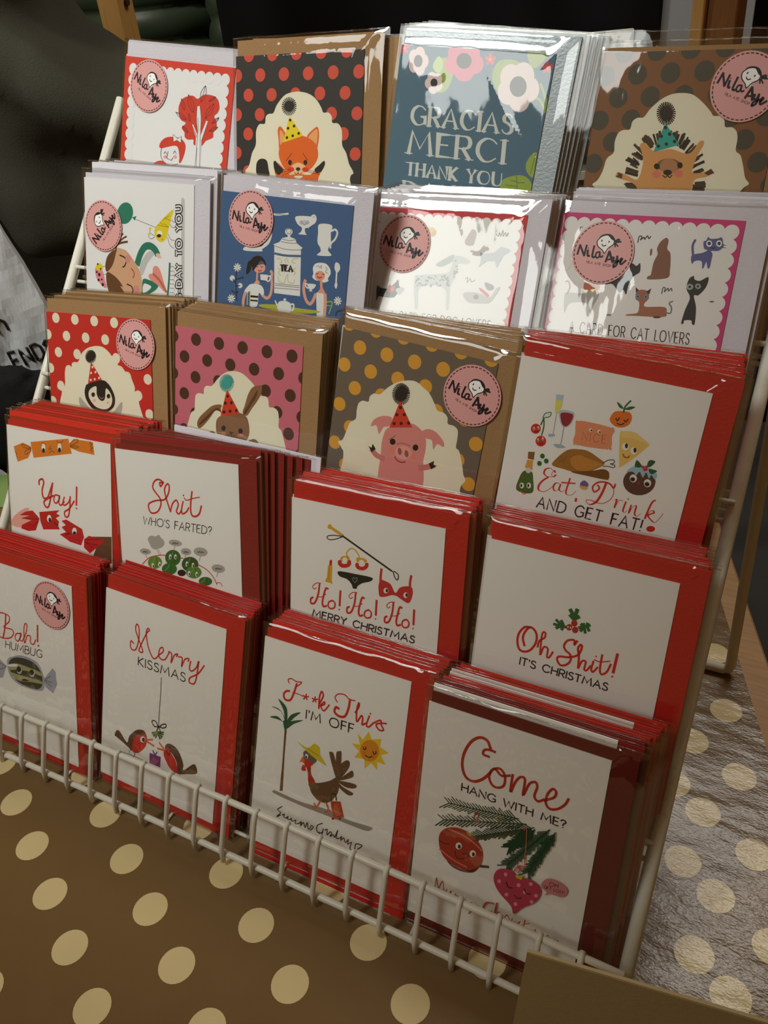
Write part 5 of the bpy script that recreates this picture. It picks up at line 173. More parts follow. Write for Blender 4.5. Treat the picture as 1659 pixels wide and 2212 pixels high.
'merry': ('#f2efe8', '#cf2a22 #2a2422 #1e1a1a #5a7a3a #3a5a30 #8a9a5a #5f3c22 #f2efe8 #d87030 #3060a0 #8a2a7a #8a8070', 'L0;1.066;271 1135 246 1147 242 1105 261 1083 296 1102 316 1189 312 1267 293 1289 283 1248 310 1187 357 1101 321 1095 342 1157 385 1250 407 1276 394 1287 379 1248 401 1156 441 1088 470 1083 498 1117|L0;1.066;498 1117 536 1159 529 1186 507 1169 498 1117 523 1095 557 1106 588 1166|L0;1.066;582 1173 611 1163 610 1098 634 1161 662 1179 652 1157|L0;1.066;669 1162 703 1163 701 1099 726 1161 758 1176 754 1155|L0;1.148;776 1163 769 1106 792 1095 828 1136 842 1184 833 1069 816 1009 776 1005 779 1041 843 1092 890 1168|M1;0.84;320 984 320 1047|M1;0.84;363 1049 322 1015 367 985|M1;0.84;385 985 384 1049|L1;0.84;442 1042 432 1050 416 1049 407 1038 412 1026 429 1020 443 1010 444 997 431 987 414 988 403 997|L1;0.84;501 1043 491 1051 475 1050 466 1040 471 1028 487 1021 502 1012 503 998 490 989 473 990 462 999|M1;0.84;522 989 531 1053 560 1006 588 1055 599 991|M1;0.84;618 992 647 1056 678 993|M1;0.84;628 1015 667 1016|L1;0.84;735 1050 725 1058 709 1057 700 1046 705 1034 722 1028 736 1018 737 1005 724 995 707 996 697 1005|L2;0.6;531 959 533 816 529 690 530 575|L2;0.9;530 575 494 562 469 584 474 602 504 603 530 573 564 604 593 615 594 594 566 576 530 570 509 515|L2;0.8;532 571 556 527|L3;1;526 532 568 507|L3;1;526 532 532 501|L4;1;526 532 546 481|L3;1;526 532 489 482|L3;1;526 532 552 485|L3;1;526 532 565 500|L4;1;526 532 484 492|L5;1;526 532 559 491|L4;1;526 532 473 503|L5;1;526 532 511 483|L3;1;526 532 566 511|L5;1;526 532 578 530|L4;1;526 532 579 546|L5;1;526 532 477 496|L4;1;526 532 541 492|L4;1;526 532 574 527|L3;1;526 532 484 495|L4;1;526 532 508 478|L5;1;526 532 504 484|L3;1;526 532 473 506|L5;1;526 532 476 494|L4;1;526 532 563 508|P6;0;126 351 140 396 172 404 245 339 267 402 327 470 388 493 420 471 425 430 392 417 297 294 259 306 148 346|P0;0;329 425 378 449 420 471 431 421 413 360 360 298 311 282 297 304 304 373|E7;0;391 419 23 9 1 -25|E2;0;398 419 13 5 1 -17|L8;1.6;430 432 482 451|L8;1.6;435 417 497 406|L6;0.5;272 284 274 251|L9;0.8;323 287 322 254 306 247|P6;0;603 457 643 479 704 462 743 414 767 360 773 320 860 403 888 340 798 298 740 274 716 275 705 357 647 419 599 422|P0;0;593 414 622 441 660 403 701 355 716 273 656 283 611 330 587 374|L8;1.5;587 417 543 451|L8;1.5;585 406 530 400|L2;0.7;614 417 619 392 637 389 641 422|Q10;0;460 337 563 343 563 257 462 254|L9;0.8;507 337 487 367 512 345 529 373 513 340|L11;0.7;198 244 337 254 425 251|L6;0.5;693 271 694 250|L6;0.5;740 280 743 265'),
'fk': ('#f2efe8', '#cf2a22 #221c20 #1f5a3c #6b4a2c #9a8f80 #ecc830 #e09020 #1e1a1a #e07020 #6b4b30 #b0281c #6a6058 #c83020 #e07830 #f2efe8 #dcc428 #a89018 #c85a30 #c85228 #3a2418 #7a2e18 #2a2020', 'L0;0.82;211 1215 201 1233 222 1249 263 1241 302 1247 282 1221 266 1206|L0;1.476;267 1227 253 1161 230 1102 190 1095 178 1128 196 1154 219 1161|L0;0.656;242 1157 287 1161 322 1156|M0;0.984;342 1159 344 1179|M0;0.984;342 1159 363 1168|M0;0.984;342 1159 353 1144|M0;0.984;342 1159 327 1140|M0;0.984;342 1159 322 1162|M0;0.984;409 1162 410 1182|M0;0.984;409 1162 430 1171|M0;0.984;409 1162 420 1147|M0;0.984;409 1162 395 1143|M0;0.984;409 1162 389 1165|L0;1.23;446 1147 467 1205 453 1231 441 1187 444 1111|L0;1.066;448 1128 477 1167 483 1154 458 1131 483 1108 516 1159|L0;0.82;571 1196 552 1221 571 1251 618 1260 652 1241 693 1244|L0;1.64;657 1242 653 1181 634 1120 592 1107 558 1126 565 1159 587 1156|L0;1.23;703 1167 723 1213 720 1237 711 1189 720 1112 746 1160 758 1144 758 1104 782 1122|L0;1.148;801 1178 788 1114 805 1104 832 1138|E0;0;806 1194 6 2 1 -6|L0;1.148;832 1138 878 1173 887 1146 906 1117 877 1108 853 1135 881 1154 920 1165|M1;0.875;358 1014 358 1074|M1;0.875;377 1075 377 1061|M1;0.875;396 1015 404 1076 430 1031 455 1077 465 1017|L1;0.875;564 1081 541 1074 530 1050 541 1026 564 1021 586 1028 597 1052 586 1076 564 1081|M1;0.875;650 1084 616 1083 616 1023|M1;0.875;616 1055 646 1056|M1;0.875;703 1086 669 1085 669 1024|M1;0.875;669 1056 699 1057|P2;0;207 936 170 999 92 1012 151 1014 195 975|P2;0;207 936 186 1015 139 1082 207 1042 221 952|P2;0;207 936 145 938 86 935 144 959 205 925|P2;0;211 927 245 1002 316 1043 269 988 223 920|P2;0;217 924 260 964 338 994 273 947 220 893|P2;0;192 942 226 953 221 887 207 883|Q3;0;207 883 224 886 224 715 234 448 210 440 212 656|P4;0;163 425 190 429 382 423 565 443 725 429 887 444 910 437 871 405 750 400 593 399 384 396 173 406|Q5;0;734 1036 775 1008 808 1075 835 1029 899 1055 896 999 960 980 908 947 948 895 889 894 896 840 849 875 809 819 801 884 728 869 759 921 699 957 759 967|E6;0;829 950 65 22 9 -71|L7;0.7;783 960 791 945 802 955 799 966|L7;0.7;853 954 862 939 874 951 871 962|L7;0.7;803 911 830 905 849 919|E8;0;796 924 9 3 1 -9|E8;0;859 923 9 3 1 -9|P9;0;618 682 552 829 561 848 584 840 637 710|P9;0;622 694 600 845 619 873 639 864 644 702|P9;0;633 693 640 785 678 831 703 824 696 774 645 686|P9;0;640 684 689 740 723 775 738 757 728 727 641 674|P9;0;641 674 727 690 766 688 758 664 699 647 637 662|P9;0;632 660 678 640 746 627 742 608 705 601 635 634|P9;0;425 578 502 607 577 651 628 696 644 648 640 582 603 519 561 484 504 481 455 512 434 548|P10;0;389 707 424 704 435 648 468 605 464 587 423 577 409 649|P11;0;362 774 392 795 464 761 445 722 411 715 382 716|P12;0;386 739 439 725 435 707 392 676 378 703|P13;0;341 696 364 748 378 703 354 706|P0;0;368 689 386 679 394 655 360 648|E14;0;389 756 12 4 2 -17|E7;0;387 750 7 2 1 -10|P15;0;309 836 378 817 411 833 436 863 477 851 488 801 539 744 440 769 392 790|L16;0.6;390 815 437 800 477 792|L17;1.3;521 482 498 428 465 415|L17;1.3;498 428 479 449|L17;1.3;566 486 586 446 563 415|L17;1.3;586 446 605 442|Q18;0;594 512 668 536 705 437 628 390|L19;1;603 519 598 561 625 568 637 532|L20;0.5;613 504 659 518 684 446 636 421 613 504|E21;0;625 395 8 3 1 -7|E21;0;676 415 8 3 1 -7|L1;0.7;240 334 207 298 233 285 205 245 234 268|L1;0.7;246 273 263 285 259 266 277 262 294 280 289 261 313 265 318 278 326 258 354 276 351 251 380 263 396 281 393 251 413 282 428 253 442 293 452 252 468 264 472 283 490 279 470 247|L1;0.7;554 333 517 301 522 257 556 265 564 297 553 236 533 262|L1;0.7;576 291 592 303 596 265 616 295 628 289 619 263 640 283 653 271 669 328 664 270 691 281 701 297 698 267 718 292 733 265 752 295 750 261 775 283 770 235 802 243 808 285 852 292 823 252'),
'come': ('#f2efe8', '#b83020 #281a28 #1e4024 #b03424 #5a1a14 #d88070 #f2efe8 #1e1a1a #3a1010 #c8a830 #c06050 #b03c50 #d88890 #c86058 #c07a7a #4a2030 #b84a30', 'L0;1.558;394 1257 357 1261 364 1292 399 1301 425 1299|L0;1.804;399 1301 372 1352 325 1357 277 1310 245 1223 243 1142 272 1078 322 1067 371 1101 407 1150|L0;1.558;407 1150 424 1185 463 1207 497 1175 500 1113 467 1083 430 1090 408 1139 433 1195 478 1167 527 1187|L0;1.558;541 1198 542 1085 561 1156 586 1200 613 1193 615 1093 640 1176 672 1201 686 1173 678 1113 702 1089 734 1114|L0;1.558;734 1108 784 1146 793 1184 772 1197 748 1154 746 1096 774 1069 816 1087 850 1129 864 1171|M1;0.875;256 980 255 1028|M1;0.875;295 980 294 1028|M1;0.875;256 1005 294 1006|M1;0.875;307 980 328 1028 352 980|M1;0.875;315 997 343 998|M1;0.875;364 980 363 1028 404 981 402 1028|L1;0.875;461 1020 449 1028 433 1028 419 1016 417 997 431 983 447 981 463 988|M1;0.875;463 986 462 1002 446 1002|M1;0.875;510 1029 526 981 541 1022 558 981 572 1029|M1;0.875;585 981 584 1029|M1;0.875;597 1029 633 1029|M1;0.875;615 1029 616 981|M1;0.875;646 981 645 1029|M1;0.875;684 982 683 1029|M1;0.875;646 1007 684 1007|M1;0.875;733 982 739 1029 761 994 781 1030 790 982|M1;0.875;829 1030 801 1030 802 982 832 982|M1;0.875;802 1007 826 1007|L1;0.875;843 1020 848 1027 859 1030 869 1025 869 1016 859 1006 857 995|M1;0.875;858 984 858 982|L2;0.7;192 868 610 935|L2;0.65;192 868 158 894|L2;0.65;192 868 134 813|L2;0.65;212 871 180 896|L2;0.65;212 871 160 822|L2;0.65;231 874 201 898|L2;0.65;231 874 191 836|L2;0.65;251 877 202 915|L2;0.65;251 877 212 840|L2;0.65;270 881 229 913|L2;0.65;270 881 225 838|L2;0.65;290 884 252 913|L2;0.65;290 884 244 840|L2;0.65;309 887 276 912|L2;0.65;309 887 256 836|L2;0.65;328 890 298 914|L2;0.65;328 890 289 852|L2;0.65;348 893 318 915|L2;0.65;348 893 308 855|L2;0.65;367 896 330 924|L2;0.65;367 896 312 844|L2;0.65;386 899 350 927|L2;0.65;386 899 350 864|L2;0.65;405 902 371 928|L2;0.65;405 902 349 848|L2;0.65;424 905 394 928|L2;0.65;424 905 376 859|L2;0.65;443 908 407 936|L2;0.65;443 908 394 861|L2;0.65;461 911 427 938|L2;0.65;461 911 413 864|L2;0.65;480 914 442 944|L2;0.65;480 914 433 868|L2;0.65;499 917 453 953|L2;0.65;499 917 453 873|L2;0.65;518 920 487 944|L2;0.65;518 920 484 887|L2;0.65;536 923 490 959|L2;0.65;536 923 493 881|L2;0.65;555 926 523 951|L2;0.65;555 926 501 874|L2;0.65;573 929 534 960|L2;0.65;573 929 525 882|L2;0.65;592 932 547 967|L2;0.65;592 932 553 894|L2;0.7;172 745 658 921|L2;0.65;172 745 130 764|L2;0.65;172 745 122 683|L2;0.65;196 754 159 770|L2;0.65;196 754 148 694|L2;0.65;218 762 183 778|L2;0.65;218 762 173 705|L2;0.65;241 770 192 793|L2;0.65;241 770 190 706|L2;0.65;264 778 211 802|L2;0.65;264 778 223 727|L2;0.65;287 787 249 804|L2;0.65;287 787 253 744|L2;0.65;309 795 264 815|L2;0.65;309 795 268 743|L2;0.65;332 803 297 819|L2;0.65;332 803 283 741|L2;0.65;354 811 310 831|L2;0.65;354 811 310 755|L2;0.65;376 819 339 837|L2;0.65;376 819 342 775|L2;0.65;399 827 366 842|L2;0.65;399 827 362 781|L2;0.65;421 835 382 853|L2;0.65;421 835 383 787|L2;0.65;443 843 402 862|L2;0.65;443 843 396 784|L2;0.65;465 851 412 875|L2;0.65;465 851 432 809|L2;0.65;486 859 445 878|L2;0.65;486 859 454 817|L2;0.65;508 867 461 889|L2;0.65;508 867 460 805|L2;0.65;530 875 493 892|L2;0.65;530 875 486 818|L2;0.65;551 883 513 901|L2;0.65;551 883 523 845|L2;0.65;573 890 524 913|L2;0.65;573 890 538 845|L2;0.65;594 898 559 915|L2;0.65;594 898 557 850|L2;0.65;616 906 579 923|L2;0.65;616 906 579 859|L2;0.65;637 913 595 933|L2;0.65;637 913 601 866|L2;0.7;353 704 704 918|L2;0.65;353 704 301 712|L2;0.65;353 704 324 652|L2;0.65;369 714 330 720|L2;0.65;369 714 344 668|L2;0.65;386 724 347 730|L2;0.65;386 724 353 666|L2;0.65;402 734 357 741|L2;0.65;402 734 365 667|L2;0.65;419 744 370 752|L2;0.65;419 744 383 681|L2;0.65;435 754 374 764|L2;0.65;435 754 410 710|L2;0.65;451 764 415 770|L2;0.65;451 764 425 717|L2;0.65;467 774 422 781|L2;0.65;467 774 434 715|L2;0.65;484 784 429 793|L2;0.65;484 784 454 731|L2;0.65;500 794 440 803|L2;0.65;500 794 476 751|L2;0.65;516 803 459 813|L2;0.65;516 803 489 755|L2;0.65;532 813 475 823|L2;0.65;532 813 508 770|L2;0.65;548 823 488 833|L2;0.65;548 823 512 759|L2;0.65;564 832 504 843|L2;0.65;564 832 531 774|L2;0.65;579 842 540 849|L2;0.65;579 842 541 773|L2;0.65;595 852 549 860|L2;0.65;595 852 571 808|L2;0.65;611 861 561 870|L2;0.65;611 861 580 806|L2;0.65;626 871 580 879|L2;0.65;626 871 601 825|L2;0.65;642 880 604 887|L2;0.65;642 880 611 823|L2;0.65;658 890 612 898|L2;0.65;658 890 633 845|L2;0.65;673 899 628 907|L2;0.65;673 899 640 838|L2;0.65;689 909 637 918|L2;0.65;689 909 659 855|L2;0.7;583 736 710 909|L2;0.65;583 736 535 716|L2;0.65;583 736 575 678|L2;0.65;589 744 545 726|L2;0.65;589 744 581 692|L2;0.65;595 752 546 732|L2;0.65;595 752 588 703|L2;0.65;601 760 544 737|L2;0.65;601 760 591 692|L2;0.65;607 768 553 746|L2;0.65;607 768 600 721|L2;0.65;612 776 565 757|L2;0.65;612 776 604 717|L2;0.65;618 784 578 768|L2;0.65;618 784 607 708|L2;0.65;624 792 567 769|L2;0.65;624 792 615 730|L2;0.65;630 800 574 777|L2;0.65;630 800 622 748|L2;0.65;636 808 592 790|L2;0.65;636 808 627 746|L2;0.65;642 815 585 793|L2;0.65;642 815 632 750|L2;0.65;647 823 610 808|L2;0.65;647 823 638 759|L2;0.65;653 831 592 807|L2;0.65;653 831 643 763|L2;0.65;659 839 598 815|L2;0.65;659 839 648 764|L2;0.65;665 847 622 830|L2;0.65;665 847 657 793|L2;0.65;670 855 619 835|L2;0.65;670 855 659 780|L2;0.65;676 863 630 844|L2;0.65;676 863 665 789|L2;0.65;682 870 623 847|L2;0.65;682 870 673 810|L2;0.65;687 878 635 857|L2;0.65;687 878 677 804|L2;0.65;693 886 636 864|L2;0.65;693 886 685 832|L2;0.65;699 894 641 871|L2;0.65;699 894 691 843|L2;0.65;705 902 658 883|L2;0.65;705 902 694 828|L2;0.7;587 618 791 945|L2;0.65;587 618 528 587|L2;0.65;587 618 583 563|L2;0.65;597 634 552 610|L2;0.65;597 634 592 569|L2;0.65;606 649 547 618|L2;0.65;606 649 601 582|L2;0.65;616 664 555 632|L2;0.65;616 664 611 596|L2;0.65;625 679 567 649|L2;0.65;625 679 621 615|L2;0.65;635 695 588 670|L2;0.65;635 695 630 636|L2;0.65;644 710 595 684|L2;0.65;644 710 640 648|L2;0.65;654 725 595 694|L2;0.65;654 725 650 671|L2;0.65;663 740 624 720|L2;0.65;663 740 658 672|L2;0.65;672 755 629 732|L2;0.65;672 755 668 697|L2;0.65;682 770 642 749|L2;0.65;682 770 676 699|L2;0.65;691 784 647 762|L2;0.65;691 784 687 731|L2;0.65;700 799 643 770|L2;0.65;700 799 696 739|L2;0.65;709 814 666 792|L2;0.65;709 814 704 742|L2;0.65;718 829 672 805|L2;0.65;718 829 715 773|L2;0.65;728 843 667 813|L2;0.65;728 843 723 775|L2;0.65;737 858 682 830|L2;0.65;737 858 733 806|L2;0.65;746 873 690 844|L2;0.65;746 873 742 810|L2;0.65;755 887 698 858|L2;0.65;755 887 751 832|L2;0.65;764 902 709 874|L2;0.65;764 902 759 834|L2;0.65;773 916 728 893|L2;0.65;773 916 769 852|L2;0.65;782 931 727 903|L2;0.65;782 931 777 857|L2;0.7;711 628 826 943|L2;0.65;711 628 656 579|L2;0.65;711 628 722 564|L2;0.65;716 643 680 610|L2;0.65;716 643 726 584|L2;0.65;722 658 673 614|L2;0.65;722 658 729 613|L2;0.65;727 672 683 633|L2;0.65;727 672 738 606|L2;0.65;732 687 679 639|L2;0.65;732 687 744 619|L2;0.65;738 701 702 670|L2;0.65;738 701 748 643|L2;0.65;743 716 690 669|L2;0.65;743 716 753 656|L2;0.65;748 730 708 694|L2;0.65;748 730 755 688|L2;0.65;753 745 700 697|L2;0.65;753 745 765 679|L2;0.65;759 759 711 717|L2;0.65;759 759 768 708|L2;0.65;764 774 713 728|L2;0.65;764 774 775 709|L2;0.65;769 788 720 744|L2;0.65;769 788 779 730|L2;0.65;774 802 735 767|L2;0.65;774 802 783 753|L2;0.65;780 816 739 780|L2;0.65;780 816 788 766|L2;0.65;785 831 741 792|L2;0.65;785 831 792 787|L2;0.65;790 845 741 802|L2;0.65;790 845 799 794|L2;0.65;795 859 759 827|L2;0.65;795 859 803 811|L2;0.65;800 873 759 837|L2;0.65;800 873 809 820|L2;0.65;806 887 756 843|L2;0.65;806 887 813 844|L2;0.65;811 901 773 869|L2;0.65;811 901 819 853|L2;0.65;816 915 780 884|L2;0.65;816 915 826 854|L2;0.65;821 929 786 899|L2;0.65;821 929 828 887|P3;0;153 615 179 682 252 726 340 722 411 670 434 608 427 532 379 473 305 450 224 475 174 526|P4;0;224 475 304 456 378 482 422 529 391 472 328 446 261 448|L5;1;211 696 300 692 379 667 425 640|L5;1;167 535 255 501 345 487|E6;0;282 609 19 9 3 -23|E7;0;286 606 9 4 2 -14|E6;0;373 595 19 8 3 -23|E7;0;378 592 9 4 2 -14|L8;0.6;264 567 280 525 328 541 346 574 313 571|L8;0.6;161 594 189 588 222 594|L7;1.6;427 532 474 548|Q9;0;315 733 352 713 342 704 319 719|L10;0.5;351 811 356 861 376 875 368 806|L10;0.5;652 884 665 901 679 756 676 742 687 653|P11;0;517 501 532 556 570 584 622 593 658 556 717 584 781 566 800 516 776 444 712 376 666 310 642 354 571 405 534 448|E12;0;585 551 11 5 2 -13|E12;0;553 488 11 5 2 -13|E12;0;668 515 11 5 2 -13|E12;0;736 555 11 5 2 -12|E12;0;607 419 11 5 2 -13|E12;0;709 484 11 5 2 -12|E12;0;775 492 11 5 2 -12|E12;0;667 381 11 5 2 -13|E12;0;756 440 11 5 2 -12|L7;0.7;596 502 610 475 636 479|L7;0.7;704 506 719 483 742 488|L7;0.6;652 438 675 425 694 438|Q9;0;640 571 690 592 679 556 648 557|L13;0.7;632 597 648 635 666 619 647 640 698 652 669 633 653 595|P14;0;794 584 823 632 882 644 935 622 942 585 915 550 855 543 823 518 830 542 802 559|L15;0.35;852 620 843 616 839 605 843 595 851 594 859 598 864 609 860 619 852 620|M15;0.35;870 597 871 623|M15;0.35;888 600 888 626|M15;0.35;871 611 888 614|L15;0.28;826 580 823 582 818 582 813 577 813 570 816 565 821 564 826 568|M15;0.28;826 567 826 573 821 572|M15;0.28;839 584 830 583 829 565 838 566|M15;0.28;830 575 837 575|M15;0.28;843 585 853 586|M15;0.28;848 585 847 567|M15;0.28;868 587 867 569 875 570|L15;0.28;888 589 882 587 879 579 882 572 887 571 893 573 896 581 893 588 888 589|L15;0.28;908 589 906 591 903 590 901 587 902 584 905 582 908 580 908 576 905 573 902 573 899 575|M15;0.28;912 592 923 593|M15;0.28;918 592 917 574|M15;0.28;927 593 926 580|M15;0.28;926 576 926 575|L16;0.738;141 247 163 252 167 323 186 256 208 317 225 243 241 270|L16;0.574;259 260 271 272 261 242 281 245|L16;0.574;294 245 298 266 311 247 315 262|L16;0.574;334 240 343 263 359 246 365 261|L16;0.574;378 243 391 230 405 255 407 187 395 169 409 220|L16;0.902;539 321 497 307 481 262 500 240 535 264|L16;0.656;552 260 558 337 559 244 576 278 591 248|L16;0.656;612 246 625 272 644 250|L16;0.656;658 263 657 232 678 230 706 263 690 224|L16;0.738;734 289 732 226 753 225|L16;0.574;718 250 761 279|L16;0.656;781 246 780 214 801 256 804 214 828 251 829 215 843 216|L16;0.656;879 253 856 229 869 211 885 244 894 218 907 237|L16;0.656;936 246 914 222 944 226 921 207'),
'sticker': ('#d99a98', '#4a1820 #f4f2f0 #1e1a1a #241418 #5a3038', 'M0;0.65;172 0 171 14|M0;0.65;170 26 167 39|M0;0.65;164 51 160 64|M0;0.65;155 75 149 87|M0;0.65;142 97 134 108|M0;0.65;126 117 116 127|M0;0.65;107 134 96 143|M0;0.65;86 149 74 155|M0;0.65;63 160 50 165|M0;0.65;38 168 25 170|M0;0.65;13 172 -1 172|M0;0.65;-13 172 -27 170|M0;0.65;-38 168 -52 164|M0;0.65;-63 160 -75 155|M0;0.65;-86 149 -98 142|M0;0.65;-107 134 -118 125|M0;0.65;-126 117 -135 107|M0;0.65;-142 97 -149 85|M0;0.65;-155 75 -160 62|M0;0.65;-164 51 -168 37|M0;0.65;-170 26 -172 12|M0;0.65;-172 0 -171 -14|M0;0.65;-170 -26 -167 -39|M0;0.65;-164 -51 -160 -64|M0;0.65;-155 -75 -149 -87|M0;0.65;-142 -97 -134 -108|M0;0.65;-126 -117 -116 -127|M0;0.65;-107 -134 -96 -143|M0;0.65;-86 -149 -74 -155|M0;0.65;-63 -160 -50 -165|M0;0.65;-38 -168 -25 -170|M0;0.65;-13 -172 1 -172|M0;0.65;13 -172 27 -170|M0;0.65;38 -168 52 -164|M0;0.65;63 -160 75 -155|M0;0.65;86 -149 98 -142|M0;0.65;107 -134 118 -125|M0;0.65;126 -117 135 -107|M0;0.65;142 -97 149 -85|M0;0.65;155 -75 160 -62|M0;0.65;164 -51 168 -37|M0;0.65;170 -26 172 -12|P1;0;-35 62 -32 85 -8 101 30 106 62 80 63 50 38 27 23 1 4 4 -23 28|P2;0;-35 69 -26 91 -2 106 33 107 58 90 70 64 47 75 25 97 1 96 -20 86|L2;0.6;-21 88 -37 68 -32 40 -2 13 11 -4 31 24 60 46 64 73|E2;0;-10 70 4 0 -1 -7|E2;0;33 62 4 0 0 -6|L2;0.6;-9 48 2 38 17 43|L2;0.9;67 63 87 74 93 67 72 57|L2;0.9;72 57 104 59|L2;0.8;70 53 88 33|L2;0.8;66 52 72 31|L3;1.2;-152 -5 -139 50|L3;1.2;-139 49 -110 -15|L3;1.2;-110 -15 -99 46|L3;1.3;-90 17 -89 -14 -78 -17|E3;0;-88 29 4 1 1 -3|L3;1.2;-53 41 -61 -15 -52 -26 -41 -20|L3;1;-18 4 -35 1 -41 -17 -31 -30 -19 -22 -17 2|L3;1;-17 3 -14 -20 -6 -26 3 -19|L3;1.3;22 -55 40 5|L3;1.4;40 5 64 -59|L3;1;35 -43 72 -33|L3;1.2;66 -28 69 -49 84 -48 89 -23|L3;1.2;89 -23 91 -68 72 -87 74 -67 108 -47|L3;1.2;108 -59 119 -43 113 -38 107 -55 115 -71 141 -50|M4;0.245;-94 -57 -92 -43 -84 -59 -82 -45|M4;0.245;-81 -60 -79 -46|M4;0.245;-75 -47 -78 -61 -71 -62|M4;0.245;-67 -63 -59 -50 -56 -65|M4;0.245;-64 -58 -57 -60|M4;0.245;-43 -68 -35 -55 -32 -70|M4;0.245;-40 -63 -33 -64|M4;0.245;-26 -57 -23 -64 -17 -58|M4;0.245;-23 -64 -24 -71|M4;0.245;-6 -60 -13 -59 -16 -73 -8 -74|M4;0.245;-14 -66 -8 -67|L4;0.245;14 -66 12 -64 10 -64 7 -66 8 -68 11 -71 13 -73 12 -76 10 -78 7 -77 5 -74|M4;0.245;15 -79 18 -65|M4;0.245;25 -81 28 -67|M4;0.245;17 -72 27 -74|L4;0.245;38 -69 33 -70 30 -75 31 -81 36 -83 41 -83 44 -78 43 -72 38 -69|M4;0.245;46 -85 49 -71|L4;0.245;49 -71 55 -73 56 -76 55 -79 52 -80 47 -79')}
def art_mesh(name, rect, z0=0.00002, dz=0.000006):
    base, cols, data = ART[name]; cols = cols.split(' '); verts = []; faces = []; mi = []
    boxes = []
    for ent in data.split('|'):
        head, wdt, nums = ent.split(';'); kind = head[0]; ci = int(head[1:]); wdt = float(wdt)
        v = [int(a)/10 for a in nums.split(' ')]; p = [(v[i], v[i+1]) for i in range(0, len(v), 2)]
        polys = []
        if kind == 'E':
            c, A, B = p; n = 22 if max(abs(A[0]), abs(A[1]), abs(B[0]), abs(B[1])) > 1.5 else 12
            polys = [[(c[0]+A[0]*math.cos(t)+B[0]*math.sin(t), c[1]+A[1]*math.cos(t)+B[1]*math.sin(t)) for t in [2*math.pi*k/n for k in range(n)]]]
        elif kind in 'PQ':
            q = smooth_curve(p, True, 5) if kind == 'P' else p
            polys = [q]
        else:
            if kind in 'LC' and len(p) > 2: p = smooth_curve(p, False, 5)
            p = [a for i, a in enumerate(p) if i == 0 or (abs(a[0]-p[i-1][0]) + abs(a[1]-p[i-1][1])) > 1e-3]
            if len(p) < 2: continue
            L_, R_ = [], []
            for i, a in enumerate(p):
                b0 = p[max(i-1, 0)]; b1 = p[min(i+1, len(p)-1)]; dx, dy = b1[0]-b0[0], b1[1]-b0[1]; l = math.hypot(dx, dy) or 1; dx /= l; dy /= l
                wd = wdt*.5
                if kind in 'CK': wd *= .3 + .7*max(0, abs(dy) if kind == 'K' else -dy)
                e = 0
                if i == 0: e = -wd*.5
                if i == len(p)-1: e = wd*.5
                k = 1
                if 0 < i < len(p)-1:
                    d1 = (a[0]-b0[0], a[1]-b0[1]); l1 = math.hypot(*d1) or 1; cs = (d1[0]*dx+d1[1]*dy)/l1; k = 1/max(.6, cs)
                cx, cy = a[0]+dx*e, a[1]+dy*e
                L_.append((cx-dy*wd*k, cy+dx*wd*k)); R_.append((cx+dy*wd*k, cy-dx*wd*k))
            if rect:
                for i in range(len(p)-1): polys.append([L_[i], R_[i], R_[i+1], L_[i+1]])
            else:
                for i in range(len(p)-1): polys.append([L_[i], R_[i], R_[i+1], L_[i+1]])
        if not polys: continue
        us = [a[0] for q in polys for a in q]; ws = [a[1] for q in polys for a in q]; bb = (min(us), min(ws), max(us), max(ws))
        lev = 1+max([l for (b, l) in boxes if b[0] < bb[2] and b[2] > bb[0] and b[1] < bb[3] and b[3] > bb[1]] or [0]); boxes.append((bb, lev))
        z = z0+dz*lev
        for q in polys:
            if rect: q = clip(q, *rect)
            if len(q) < 3: continue
            s = sum(q[i-1][0]*q[i][1]-q[i][0]*q[i-1][1] for i in range(len(q)))
            if abs(s) < 1e-4: continue
            if s < 0: q = q[::-1]
            o = len(verts); verts += [(a[0]*.001, a[1]*.001, z) for a in q]
            if len(q) > 4:
                for t in geometry.tessellate_polygon([[Vector((a[0], a[1], 0)) for a in q]]):
                    t = [o+k for k in t]
                    A, B, D = [verts[k] for k in t]
                    if (B[0]-A[0])*(D[1]-A[1])-(B[1]-A[1])*(D[0]-A[0]) < 0: t = t[::-1]
                    faces.append(tuple(t)); mi.append(ci)
            else:
                faces.append(tuple(range(o, o+len(q)))); mi.append(ci)
    me = bpy.data.meshes.new('printed_picture'); me.from_pydata(verts, [], faces)
    for c in cols: me.materials.append(ink(c))
    me.polygons.foreach_set('material_index', mi); me.update()
    return me, base

# ------------------------------------------------------------------ the hall
def flat(name, pts, z0, z1, m, parent=None):
    bm = bmesh.new(); lo = [bm.verts.new((x, y, z0)) for x, y in pts]; hi = [bm.verts.new((x, y, z1)) for x, y in pts]
    bm.faces.new(lo[::-1]); bm.faces.new(hi); n = len(pts)
    for i in range(n): bm.faces.new([lo[i], lo[(i+1) % n], hi[(i+1) % n], hi[i]])
    return bmo(name, bm, m, parent)
fl = flat('floor', [(-6, -5), (6, -5), (6, 5.2), (-6, 5.2)], -.80, -.75, mat('hall_floor', '#2e2c29', .6, .3, grain=.35, gscale=9, bump=.2, bscale=30)); fl['kind'] = 'structure'
wb = flat('wall_back', [(-6, 5.2), (6, 5.2), (6, 5.3), (-6, 5.3)], -.75, 3.2, mat('hall_wall', '#161514', .8, .2, grain=.3, gscale=3)); wb['kind'] = 'structure'

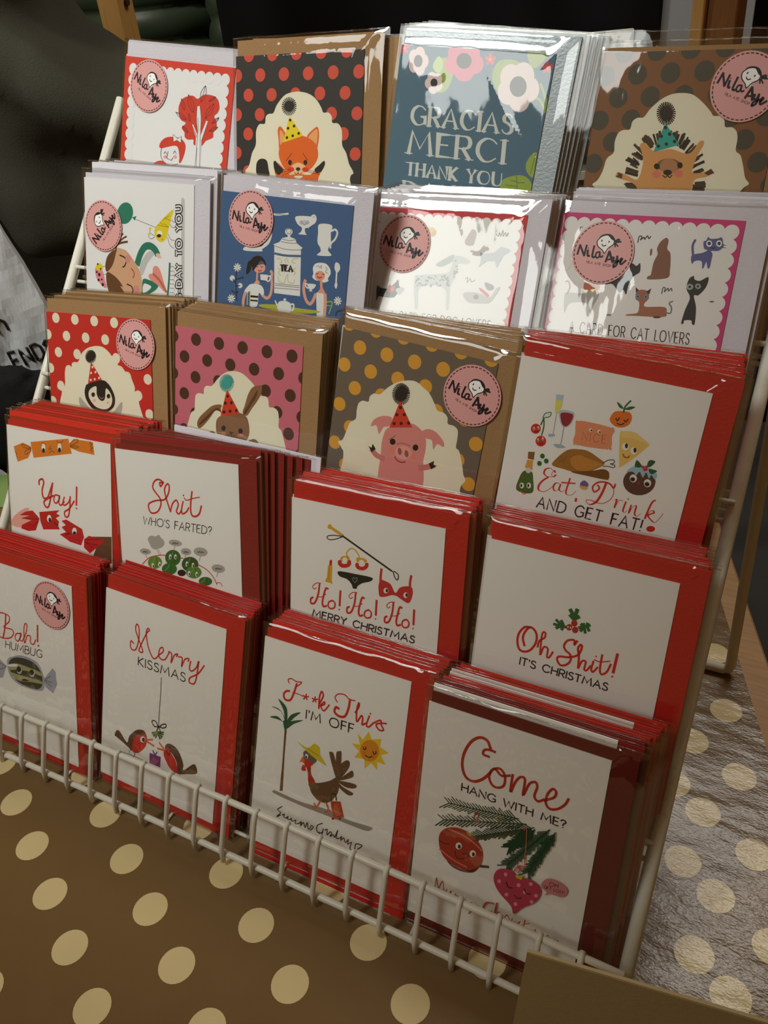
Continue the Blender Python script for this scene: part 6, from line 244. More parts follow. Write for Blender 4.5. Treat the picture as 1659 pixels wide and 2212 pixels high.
# table frame axes: n1 along the rear edge, n2 towards the rear
N1 = Vector((.933, .36, 0)); N2 = Vector((-.36, .933, 0))
TM = Matrix(((N1.x, N2.x, 0, 0), (N1.y, N2.y, 0, 0), (0, 0, 1, 0), (0, 0, 0, 1)))
table = empty('table', (0, 0, -.75)); tag(table, 'wooden stall table with bare plank edge showing beyond the dotted cloth', 'table')
WOOD = mat('table_wood', '#b48c5c', .5, .4, grain=.35, gscale=30, stretch=(1, 12, 12), bump=.2, bscale=90)
def tabpart(name, a, b, m=WOOD):
    bm = bmesh.new(); box(bm, a, b, TM); bmesh.ops.translate(bm, verts=bm.verts, vec=(0, 0, .75))
    bmesh.ops.bevel(bm, geom=bm.edges[:], offset=.002, segments=1, affect='EDGES')
    return bmo(name, bm, m, table)
tabpart('tabletop', (-1.5, -.62, -.032), (.474, .452, -.0016))
for x, y in ((-1.44, -.56), (.40, -.56), (-1.44, .38), (.40, .38)): tabpart('leg', (x, y, -.75), (x+.05, y+.05, -.0325))

# tablecloth with printed dots
bm = bmesh.new(); nx, ny = 96, 52
def clothz(a, b):
    k = max(0, min(1, (a-.18)/.25))
    return .0006*k*(noise.noise(Vector((a*14, b*14, 3)))+.3)
grid = [[bm.verts.new(TM @ Vector((-1.498+1.9495*i/nx, -.617+1.065*j/ny, 0))) for j in range(ny+1)] for i in range(nx+1)]
for i in range(nx):
    for j in range(ny): bm.faces.new([grid[i][j], grid[i+1][j], grid[i+1][j+1], grid[i][j+1]])
r = bmesh.ops.extrude_face_region(bm, geom=bm.faces[:]); vs = [g for g in r['geom'] if isinstance(g, bmesh.types.BMVert)]
bmesh.ops.translate(bm, verts=vs, vec=(0, 0, -.0013)); bmesh.ops.recalc_face_normals(bm, faces=bm.faces)
def clothmat(name, col):
    m = mat(name, col, .24, .5, grain=.06, gscale=40); nt = m.node_tree; b = nt.nodes['Principled BSDF']
    tc = nt.nodes.new('ShaderNodeTexCoord'); n1 = nt.nodes.new('ShaderNodeTexNoise'); n1.inputs['Scale'].default_value = 26; n1.inputs['Detail'].default_value = 2
    n2 = nt.nodes.new('ShaderNodeTexNoise'); n2.inputs['Scale'].default_value = 330; n2.inputs['Detail'].default_value = 2
    mp = nt.nodes.new('ShaderNodeMapping'); mp.inputs['Rotation'].default_value = (0, 0, .5); mp.inputs['Scale'].default_value = (1, 2.2, 1)
    nt.links.new(tc.outputs['Object'], mp.inputs[0]); nt.links.new(mp.outputs[0], n1.inputs['Vector']); nt.links.new(mp.outputs[0], n2.inputs['Vector'])
    sx = nt.nodes.new('ShaderNodeSeparateXYZ'); mr = nt.nodes.new('ShaderNodeMapRange'); nt.links.new(tc.outputs['Object'], sx.inputs[0]); nt.links.new(sx.outputs[0], mr.inputs[0])
    mr.inputs['From Min'].default_value = .27; mr.inputs['From Max'].default_value = .42; mr.inputs['To Min'].default_value = .06; mr.inputs['To Max'].default_value = .55   # the cloth is rucked only near its right edge
    b1 = nt.nodes.new('ShaderNodeBump'); nt.links.new(mr.outputs[0], b1.inputs['Strength']); b1.inputs['Distance'].default_value = .0035
    b2 = nt.nodes.new('ShaderNodeBump'); nt.links.new(mr.outputs[0], b2.inputs['Strength']); b2.inputs['Distance'].default_value = .0005
    nt.links.new(n1.outputs['Fac'], b1.inputs['Height']); nt.links.new(n2.outputs['Fac'], b2.inputs['Height'])
    nt.links.new(b1.outputs[0], b2.inputs['Normal']); nt.links.new(b2.outputs[0], b.inputs['Normal']); return m
CLOTH = clothmat('oilcloth_taupe', '#785f3c'); CREAM = clothmat('oilcloth_cream', '#ddcb98')
cloth = bmo('tablecloth', bm, CLOTH); tag(cloth, 'taupe oilcloth with cream polka dots spread over the table', 'tablecloth')
def in_cloth(p):
    a = p.dot(N1); b = p.dot(N2); return a, b
bm = bmesh.new()
def dot(x, y, r=.0115):
    p = []
    for k in range(26):
        q = Vector((x+r*math.cos(2*math.pi*k/26), y+r*math.sin(2*math.pi*k/26), .00012)); a = q.dot(N1); b = q.dot(N2)
        a = min(max(a, -1.498), .4515); b = min(max(b, -.617), .448); v = N1*a + N2*b; p.append((v.x, v.y))
    if max(abs(p[0][0]-p[13][0]), abs(p[6][1]-p[19][1])) < .004: return
    bm.faces.new([bm.verts.new((u, v, .00015)) for u, v in p])
A_ = Vector((.0705, .0203, 0)); B_ = Vector((.0395, -.0217, 0)); O_ = Vector((-.093, -.028, 0))
for i in range(-40, 40):
    for j in range(-40, 40):
        q = O_ + A_*i + B_*j
        # the cloth creeps a little towards the right edge: use the lattice read there
        if q.dot(N1) > .325 and q.y > -.02: continue
        a, b = in_cloth(q)
        if -1.49 < a < .455 and -.61 < b < .455: dot(q.x, q.y)
for i in range(-2, 9):
    for (ox, oy) in ((.3445, .221), (.3800, .202), (.3215, .2365)):
        q = Vector((ox+.0185*i, oy-.0575*i, 0)); a, b = in_cloth(q)
        if q.y > -.03 and q.dot(N1) > .30 and a < .455 and b < .44 and (ox > .33 or i <= 4): dot(q.x, q.y)
        elif ox > .35 and -.06 < q.y and a < .455: dot(q.x, q.y)
bmo('dot_print', bm, CREAM, cloth)

# ------------------------------------------------------------------ wire rack
WIRE = mat('white_wire', '#d9d6c8', .38, .5, grain=.05, gscale=60, bump=.15, bscale=120)
rack = empty('card_rack'); tag(rack, 'white coated wire display rack with five tiers standing on the dotted cloth', 'display rack')
XL, XR = -.1997, .3457; RY, RZ = .6807, .7325
def wire(name, pts, r, seg=10, lab=None):
    bm = bmesh.new(); tube(bm, pts, r, seg); o = bmo(name, bm, WIRE, rack, True)
    if lab: o['label'] = lab
    return o
def rp(x, s): return Vector((x, RY*s, .0042+RZ*s))
for x in (XL-.001, XR):
    wire('side_rail', [rp(x, -.004), rp(x, .12), rp(x, .3), rp(x, .545)], .0042, 14)
# rear U-shaped support leg
lp = []
for t in (0, .25, .5, .75, 1): lp.append(Vector((.3475, .335, .355)).lerp(Vector((.357, .299, .010)), t))
lp += [Vector((.3562, .2985, .0062)), Vector((.3525, .298, .0042))]
lr = [Vector((XL*2-(-.0) + 0, 0, 0))]
left = [Vector((-.2045, .298, .0042)), Vector((-.2085, .2985, .0062)), Vector((-.2095, .299, .010)), Vector((-.201, .335, .355))]
wire('support_leg', lp + left, .0040, 12)
TB = [(.000, .0035), (.066, .0725), (.132, .1385), (.198, .2165), (.264, .2835)]   # front of each tier's floor: y, z
S = .024
def bow(x): 
    i = (x+.1333)/S; return .0064*(1-((i-9)/11)**2)
for t, (ty, tz) in enumerate(TB):
    top = .0395 if t == 0 else .011; lean = .0145 if t == 0 else .004; k = 1 if t == 0 else 0
    xs = [XL+(XR-XL)*i/24 for i in range(25)]
    wire('front_wire', [(x, ty-.001*k, tz-.001*k+bow(x)*k) for x in xs], .0023 if t == 0 else .0016, 8)
    wire('basket_rim', [(x, ty+lean, tz+top-.003*k+bow(x)*k) for x in xs], .0023 if t == 0 else .0016, 8)
    i = -2
    while -.1333+S*i < XR-.012:
        x = -.1333+S*i; i += 1
        if t == 0:
            b = bow(x)
            wire('basket_upright', [(x, ty-.0044, tz-.006+b), (x, ty-.0044+.001, tz+.004+b), (x, ty+lean-.0042, tz+top-.006+b), (x, ty+lean-.002, tz+top-.0012+b), (x, ty+lean+.002, tz+top-.0008+b)], .0018, 7)
    for y2 in ((.010, .030) if t else (.018, .037)):
        wire('floor_wire', [(XL, ty+y2, tz), (XR, ty+y2, tz)], .0015, 6)
    for x in [XL+.028+(XR-XL-.056)*i/5 for i in range(6)]:
        wire('floor_wire', [(x, ty, tz-.0025), (x, ty+.040, tz-.0025), (x, ty+.052, tz+.045)], .0013, 6)

# ------------------------------------------------------------------ card packs
TINTS = {'red': ('#c4261d', .5), 'orange': ('#cf2f1c', .5), 'dark': ('#8a201c', .5), 'maroon': ('#6a1512', .5), 'kraft': ('#a68257', .75), 'white': ('#d9d6df', .6), 'silver': ('#a3adb3', .38)}  # orange: the red envelope with light from above put into its colour
def envmat(t):
    c, r_ = TINTS[t]
    return mat('envelope_'+t, c, r_, .4, metal=.35 if t == 'silver' else 0, grain=.12 if t in ('kraft', 'silver') else .04, gscale=900 if t == 'kraft' else 500, bump=.12, bscale=700)
EW, EH, EX, EY = .118, .1655, .0012, -.007
ENV = {}
def env_mesh(t, seed=0):
    if t in ENV: return ENV[t]
    bm = bmesh.new(); box(bm, (EX, EY, -.00135), (EX+EW-.0005, EY+EH-.0005, -.00085))
    for v in bm.verts:
        if v.co.y > .1 and v.co.z > -.001: v.co.z = -.0005
    # pointed flap folded down the back
    z = -.00136; v = [bm.verts.new(p) for p in ((EX, EY+EH-.0004, -.00125), (EX+EW-.0005, EY+EH-.0004, -.00125), (EX+EW*.55, EY+EH*.55, z-.0001), (EX+EW*.45, EY+EH*.55, z-.0001))]
    bm.faces.new(v)
    me = bpy.data.meshes.new('envelope'); bm.to_mesh(me); bm.free(); me.materials.append(envmat(t)); ENV[t] = me; return me
PAPER = mat('card_stock', '#f1eee7', .6, .3, bump=.05, bscale=900)
def card_mesh(m):
    bm = bmesh.new(); box(bm, (0, 0, -.0008), (.105, .148, -.00045)); box(bm, (0, 0, -.0004), (.105, .148, 0))
    me = bpy.data.meshes.new('card'); bm.to_mesh(me); bm.free(); me.materials.append(m); return me
PLAIN = card_mesh(PAPER)
FILM = film('cellophane', 2.7, .03, 38, .33); FILM2 = film('cellophane_flat', 1.6, .03, 40, .4)
def sleeve_mesh(seed, nx, ny, amp, top, m, front=True, flat_at=None):
    bm = bmesh.new(); x0, x1, y0, y1 = -.0034, EX+EW+.0036, -.0085, EY+EH+top
    rnd = random.Random(seed); off = Vector((rnd.uniform(0, 99), rnd.uniform(0, 99), 0))
    rows = []
    def st(t): t = max(0, min(1, t)); return t*t*(3-2*t)
    for j in range(ny+1):
        row = []
        for i in range(nx+1):
            x = x0+(x1-x0)*i/nx; y = y0+(y1-y0)*j/ny
            yy = y + (.0012*noise.noise(Vector((x*40, seed, 0))) if j == ny else 0)
            on = (1-st((x-.1045)/.006))*(1-st((y-.1475)/.006))       # rests on the card, sinks to the envelope beyond it
            z = -.0002+.0008*on
            if front:
                p = Vector((x, y, 0))
                z += amp*(noise.noise(p*17+off)*.7+noise.noise(Vector((x*46+y*20, y*14-x*8, 0))+off)*.35)
                rdg = 1-abs(noise.noise(Vector((x*30+y*9, y*11-x*6, 7))+off))*2; z += amp*.55*max(0, rdg-.8)*2.6      # sharp creases
                # fold running from the card's corner to the bag's corner
                d = abs((x-.104)*.73-(y-.148)*.68); r2 = st(1-math.hypot(x-.112, y-.156)/.03)
                z += .0009*math.exp(-(d/.0016)**2)*r2
                z = max(z, .00033 if on > .5 else -.0003)
                if flat_at:
                    k = 1-st((math.hypot(x-flat_at[0], y-flat_at[1])-.019)/.005); z = z*(1-k)+.00055*k
            e = min(1, min(i, nx-i)/1.6, j/1.6); e2 = min(1, (ny-j)/1.2)
            z = -.0013 + (z+.0013)*min(e, e2)
            row.append(bm.verts.new((x, yy, z)))
        rows.append(row)
    for j in range(ny):
        for i in range(nx): bm.faces.new([rows[j][i], rows[j][i+1], rows[j+1][i+1], rows[j+1][i]])
    bk = [bm.verts.new(p) for p in ((x0, y0, -.00155), (x1, y0, -.00155), (x1, y1, -.00155), (x0, y1, -.00155))]
    bm.faces.new(bk[::-1])
    # heat-sealed lip along the top
    tube(bm, [(x0+(x1-x0)*k/12, y1-.0006+.0006*noise.noise(Vector((k*.7, seed, 5))), -.0012+.0003*math.sin(k*1.3+seed)) for k in range(13)], .00028, 6)
    me = bpy.data.meshes.new('cellophane_sleeve'); bm.normal_update(); bm.to_mesh(me); bm.free()
    for p in me.polygons: p.use_smooth = True
    me.materials.append(m); return me
BACK_SLEEVES = [sleeve_mesh(100+k, 6, 8, 0, .0010, FILM2, False) for k in range(4)]

def pose_matrix(x, y, z, roll, th):
    up = Vector((0, math.sin(th), math.cos(th))); ex = Vector((1, 0, 0))
    e = ex*math.cos(roll)+up*math.sin(roll); u = up*math.cos(roll)-ex*math.sin(roll); n = e.cross(u)
    m = Matrix((e, u, n)).transposed().to_4x4(); m.translation = Vector((x, y, z)) + u*.007
    return m
st_me, st_base = art_mesh('sticker', None, .00008, .000005)
bm = bmesh.new(); bmesh.ops.create_cone(bm, cap_ends=True, segments=56, radius1=.0185, radius2=.0184, depth=.00015)
STM = bpy.data.meshes.new('round_sticker'); bm.to_mesh(STM); bm.free(); STM.materials.append(mat('sticker_pink', '#d79c98', .45, .4))

STACKS = [
    ('bah', 'red', (-0.1689, 0.0090, 0.0024, 0.0026, 0.3566), (0.0040, 0.0205, 0.0060, 0.0000, 0.0000), 10, 'white card reading Bah! HUMBUG with a striped sweet and pink sticker', 'Bah Humbug'),
    ('merry', 'red', (-0.0438, 0.0118, 0.0048, -0.0244, 0.4011), (0.0020, 0.0195, 0.0060, 0.0000, 0.0000), 9, 'white card reading Merry KISSMAS with two robins under mistletoe', 'Merry Kissmas'),
    ('fk', 'red', (0.0919, 0.0118, 0.0034, 0.0037, 0.4344), (0.0030, 0.0150, -0.0100, 0.0000, 0.0000), 7, 'white card with a turkey in a sunhat pulling a suitcase', 'turkey in sunhat'),
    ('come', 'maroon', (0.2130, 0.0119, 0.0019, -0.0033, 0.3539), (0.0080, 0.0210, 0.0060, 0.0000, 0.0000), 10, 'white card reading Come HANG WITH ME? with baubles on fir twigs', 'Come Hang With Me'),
    ('yay', 'red', (-0.1599, 0.0703, 0.0818, 0.0263, 0.3887), (0.0140, 0.0205, -0.0020, 0.0010, 0.0000), 13, 'white card reading Yay! with orange and red crackers', 'Yay cracker'),
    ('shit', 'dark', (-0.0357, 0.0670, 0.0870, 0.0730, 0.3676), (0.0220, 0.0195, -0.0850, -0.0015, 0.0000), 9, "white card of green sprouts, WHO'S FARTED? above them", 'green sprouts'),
    ('hoho', 'red', (0.1002, 0.0726, 0.0776, 0.0215, 0.3350), (-0.0013, 0.0190, -0.0125, 0.0000, 0.0000), 9, 'white card reading Ho! Ho! Ho! MERRY CHRISTMAS with red underwear', 'Ho Ho Ho'),
    ('ohshit', 'red', (0.2256, 0.0728, 0.0786, -0.0079, 0.3654), (-0.0040, 0.0190, 0.0100, -0.0020, 0.0000), 9, "white card with holly sprig and IT'S CHRISTMAS in black", 'holly sprig'),
    ('pen', 'kraft', (-0.1601, 0.1429, 0.1423, 0.0441, 0.3741), (0.0120, 0.0200, -0.0040, 0.0010, 0.0000), 10, 'red card with cream dots and a penguin in a party hat', 'penguin'),
    ('bun', 'kraft', (-0.0315, 0.1385, 0.1487, -0.0149, 0.3440), (0.0020, 0.0195, 0.0120, 0.0000, 0.0000), 9, 'pink card with brown dots and a bunny in a party hat', 'bunny'),
    ('pig', 'kraft', (0.0883, 0.1492, 0.1600, -0.0919, 0.3283), (0.0050, 0.0190, 0.0850, -0.0080, 0.0000), 8, 'grey card with yellow dots and a pig in a party hat', 'pig'),
    ('eat', 'red', (0.2118, 0.1438, 0.1589, -0.0648, 0.3366), (0.0070, 0.0165, 0.0700, -0.0030, 0.0000), 8, 'white card reading Eat, Drink with roast turkey and smiling food', 'Eat Drink'),
    ('gday', 'white', (-0.1501, 0.2046, 0.2262, -0.0153, 0.3453), (0.0120, 0.0150, -0.0200, -0.0010, 0.0000), 6, 'white card with sleeping child, green balloon and sideways G-DAY lettering', 'green balloon'),
    ('tea', 'white', (-0.0231, 0.2013, 0.2231, -0.0459, 0.3342), (-0.0010, 0.0080, -0.0060, 0.0000, 0.0000), 3, 'blue card with two women drinking beside a TEA jar', 'blue tea'),
    ('dog', 'white', (0.0918, 0.1968, 0.2232, 0.0023, 0.5258), (0.0030, 0.0180, -0.0120, 0.0000, 0.0000), 7, 'red scalloped card reading A CARD FOR DOG LOVERS', 'dog lovers'),
    ('cat', 'white', (0.2156, 0.2101, 0.2221, 0.0068, 0.5159), (0.0030, 0.0150, 0.0040, 0.0000, 0.0000), 6, 'pink scalloped card reading A CARD FOR CAT LOVERS', 'cat lovers'),
    ('girl', 'white', (-0.1635, 0.2786, 0.2972, -0.0953, 0.3600), (-0.0020, 0.0040, 0.0040, 0.0000, 0.0000), 2, 'red scalloped card with a girl beneath a leafy tree', 'girl and tree'),
    ('fox', 'kraft', (-0.0380, 0.2776, 0.2934, 0.0239, 0.3353), (0.0030, 0.0050, -0.0350, 0.0000, 0.0000), 2, 'black card with red dots and a fox in a yellow hat', 'fox'),
    ('grac', 'silver', (0.0783, 0.2770, 0.2991, -0.0730, 0.3633), (0.0100, 0.0150, -0.0200, 0.0000, 0.0000), 7, 'teal flowered card reading GRACIAS MERCI THANK YOU', 'Gracias Merci'),
    ('hedge', 'kraft', (0.2180, 0.2906, 0.2885, 0.0035, 0.3399), (0.0020, 0.0040, 0.0000, 0.0000, 0.0000), 2, 'brown dotted card with a hedgehog in a green party hat', 'hedgehog')]
STICK = {'girl': (25.4, 128.7, -24.2), 'gday': (19.2, 114.3, 51.9), 'tea': (26.2, 132.1, -3.9), 'dog': (25.1, 125.5, -5.8), 'cat': (28.7, 125.5, -2.5), 'hedge': (85.3, 128.5, -18.0), 'pen': (90.5, 129.4, -13.0), 'pig': (92.8, 125.8, -13.5), 'bah': (84.2, 128.2, -9.2)}
DROP = {'gday': -.0065, 'hedge': -.0075, 'yay': -.0060, 'shit': -.0062, 'pig': -.0042, 'cat': -.0030, 'fk': -.0038, 'come': -.0032, 'eat': -.0015}   # how far the envelope has slipped down behind its card
AMP = {'dog': .00055, 'cat': .00055, 'grac': .0006, 'fox': .0006, 'girl': .0005, 'gday': .0004, 'tea': .00035}   # how slack each bag is
ORD = ['second', 'third', 'fourth', 'fifth', 'sixth', 'seventh', 'eighth', 'ninth', 'tenth', 'eleventh', 'twelfth', 'thirteenth', 'fourteenth', 'fifteenth']
TINTW = {'red': 'red', 'orange': 'lit-toned red', 'dark': 'dark red', 'maroon': 'maroon', 'kraft': 'kraft brown', 'white': 'white', 'silver': 'silver grey'}
for si, (key, tint, q, back, n, label, short) in enumerate(STACKS):
    rnd = random.Random(si+7)
    group = 'wrapped cards in the %s stack' % short
    root = empty('greeting_card'); root.matrix_world = pose_matrix(*q); tag(root, label, 'greeting card', group)
    me, base = art_mesh(key, (0, 0, 105, 148))
    card = link('card', card_mesh(mat('card_'+base.lstrip('#'), base, .55, .35)), None, root)
    link('printed_picture', me, None, card)
    dv = DROP.get(key, 0)
    link('envelope', env_mesh(tint), None, root, (0, dv, 0))
    link('cellophane_sleeve', sleeve_mesh(si+1, 62, 84, AMP.get(key, .00032), .0018+dv*.8, FILM, True, (STICK[key][0]*.001, STICK[key][1]*.001) if key in STICK else None), None, root)
    if key in STICK:
        u, v, a = STICK[key]; s = link('round_sticker', STM, None, root, (u*.001, v*.001, .00072)); s.rotation_euler = (0, 0, math.radians(a+8))
        link('sticker_print', st_me, None, s, (0, 0, 0))
    for k in range(1, n):
        t = k/(n-1) if n > 1 else 1
        te = tint
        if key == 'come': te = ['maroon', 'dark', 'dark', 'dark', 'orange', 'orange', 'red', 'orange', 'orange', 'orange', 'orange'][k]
        if key == 'yay' or key in ('hoho', 'ohshit', 'eat', 'fk'): te = 'orange' if k % 3 else 'red'
        if key == 'shit' and k == n-1: te = 'white'
        j = lambda s: rnd.uniform(-s, s)
        tt = t**.9 if key != 'shit' else t**1.3
        q2 = (q[0]+back[0]*tt+j(.0012), q[1]+back[1]*t, q[2]+back[3]*t+j(.0007) + (.004 if te == 'white' and key == 'shit' else 0), q[3]+back[2]*tt+j(.007), q[4]+back[4]*t)
        lab = '%s envelope in cellophane, %s from front in %s stack' % (TINTW[te], ORD[k-1], short)
        r2 = empty('greeting_card'); r2.matrix_world = pose_matrix(*q2); tag(r2, lab, 'greeting card', group)
        up = key == 'come' and k in (1, 6, 7)
        link('card', PLAIN, None, r2, (0, .0102 if up else 0, 0)); link('envelope', env_mesh(te), None, r2, (0, DROP[key] if key == 'hedge' else 0, 0))
        link('cellophane_sleeve', BACK_SLEEVES[k % 4], None, r2)
# ------------------------------------------------------------------ price card in front
TL = Vector((.308, -.034, .12)); pe = Vector((0.9798, 0.1784, -0.09)); pu = Vector((0.0915, 0.0, 0.9958)); pn = pe.cross(pu)
pm = Matrix((pe, pu, pn)).transposed().to_4x4(); pm.translation = TL
bm = bmesh.new(); box(bm, (0, -.118, -.0022), (.19, 0, 0)); bmesh.ops.bevel(bm, geom=bm.edges[:], offset=.0004, segments=2, affect='EDGES')
pc = bmo('sign_card', bm, mat('mount_board', '#a8966c', .7, .3, grain=.06, gscale=200, bump=.1, bscale=500)); pc.matrix_world = pm
tag(pc, 'blank beige board standing at the bottom right in front of the basket', 'sign')

# ------------------------------------------------------------------ behind the table
def obox(name, loc, size, rz, m, parent=None, tilt=(0, 0), bev=.002):
    bm = bmesh.new(); box(bm, (-size[0]/2, -size[1]/2, 0), (size[0]/2, size[1]/2, size[2]))
    if bev: bmesh.ops.bevel(bm, geom=bm.edges[:], offset=bev, segments=1, affect='EDGES')
    o = bmo(name, bm, m, parent, loc=loc); o.rotation_euler = (tilt[0], tilt[1], rz); return o
PINE = mat('pine', '#c89a58', .5, .4, grain=.25, gscale=22, stretch=(14, 14, 1), bump=.15, bscale=60)
PINED = mat('pine_dark', '#8a5a2c', .5, .4, grain=.3, gscale=22, stretch=(14, 14, 1))
p1 = obox('wooden_post', (-.925, 1.17, -.75), (.045, .05, 2.3), .16, PINE); tag(p1, 'pale pine post with a knot rising behind the person in the coat', 'post')
bm = bmesh.new(); bmesh.ops.create_cone(bm, cap_ends=True, segments=16, radius1=.007, radius2=.007, depth=.003, matrix=Matrix.Translation((.0262, 0, 1.16)) @ Matrix.Rotation(math.pi/2, 4, 'Y'))
bmo('knot', bm, mat('knot', '#4a2c14', .6), p1)
p2 = obox('wooden_post', (.130, 1.36, -.75), (.046, .045, 2.3), -.15, PINED); tag(p2, 'brown pine post bound with black tape at the top right', 'post')
obox('face_board', (-.033, -.010, 0), (.0195, .05, 2.3), 0, PINE, p2)
bm = bmesh.new()
for zz in (1.19, 1.205, 1.222): tube(bm, [(-.050, -.042, zz), (.030, -.030, zz+.006), (.030, .030, zz+.004), (-.050, .022, zz), (-.050, -.042, zz)], .008, 8)
bmo('tape_binding', bm, mat('black_tape', '#141414', .5), p2, True)

# black backdrop cloth with soft folds, navy cloth and grey panel beside it
def curtain(name, a, b, z0, z1, m, label, cat, amp=.012, n=90, fr=26):
    bm = bmesh.new(); a = Vector(a); b = Vector(b); d = (b-a).normalized(); nn = Vector((-d.y, d.x, 0)); L = (b-a).length; rows = []
    for s in (0, 1):
        cols = []
        for i in range(n+1):
            x = L*i/n; col = []
            for j in range(9):
                z = z0+(z1-z0)*j/8; o = amp*(math.sin(x*fr+.6*math.sin(x*9))+.4*noise.noise(Vector((x*8, z*2, 1)))) + s*.003
                p = a+d*x+nn*o; col.append(bm.verts.new((p.x, p.y, z)))
            cols.append(col)
        rows.append(cols)
    for i in range(n):
        for j in range(8):
            c = rows[0]; bm.faces.new([c[i][j], c[i+1][j], c[i+1][j+1], c[i][j+1]])
            c = rows[1]; bm.faces.new([c[i][j+1], c[i+1][j+1], c[i+1][j], c[i][j]])
    for j in range(8):
        for i in (0, n): bm.faces.new([rows[0][i][j], rows[0][i][j+1], rows[1][i][j+1], rows[1][i][j]])
    for i in range(n):
        for j in (0, 8): bm.faces.new([rows[0][i][j], rows[1][i][j], rows[1][i+1][j], rows[0][i+1][j]])
    bmesh.ops.recalc_face_normals(bm, faces=bm.faces)
    o = bmo(name, bm, m, None, True); return tag(o, label, cat)
curtain('backdrop_cloth', (-.955, 1.512, 0), (-.085, 1.905, 0), -.75, 1.6, mat('black_cloth', '#0d0f12', .85, .2, bump=.1, bscale=500), 'black backdrop cloth hanging behind the display rack', 'backdrop')
curtain('navy_cloth', (.12, 2.00, 0), (.75, 2.28, 0), -.75, 1.6, mat('navy_cloth', '#15182e', .85, .2), 'dark navy cloth hanging at the top right corner', 'curtain', .015)
pan = obox('grey_panel', (-.005, 1.96, -.75), (.20, .012, 2.3), .42, mat('panel_grey', '#a7adb2', .6, .3)); tag(pan, 'pale grey upright panel between black backdrop and brown post', 'panel')
# small white frame on the backdrop
fr_ = empty('picture_frame'); fm = Matrix.Rotation(.42, 4, 'Z'); fm.translation = Vector((-.128, 1.84, .250)); fr_.matrix_world = fm
tag(fr_, 'white picture frame corner showing above the silver envelopes', 'picture frame')
FW = mat('frame_white', '#d9dcd6', .5)
bm = bmesh.new(); W_, H_ = .34, .30
for a, b in (((-W_, -.008, -.018), (0, .008, 0)), ((-W_, -.008, -H_), (0, .008, -H_+.018)), ((-W_, -.008, -H_+.018), (-W_+.018, .008, -.018)), ((-.018, -.008, -H_+.018), (0, .008, -.018))): box(bm, a, b)
bmo('frame_moulding', bm, FW, fr_)
bm = bmesh.new(); box(bm, (-W_+.018, -.003, -H_+.018), (-.018, .003, -.018)); bmo('mount', bm, mat('mount_grey', '#8e948c', .6), fr_)
bm = bmesh.new(); box(bm, (-W_+.035, -.005, -H_+.035), (-.033, -.0032, -.034)); bmo('picture', bm, mat('picture_dark', '#14161a', .5), fr_)

# ---- people
SKIN = mat('skin', '#c99478', .5, .4); HAIRD = mat('hair_dark', '#1c1512', .6, .3, bump=.4, bscale=200)
def skinned(name, verts, edges, radii, m, parent, sub=2, root=0):
    me = bpy.data.meshes.new(name); me.from_pydata(verts, edges, []); o = link(name, me, m, parent)
    s = o.modifiers.new('skin', 'SKIN'); s.use_smooth_shade = True
    sv = me.skin_vertices[0].data
    for i, r in enumerate(radii):
        sv[i].radius = (r, r) if not isinstance(r, tuple) else r; sv[i].use_root = (i == root)
    ss = o.modifiers.new('sub', 'SUBSURF'); ss.levels = ss.render_levels = sub; return o
def body(parent, h=1.70, arm_r=None, arm_l=None):
    k = h/1.7
    v = [(0, 0, .92), (0, 0, 1.10), (0, 0, 1.28), (0, 0, 1.42), (0, .01, 1.50), (0, .0, 1.58), (0, -.01, 1.66)]
    r = [(.15, .11), (.13, .10), (.16, .11), (.12, .09), .055, .075, .07]; e = [(0, 1), (1, 2), (2, 3), (3, 4), (4, 5), (5, 6)]
    arms = (arm_r or [(-.18, 0, 1.40), (-.24, .02, 1.13), (-.25, -.06, .90), (-.25, -.09, .82)], arm_l or [(.18, 0, 1.40), (.24, .02, 1.13), (.25, -.06, .90), (.25, -.09, .82)])
    hands = []
    for a in arms:
        p = 3
        for q, rr in zip(a, (.055, .042, .028, .032)): v.append(q); r.append(rr); e.append((p, len(v)-1)); p = len(v)-1
        b0 = Vector(a[3]); d = (Vector(a[3])-Vector(a[2])).normalized(); sd = d.cross(Vector((1, 0, 0))).normalized() if abs(d.x) < .9 else Vector((0, 0, 1))
        for f, L_ in ((-.024, .055), (-.009, .066), (.006, .070), (.021, .060)):
            c = b0+sd*f+d*.03; v += [tuple(c), tuple(c+d*L_*.6), tuple(c+d*L_+Vector((0, 0, -.008)))]; r += [.009, .0085, .007]; n_ = len(v); e += [(p, n_-3), (n_-3, n_-2), (n_-2, n_-1)]
        c = b0-sd*.03; v += [tuple(c), tuple(c-sd*.018+d*.035)]; r += [.011, .008]; n_ = len(v); e += [(p, n_-2), (n_-2, n_-1)]
    for s in (-1, 1):
        q = [(.09*s, 0, .86), (.10*s, -.01, .48), (.10*s, .03, .08), (.10*s, -.10, .03)]; p = 0
        for c, rr in zip(q, (.085, .058, .042, .035)): v.append(c); r.append(rr); e.append((p, len(v)-1)); p = len(v)-1
    v = [(a*k, b*k, c*k) for a, b, c in v]
    return skinned('body', v, e, [tuple(x*k for x in q) if isinstance(q, tuple) else q*k for q in r], SKIN, parent)
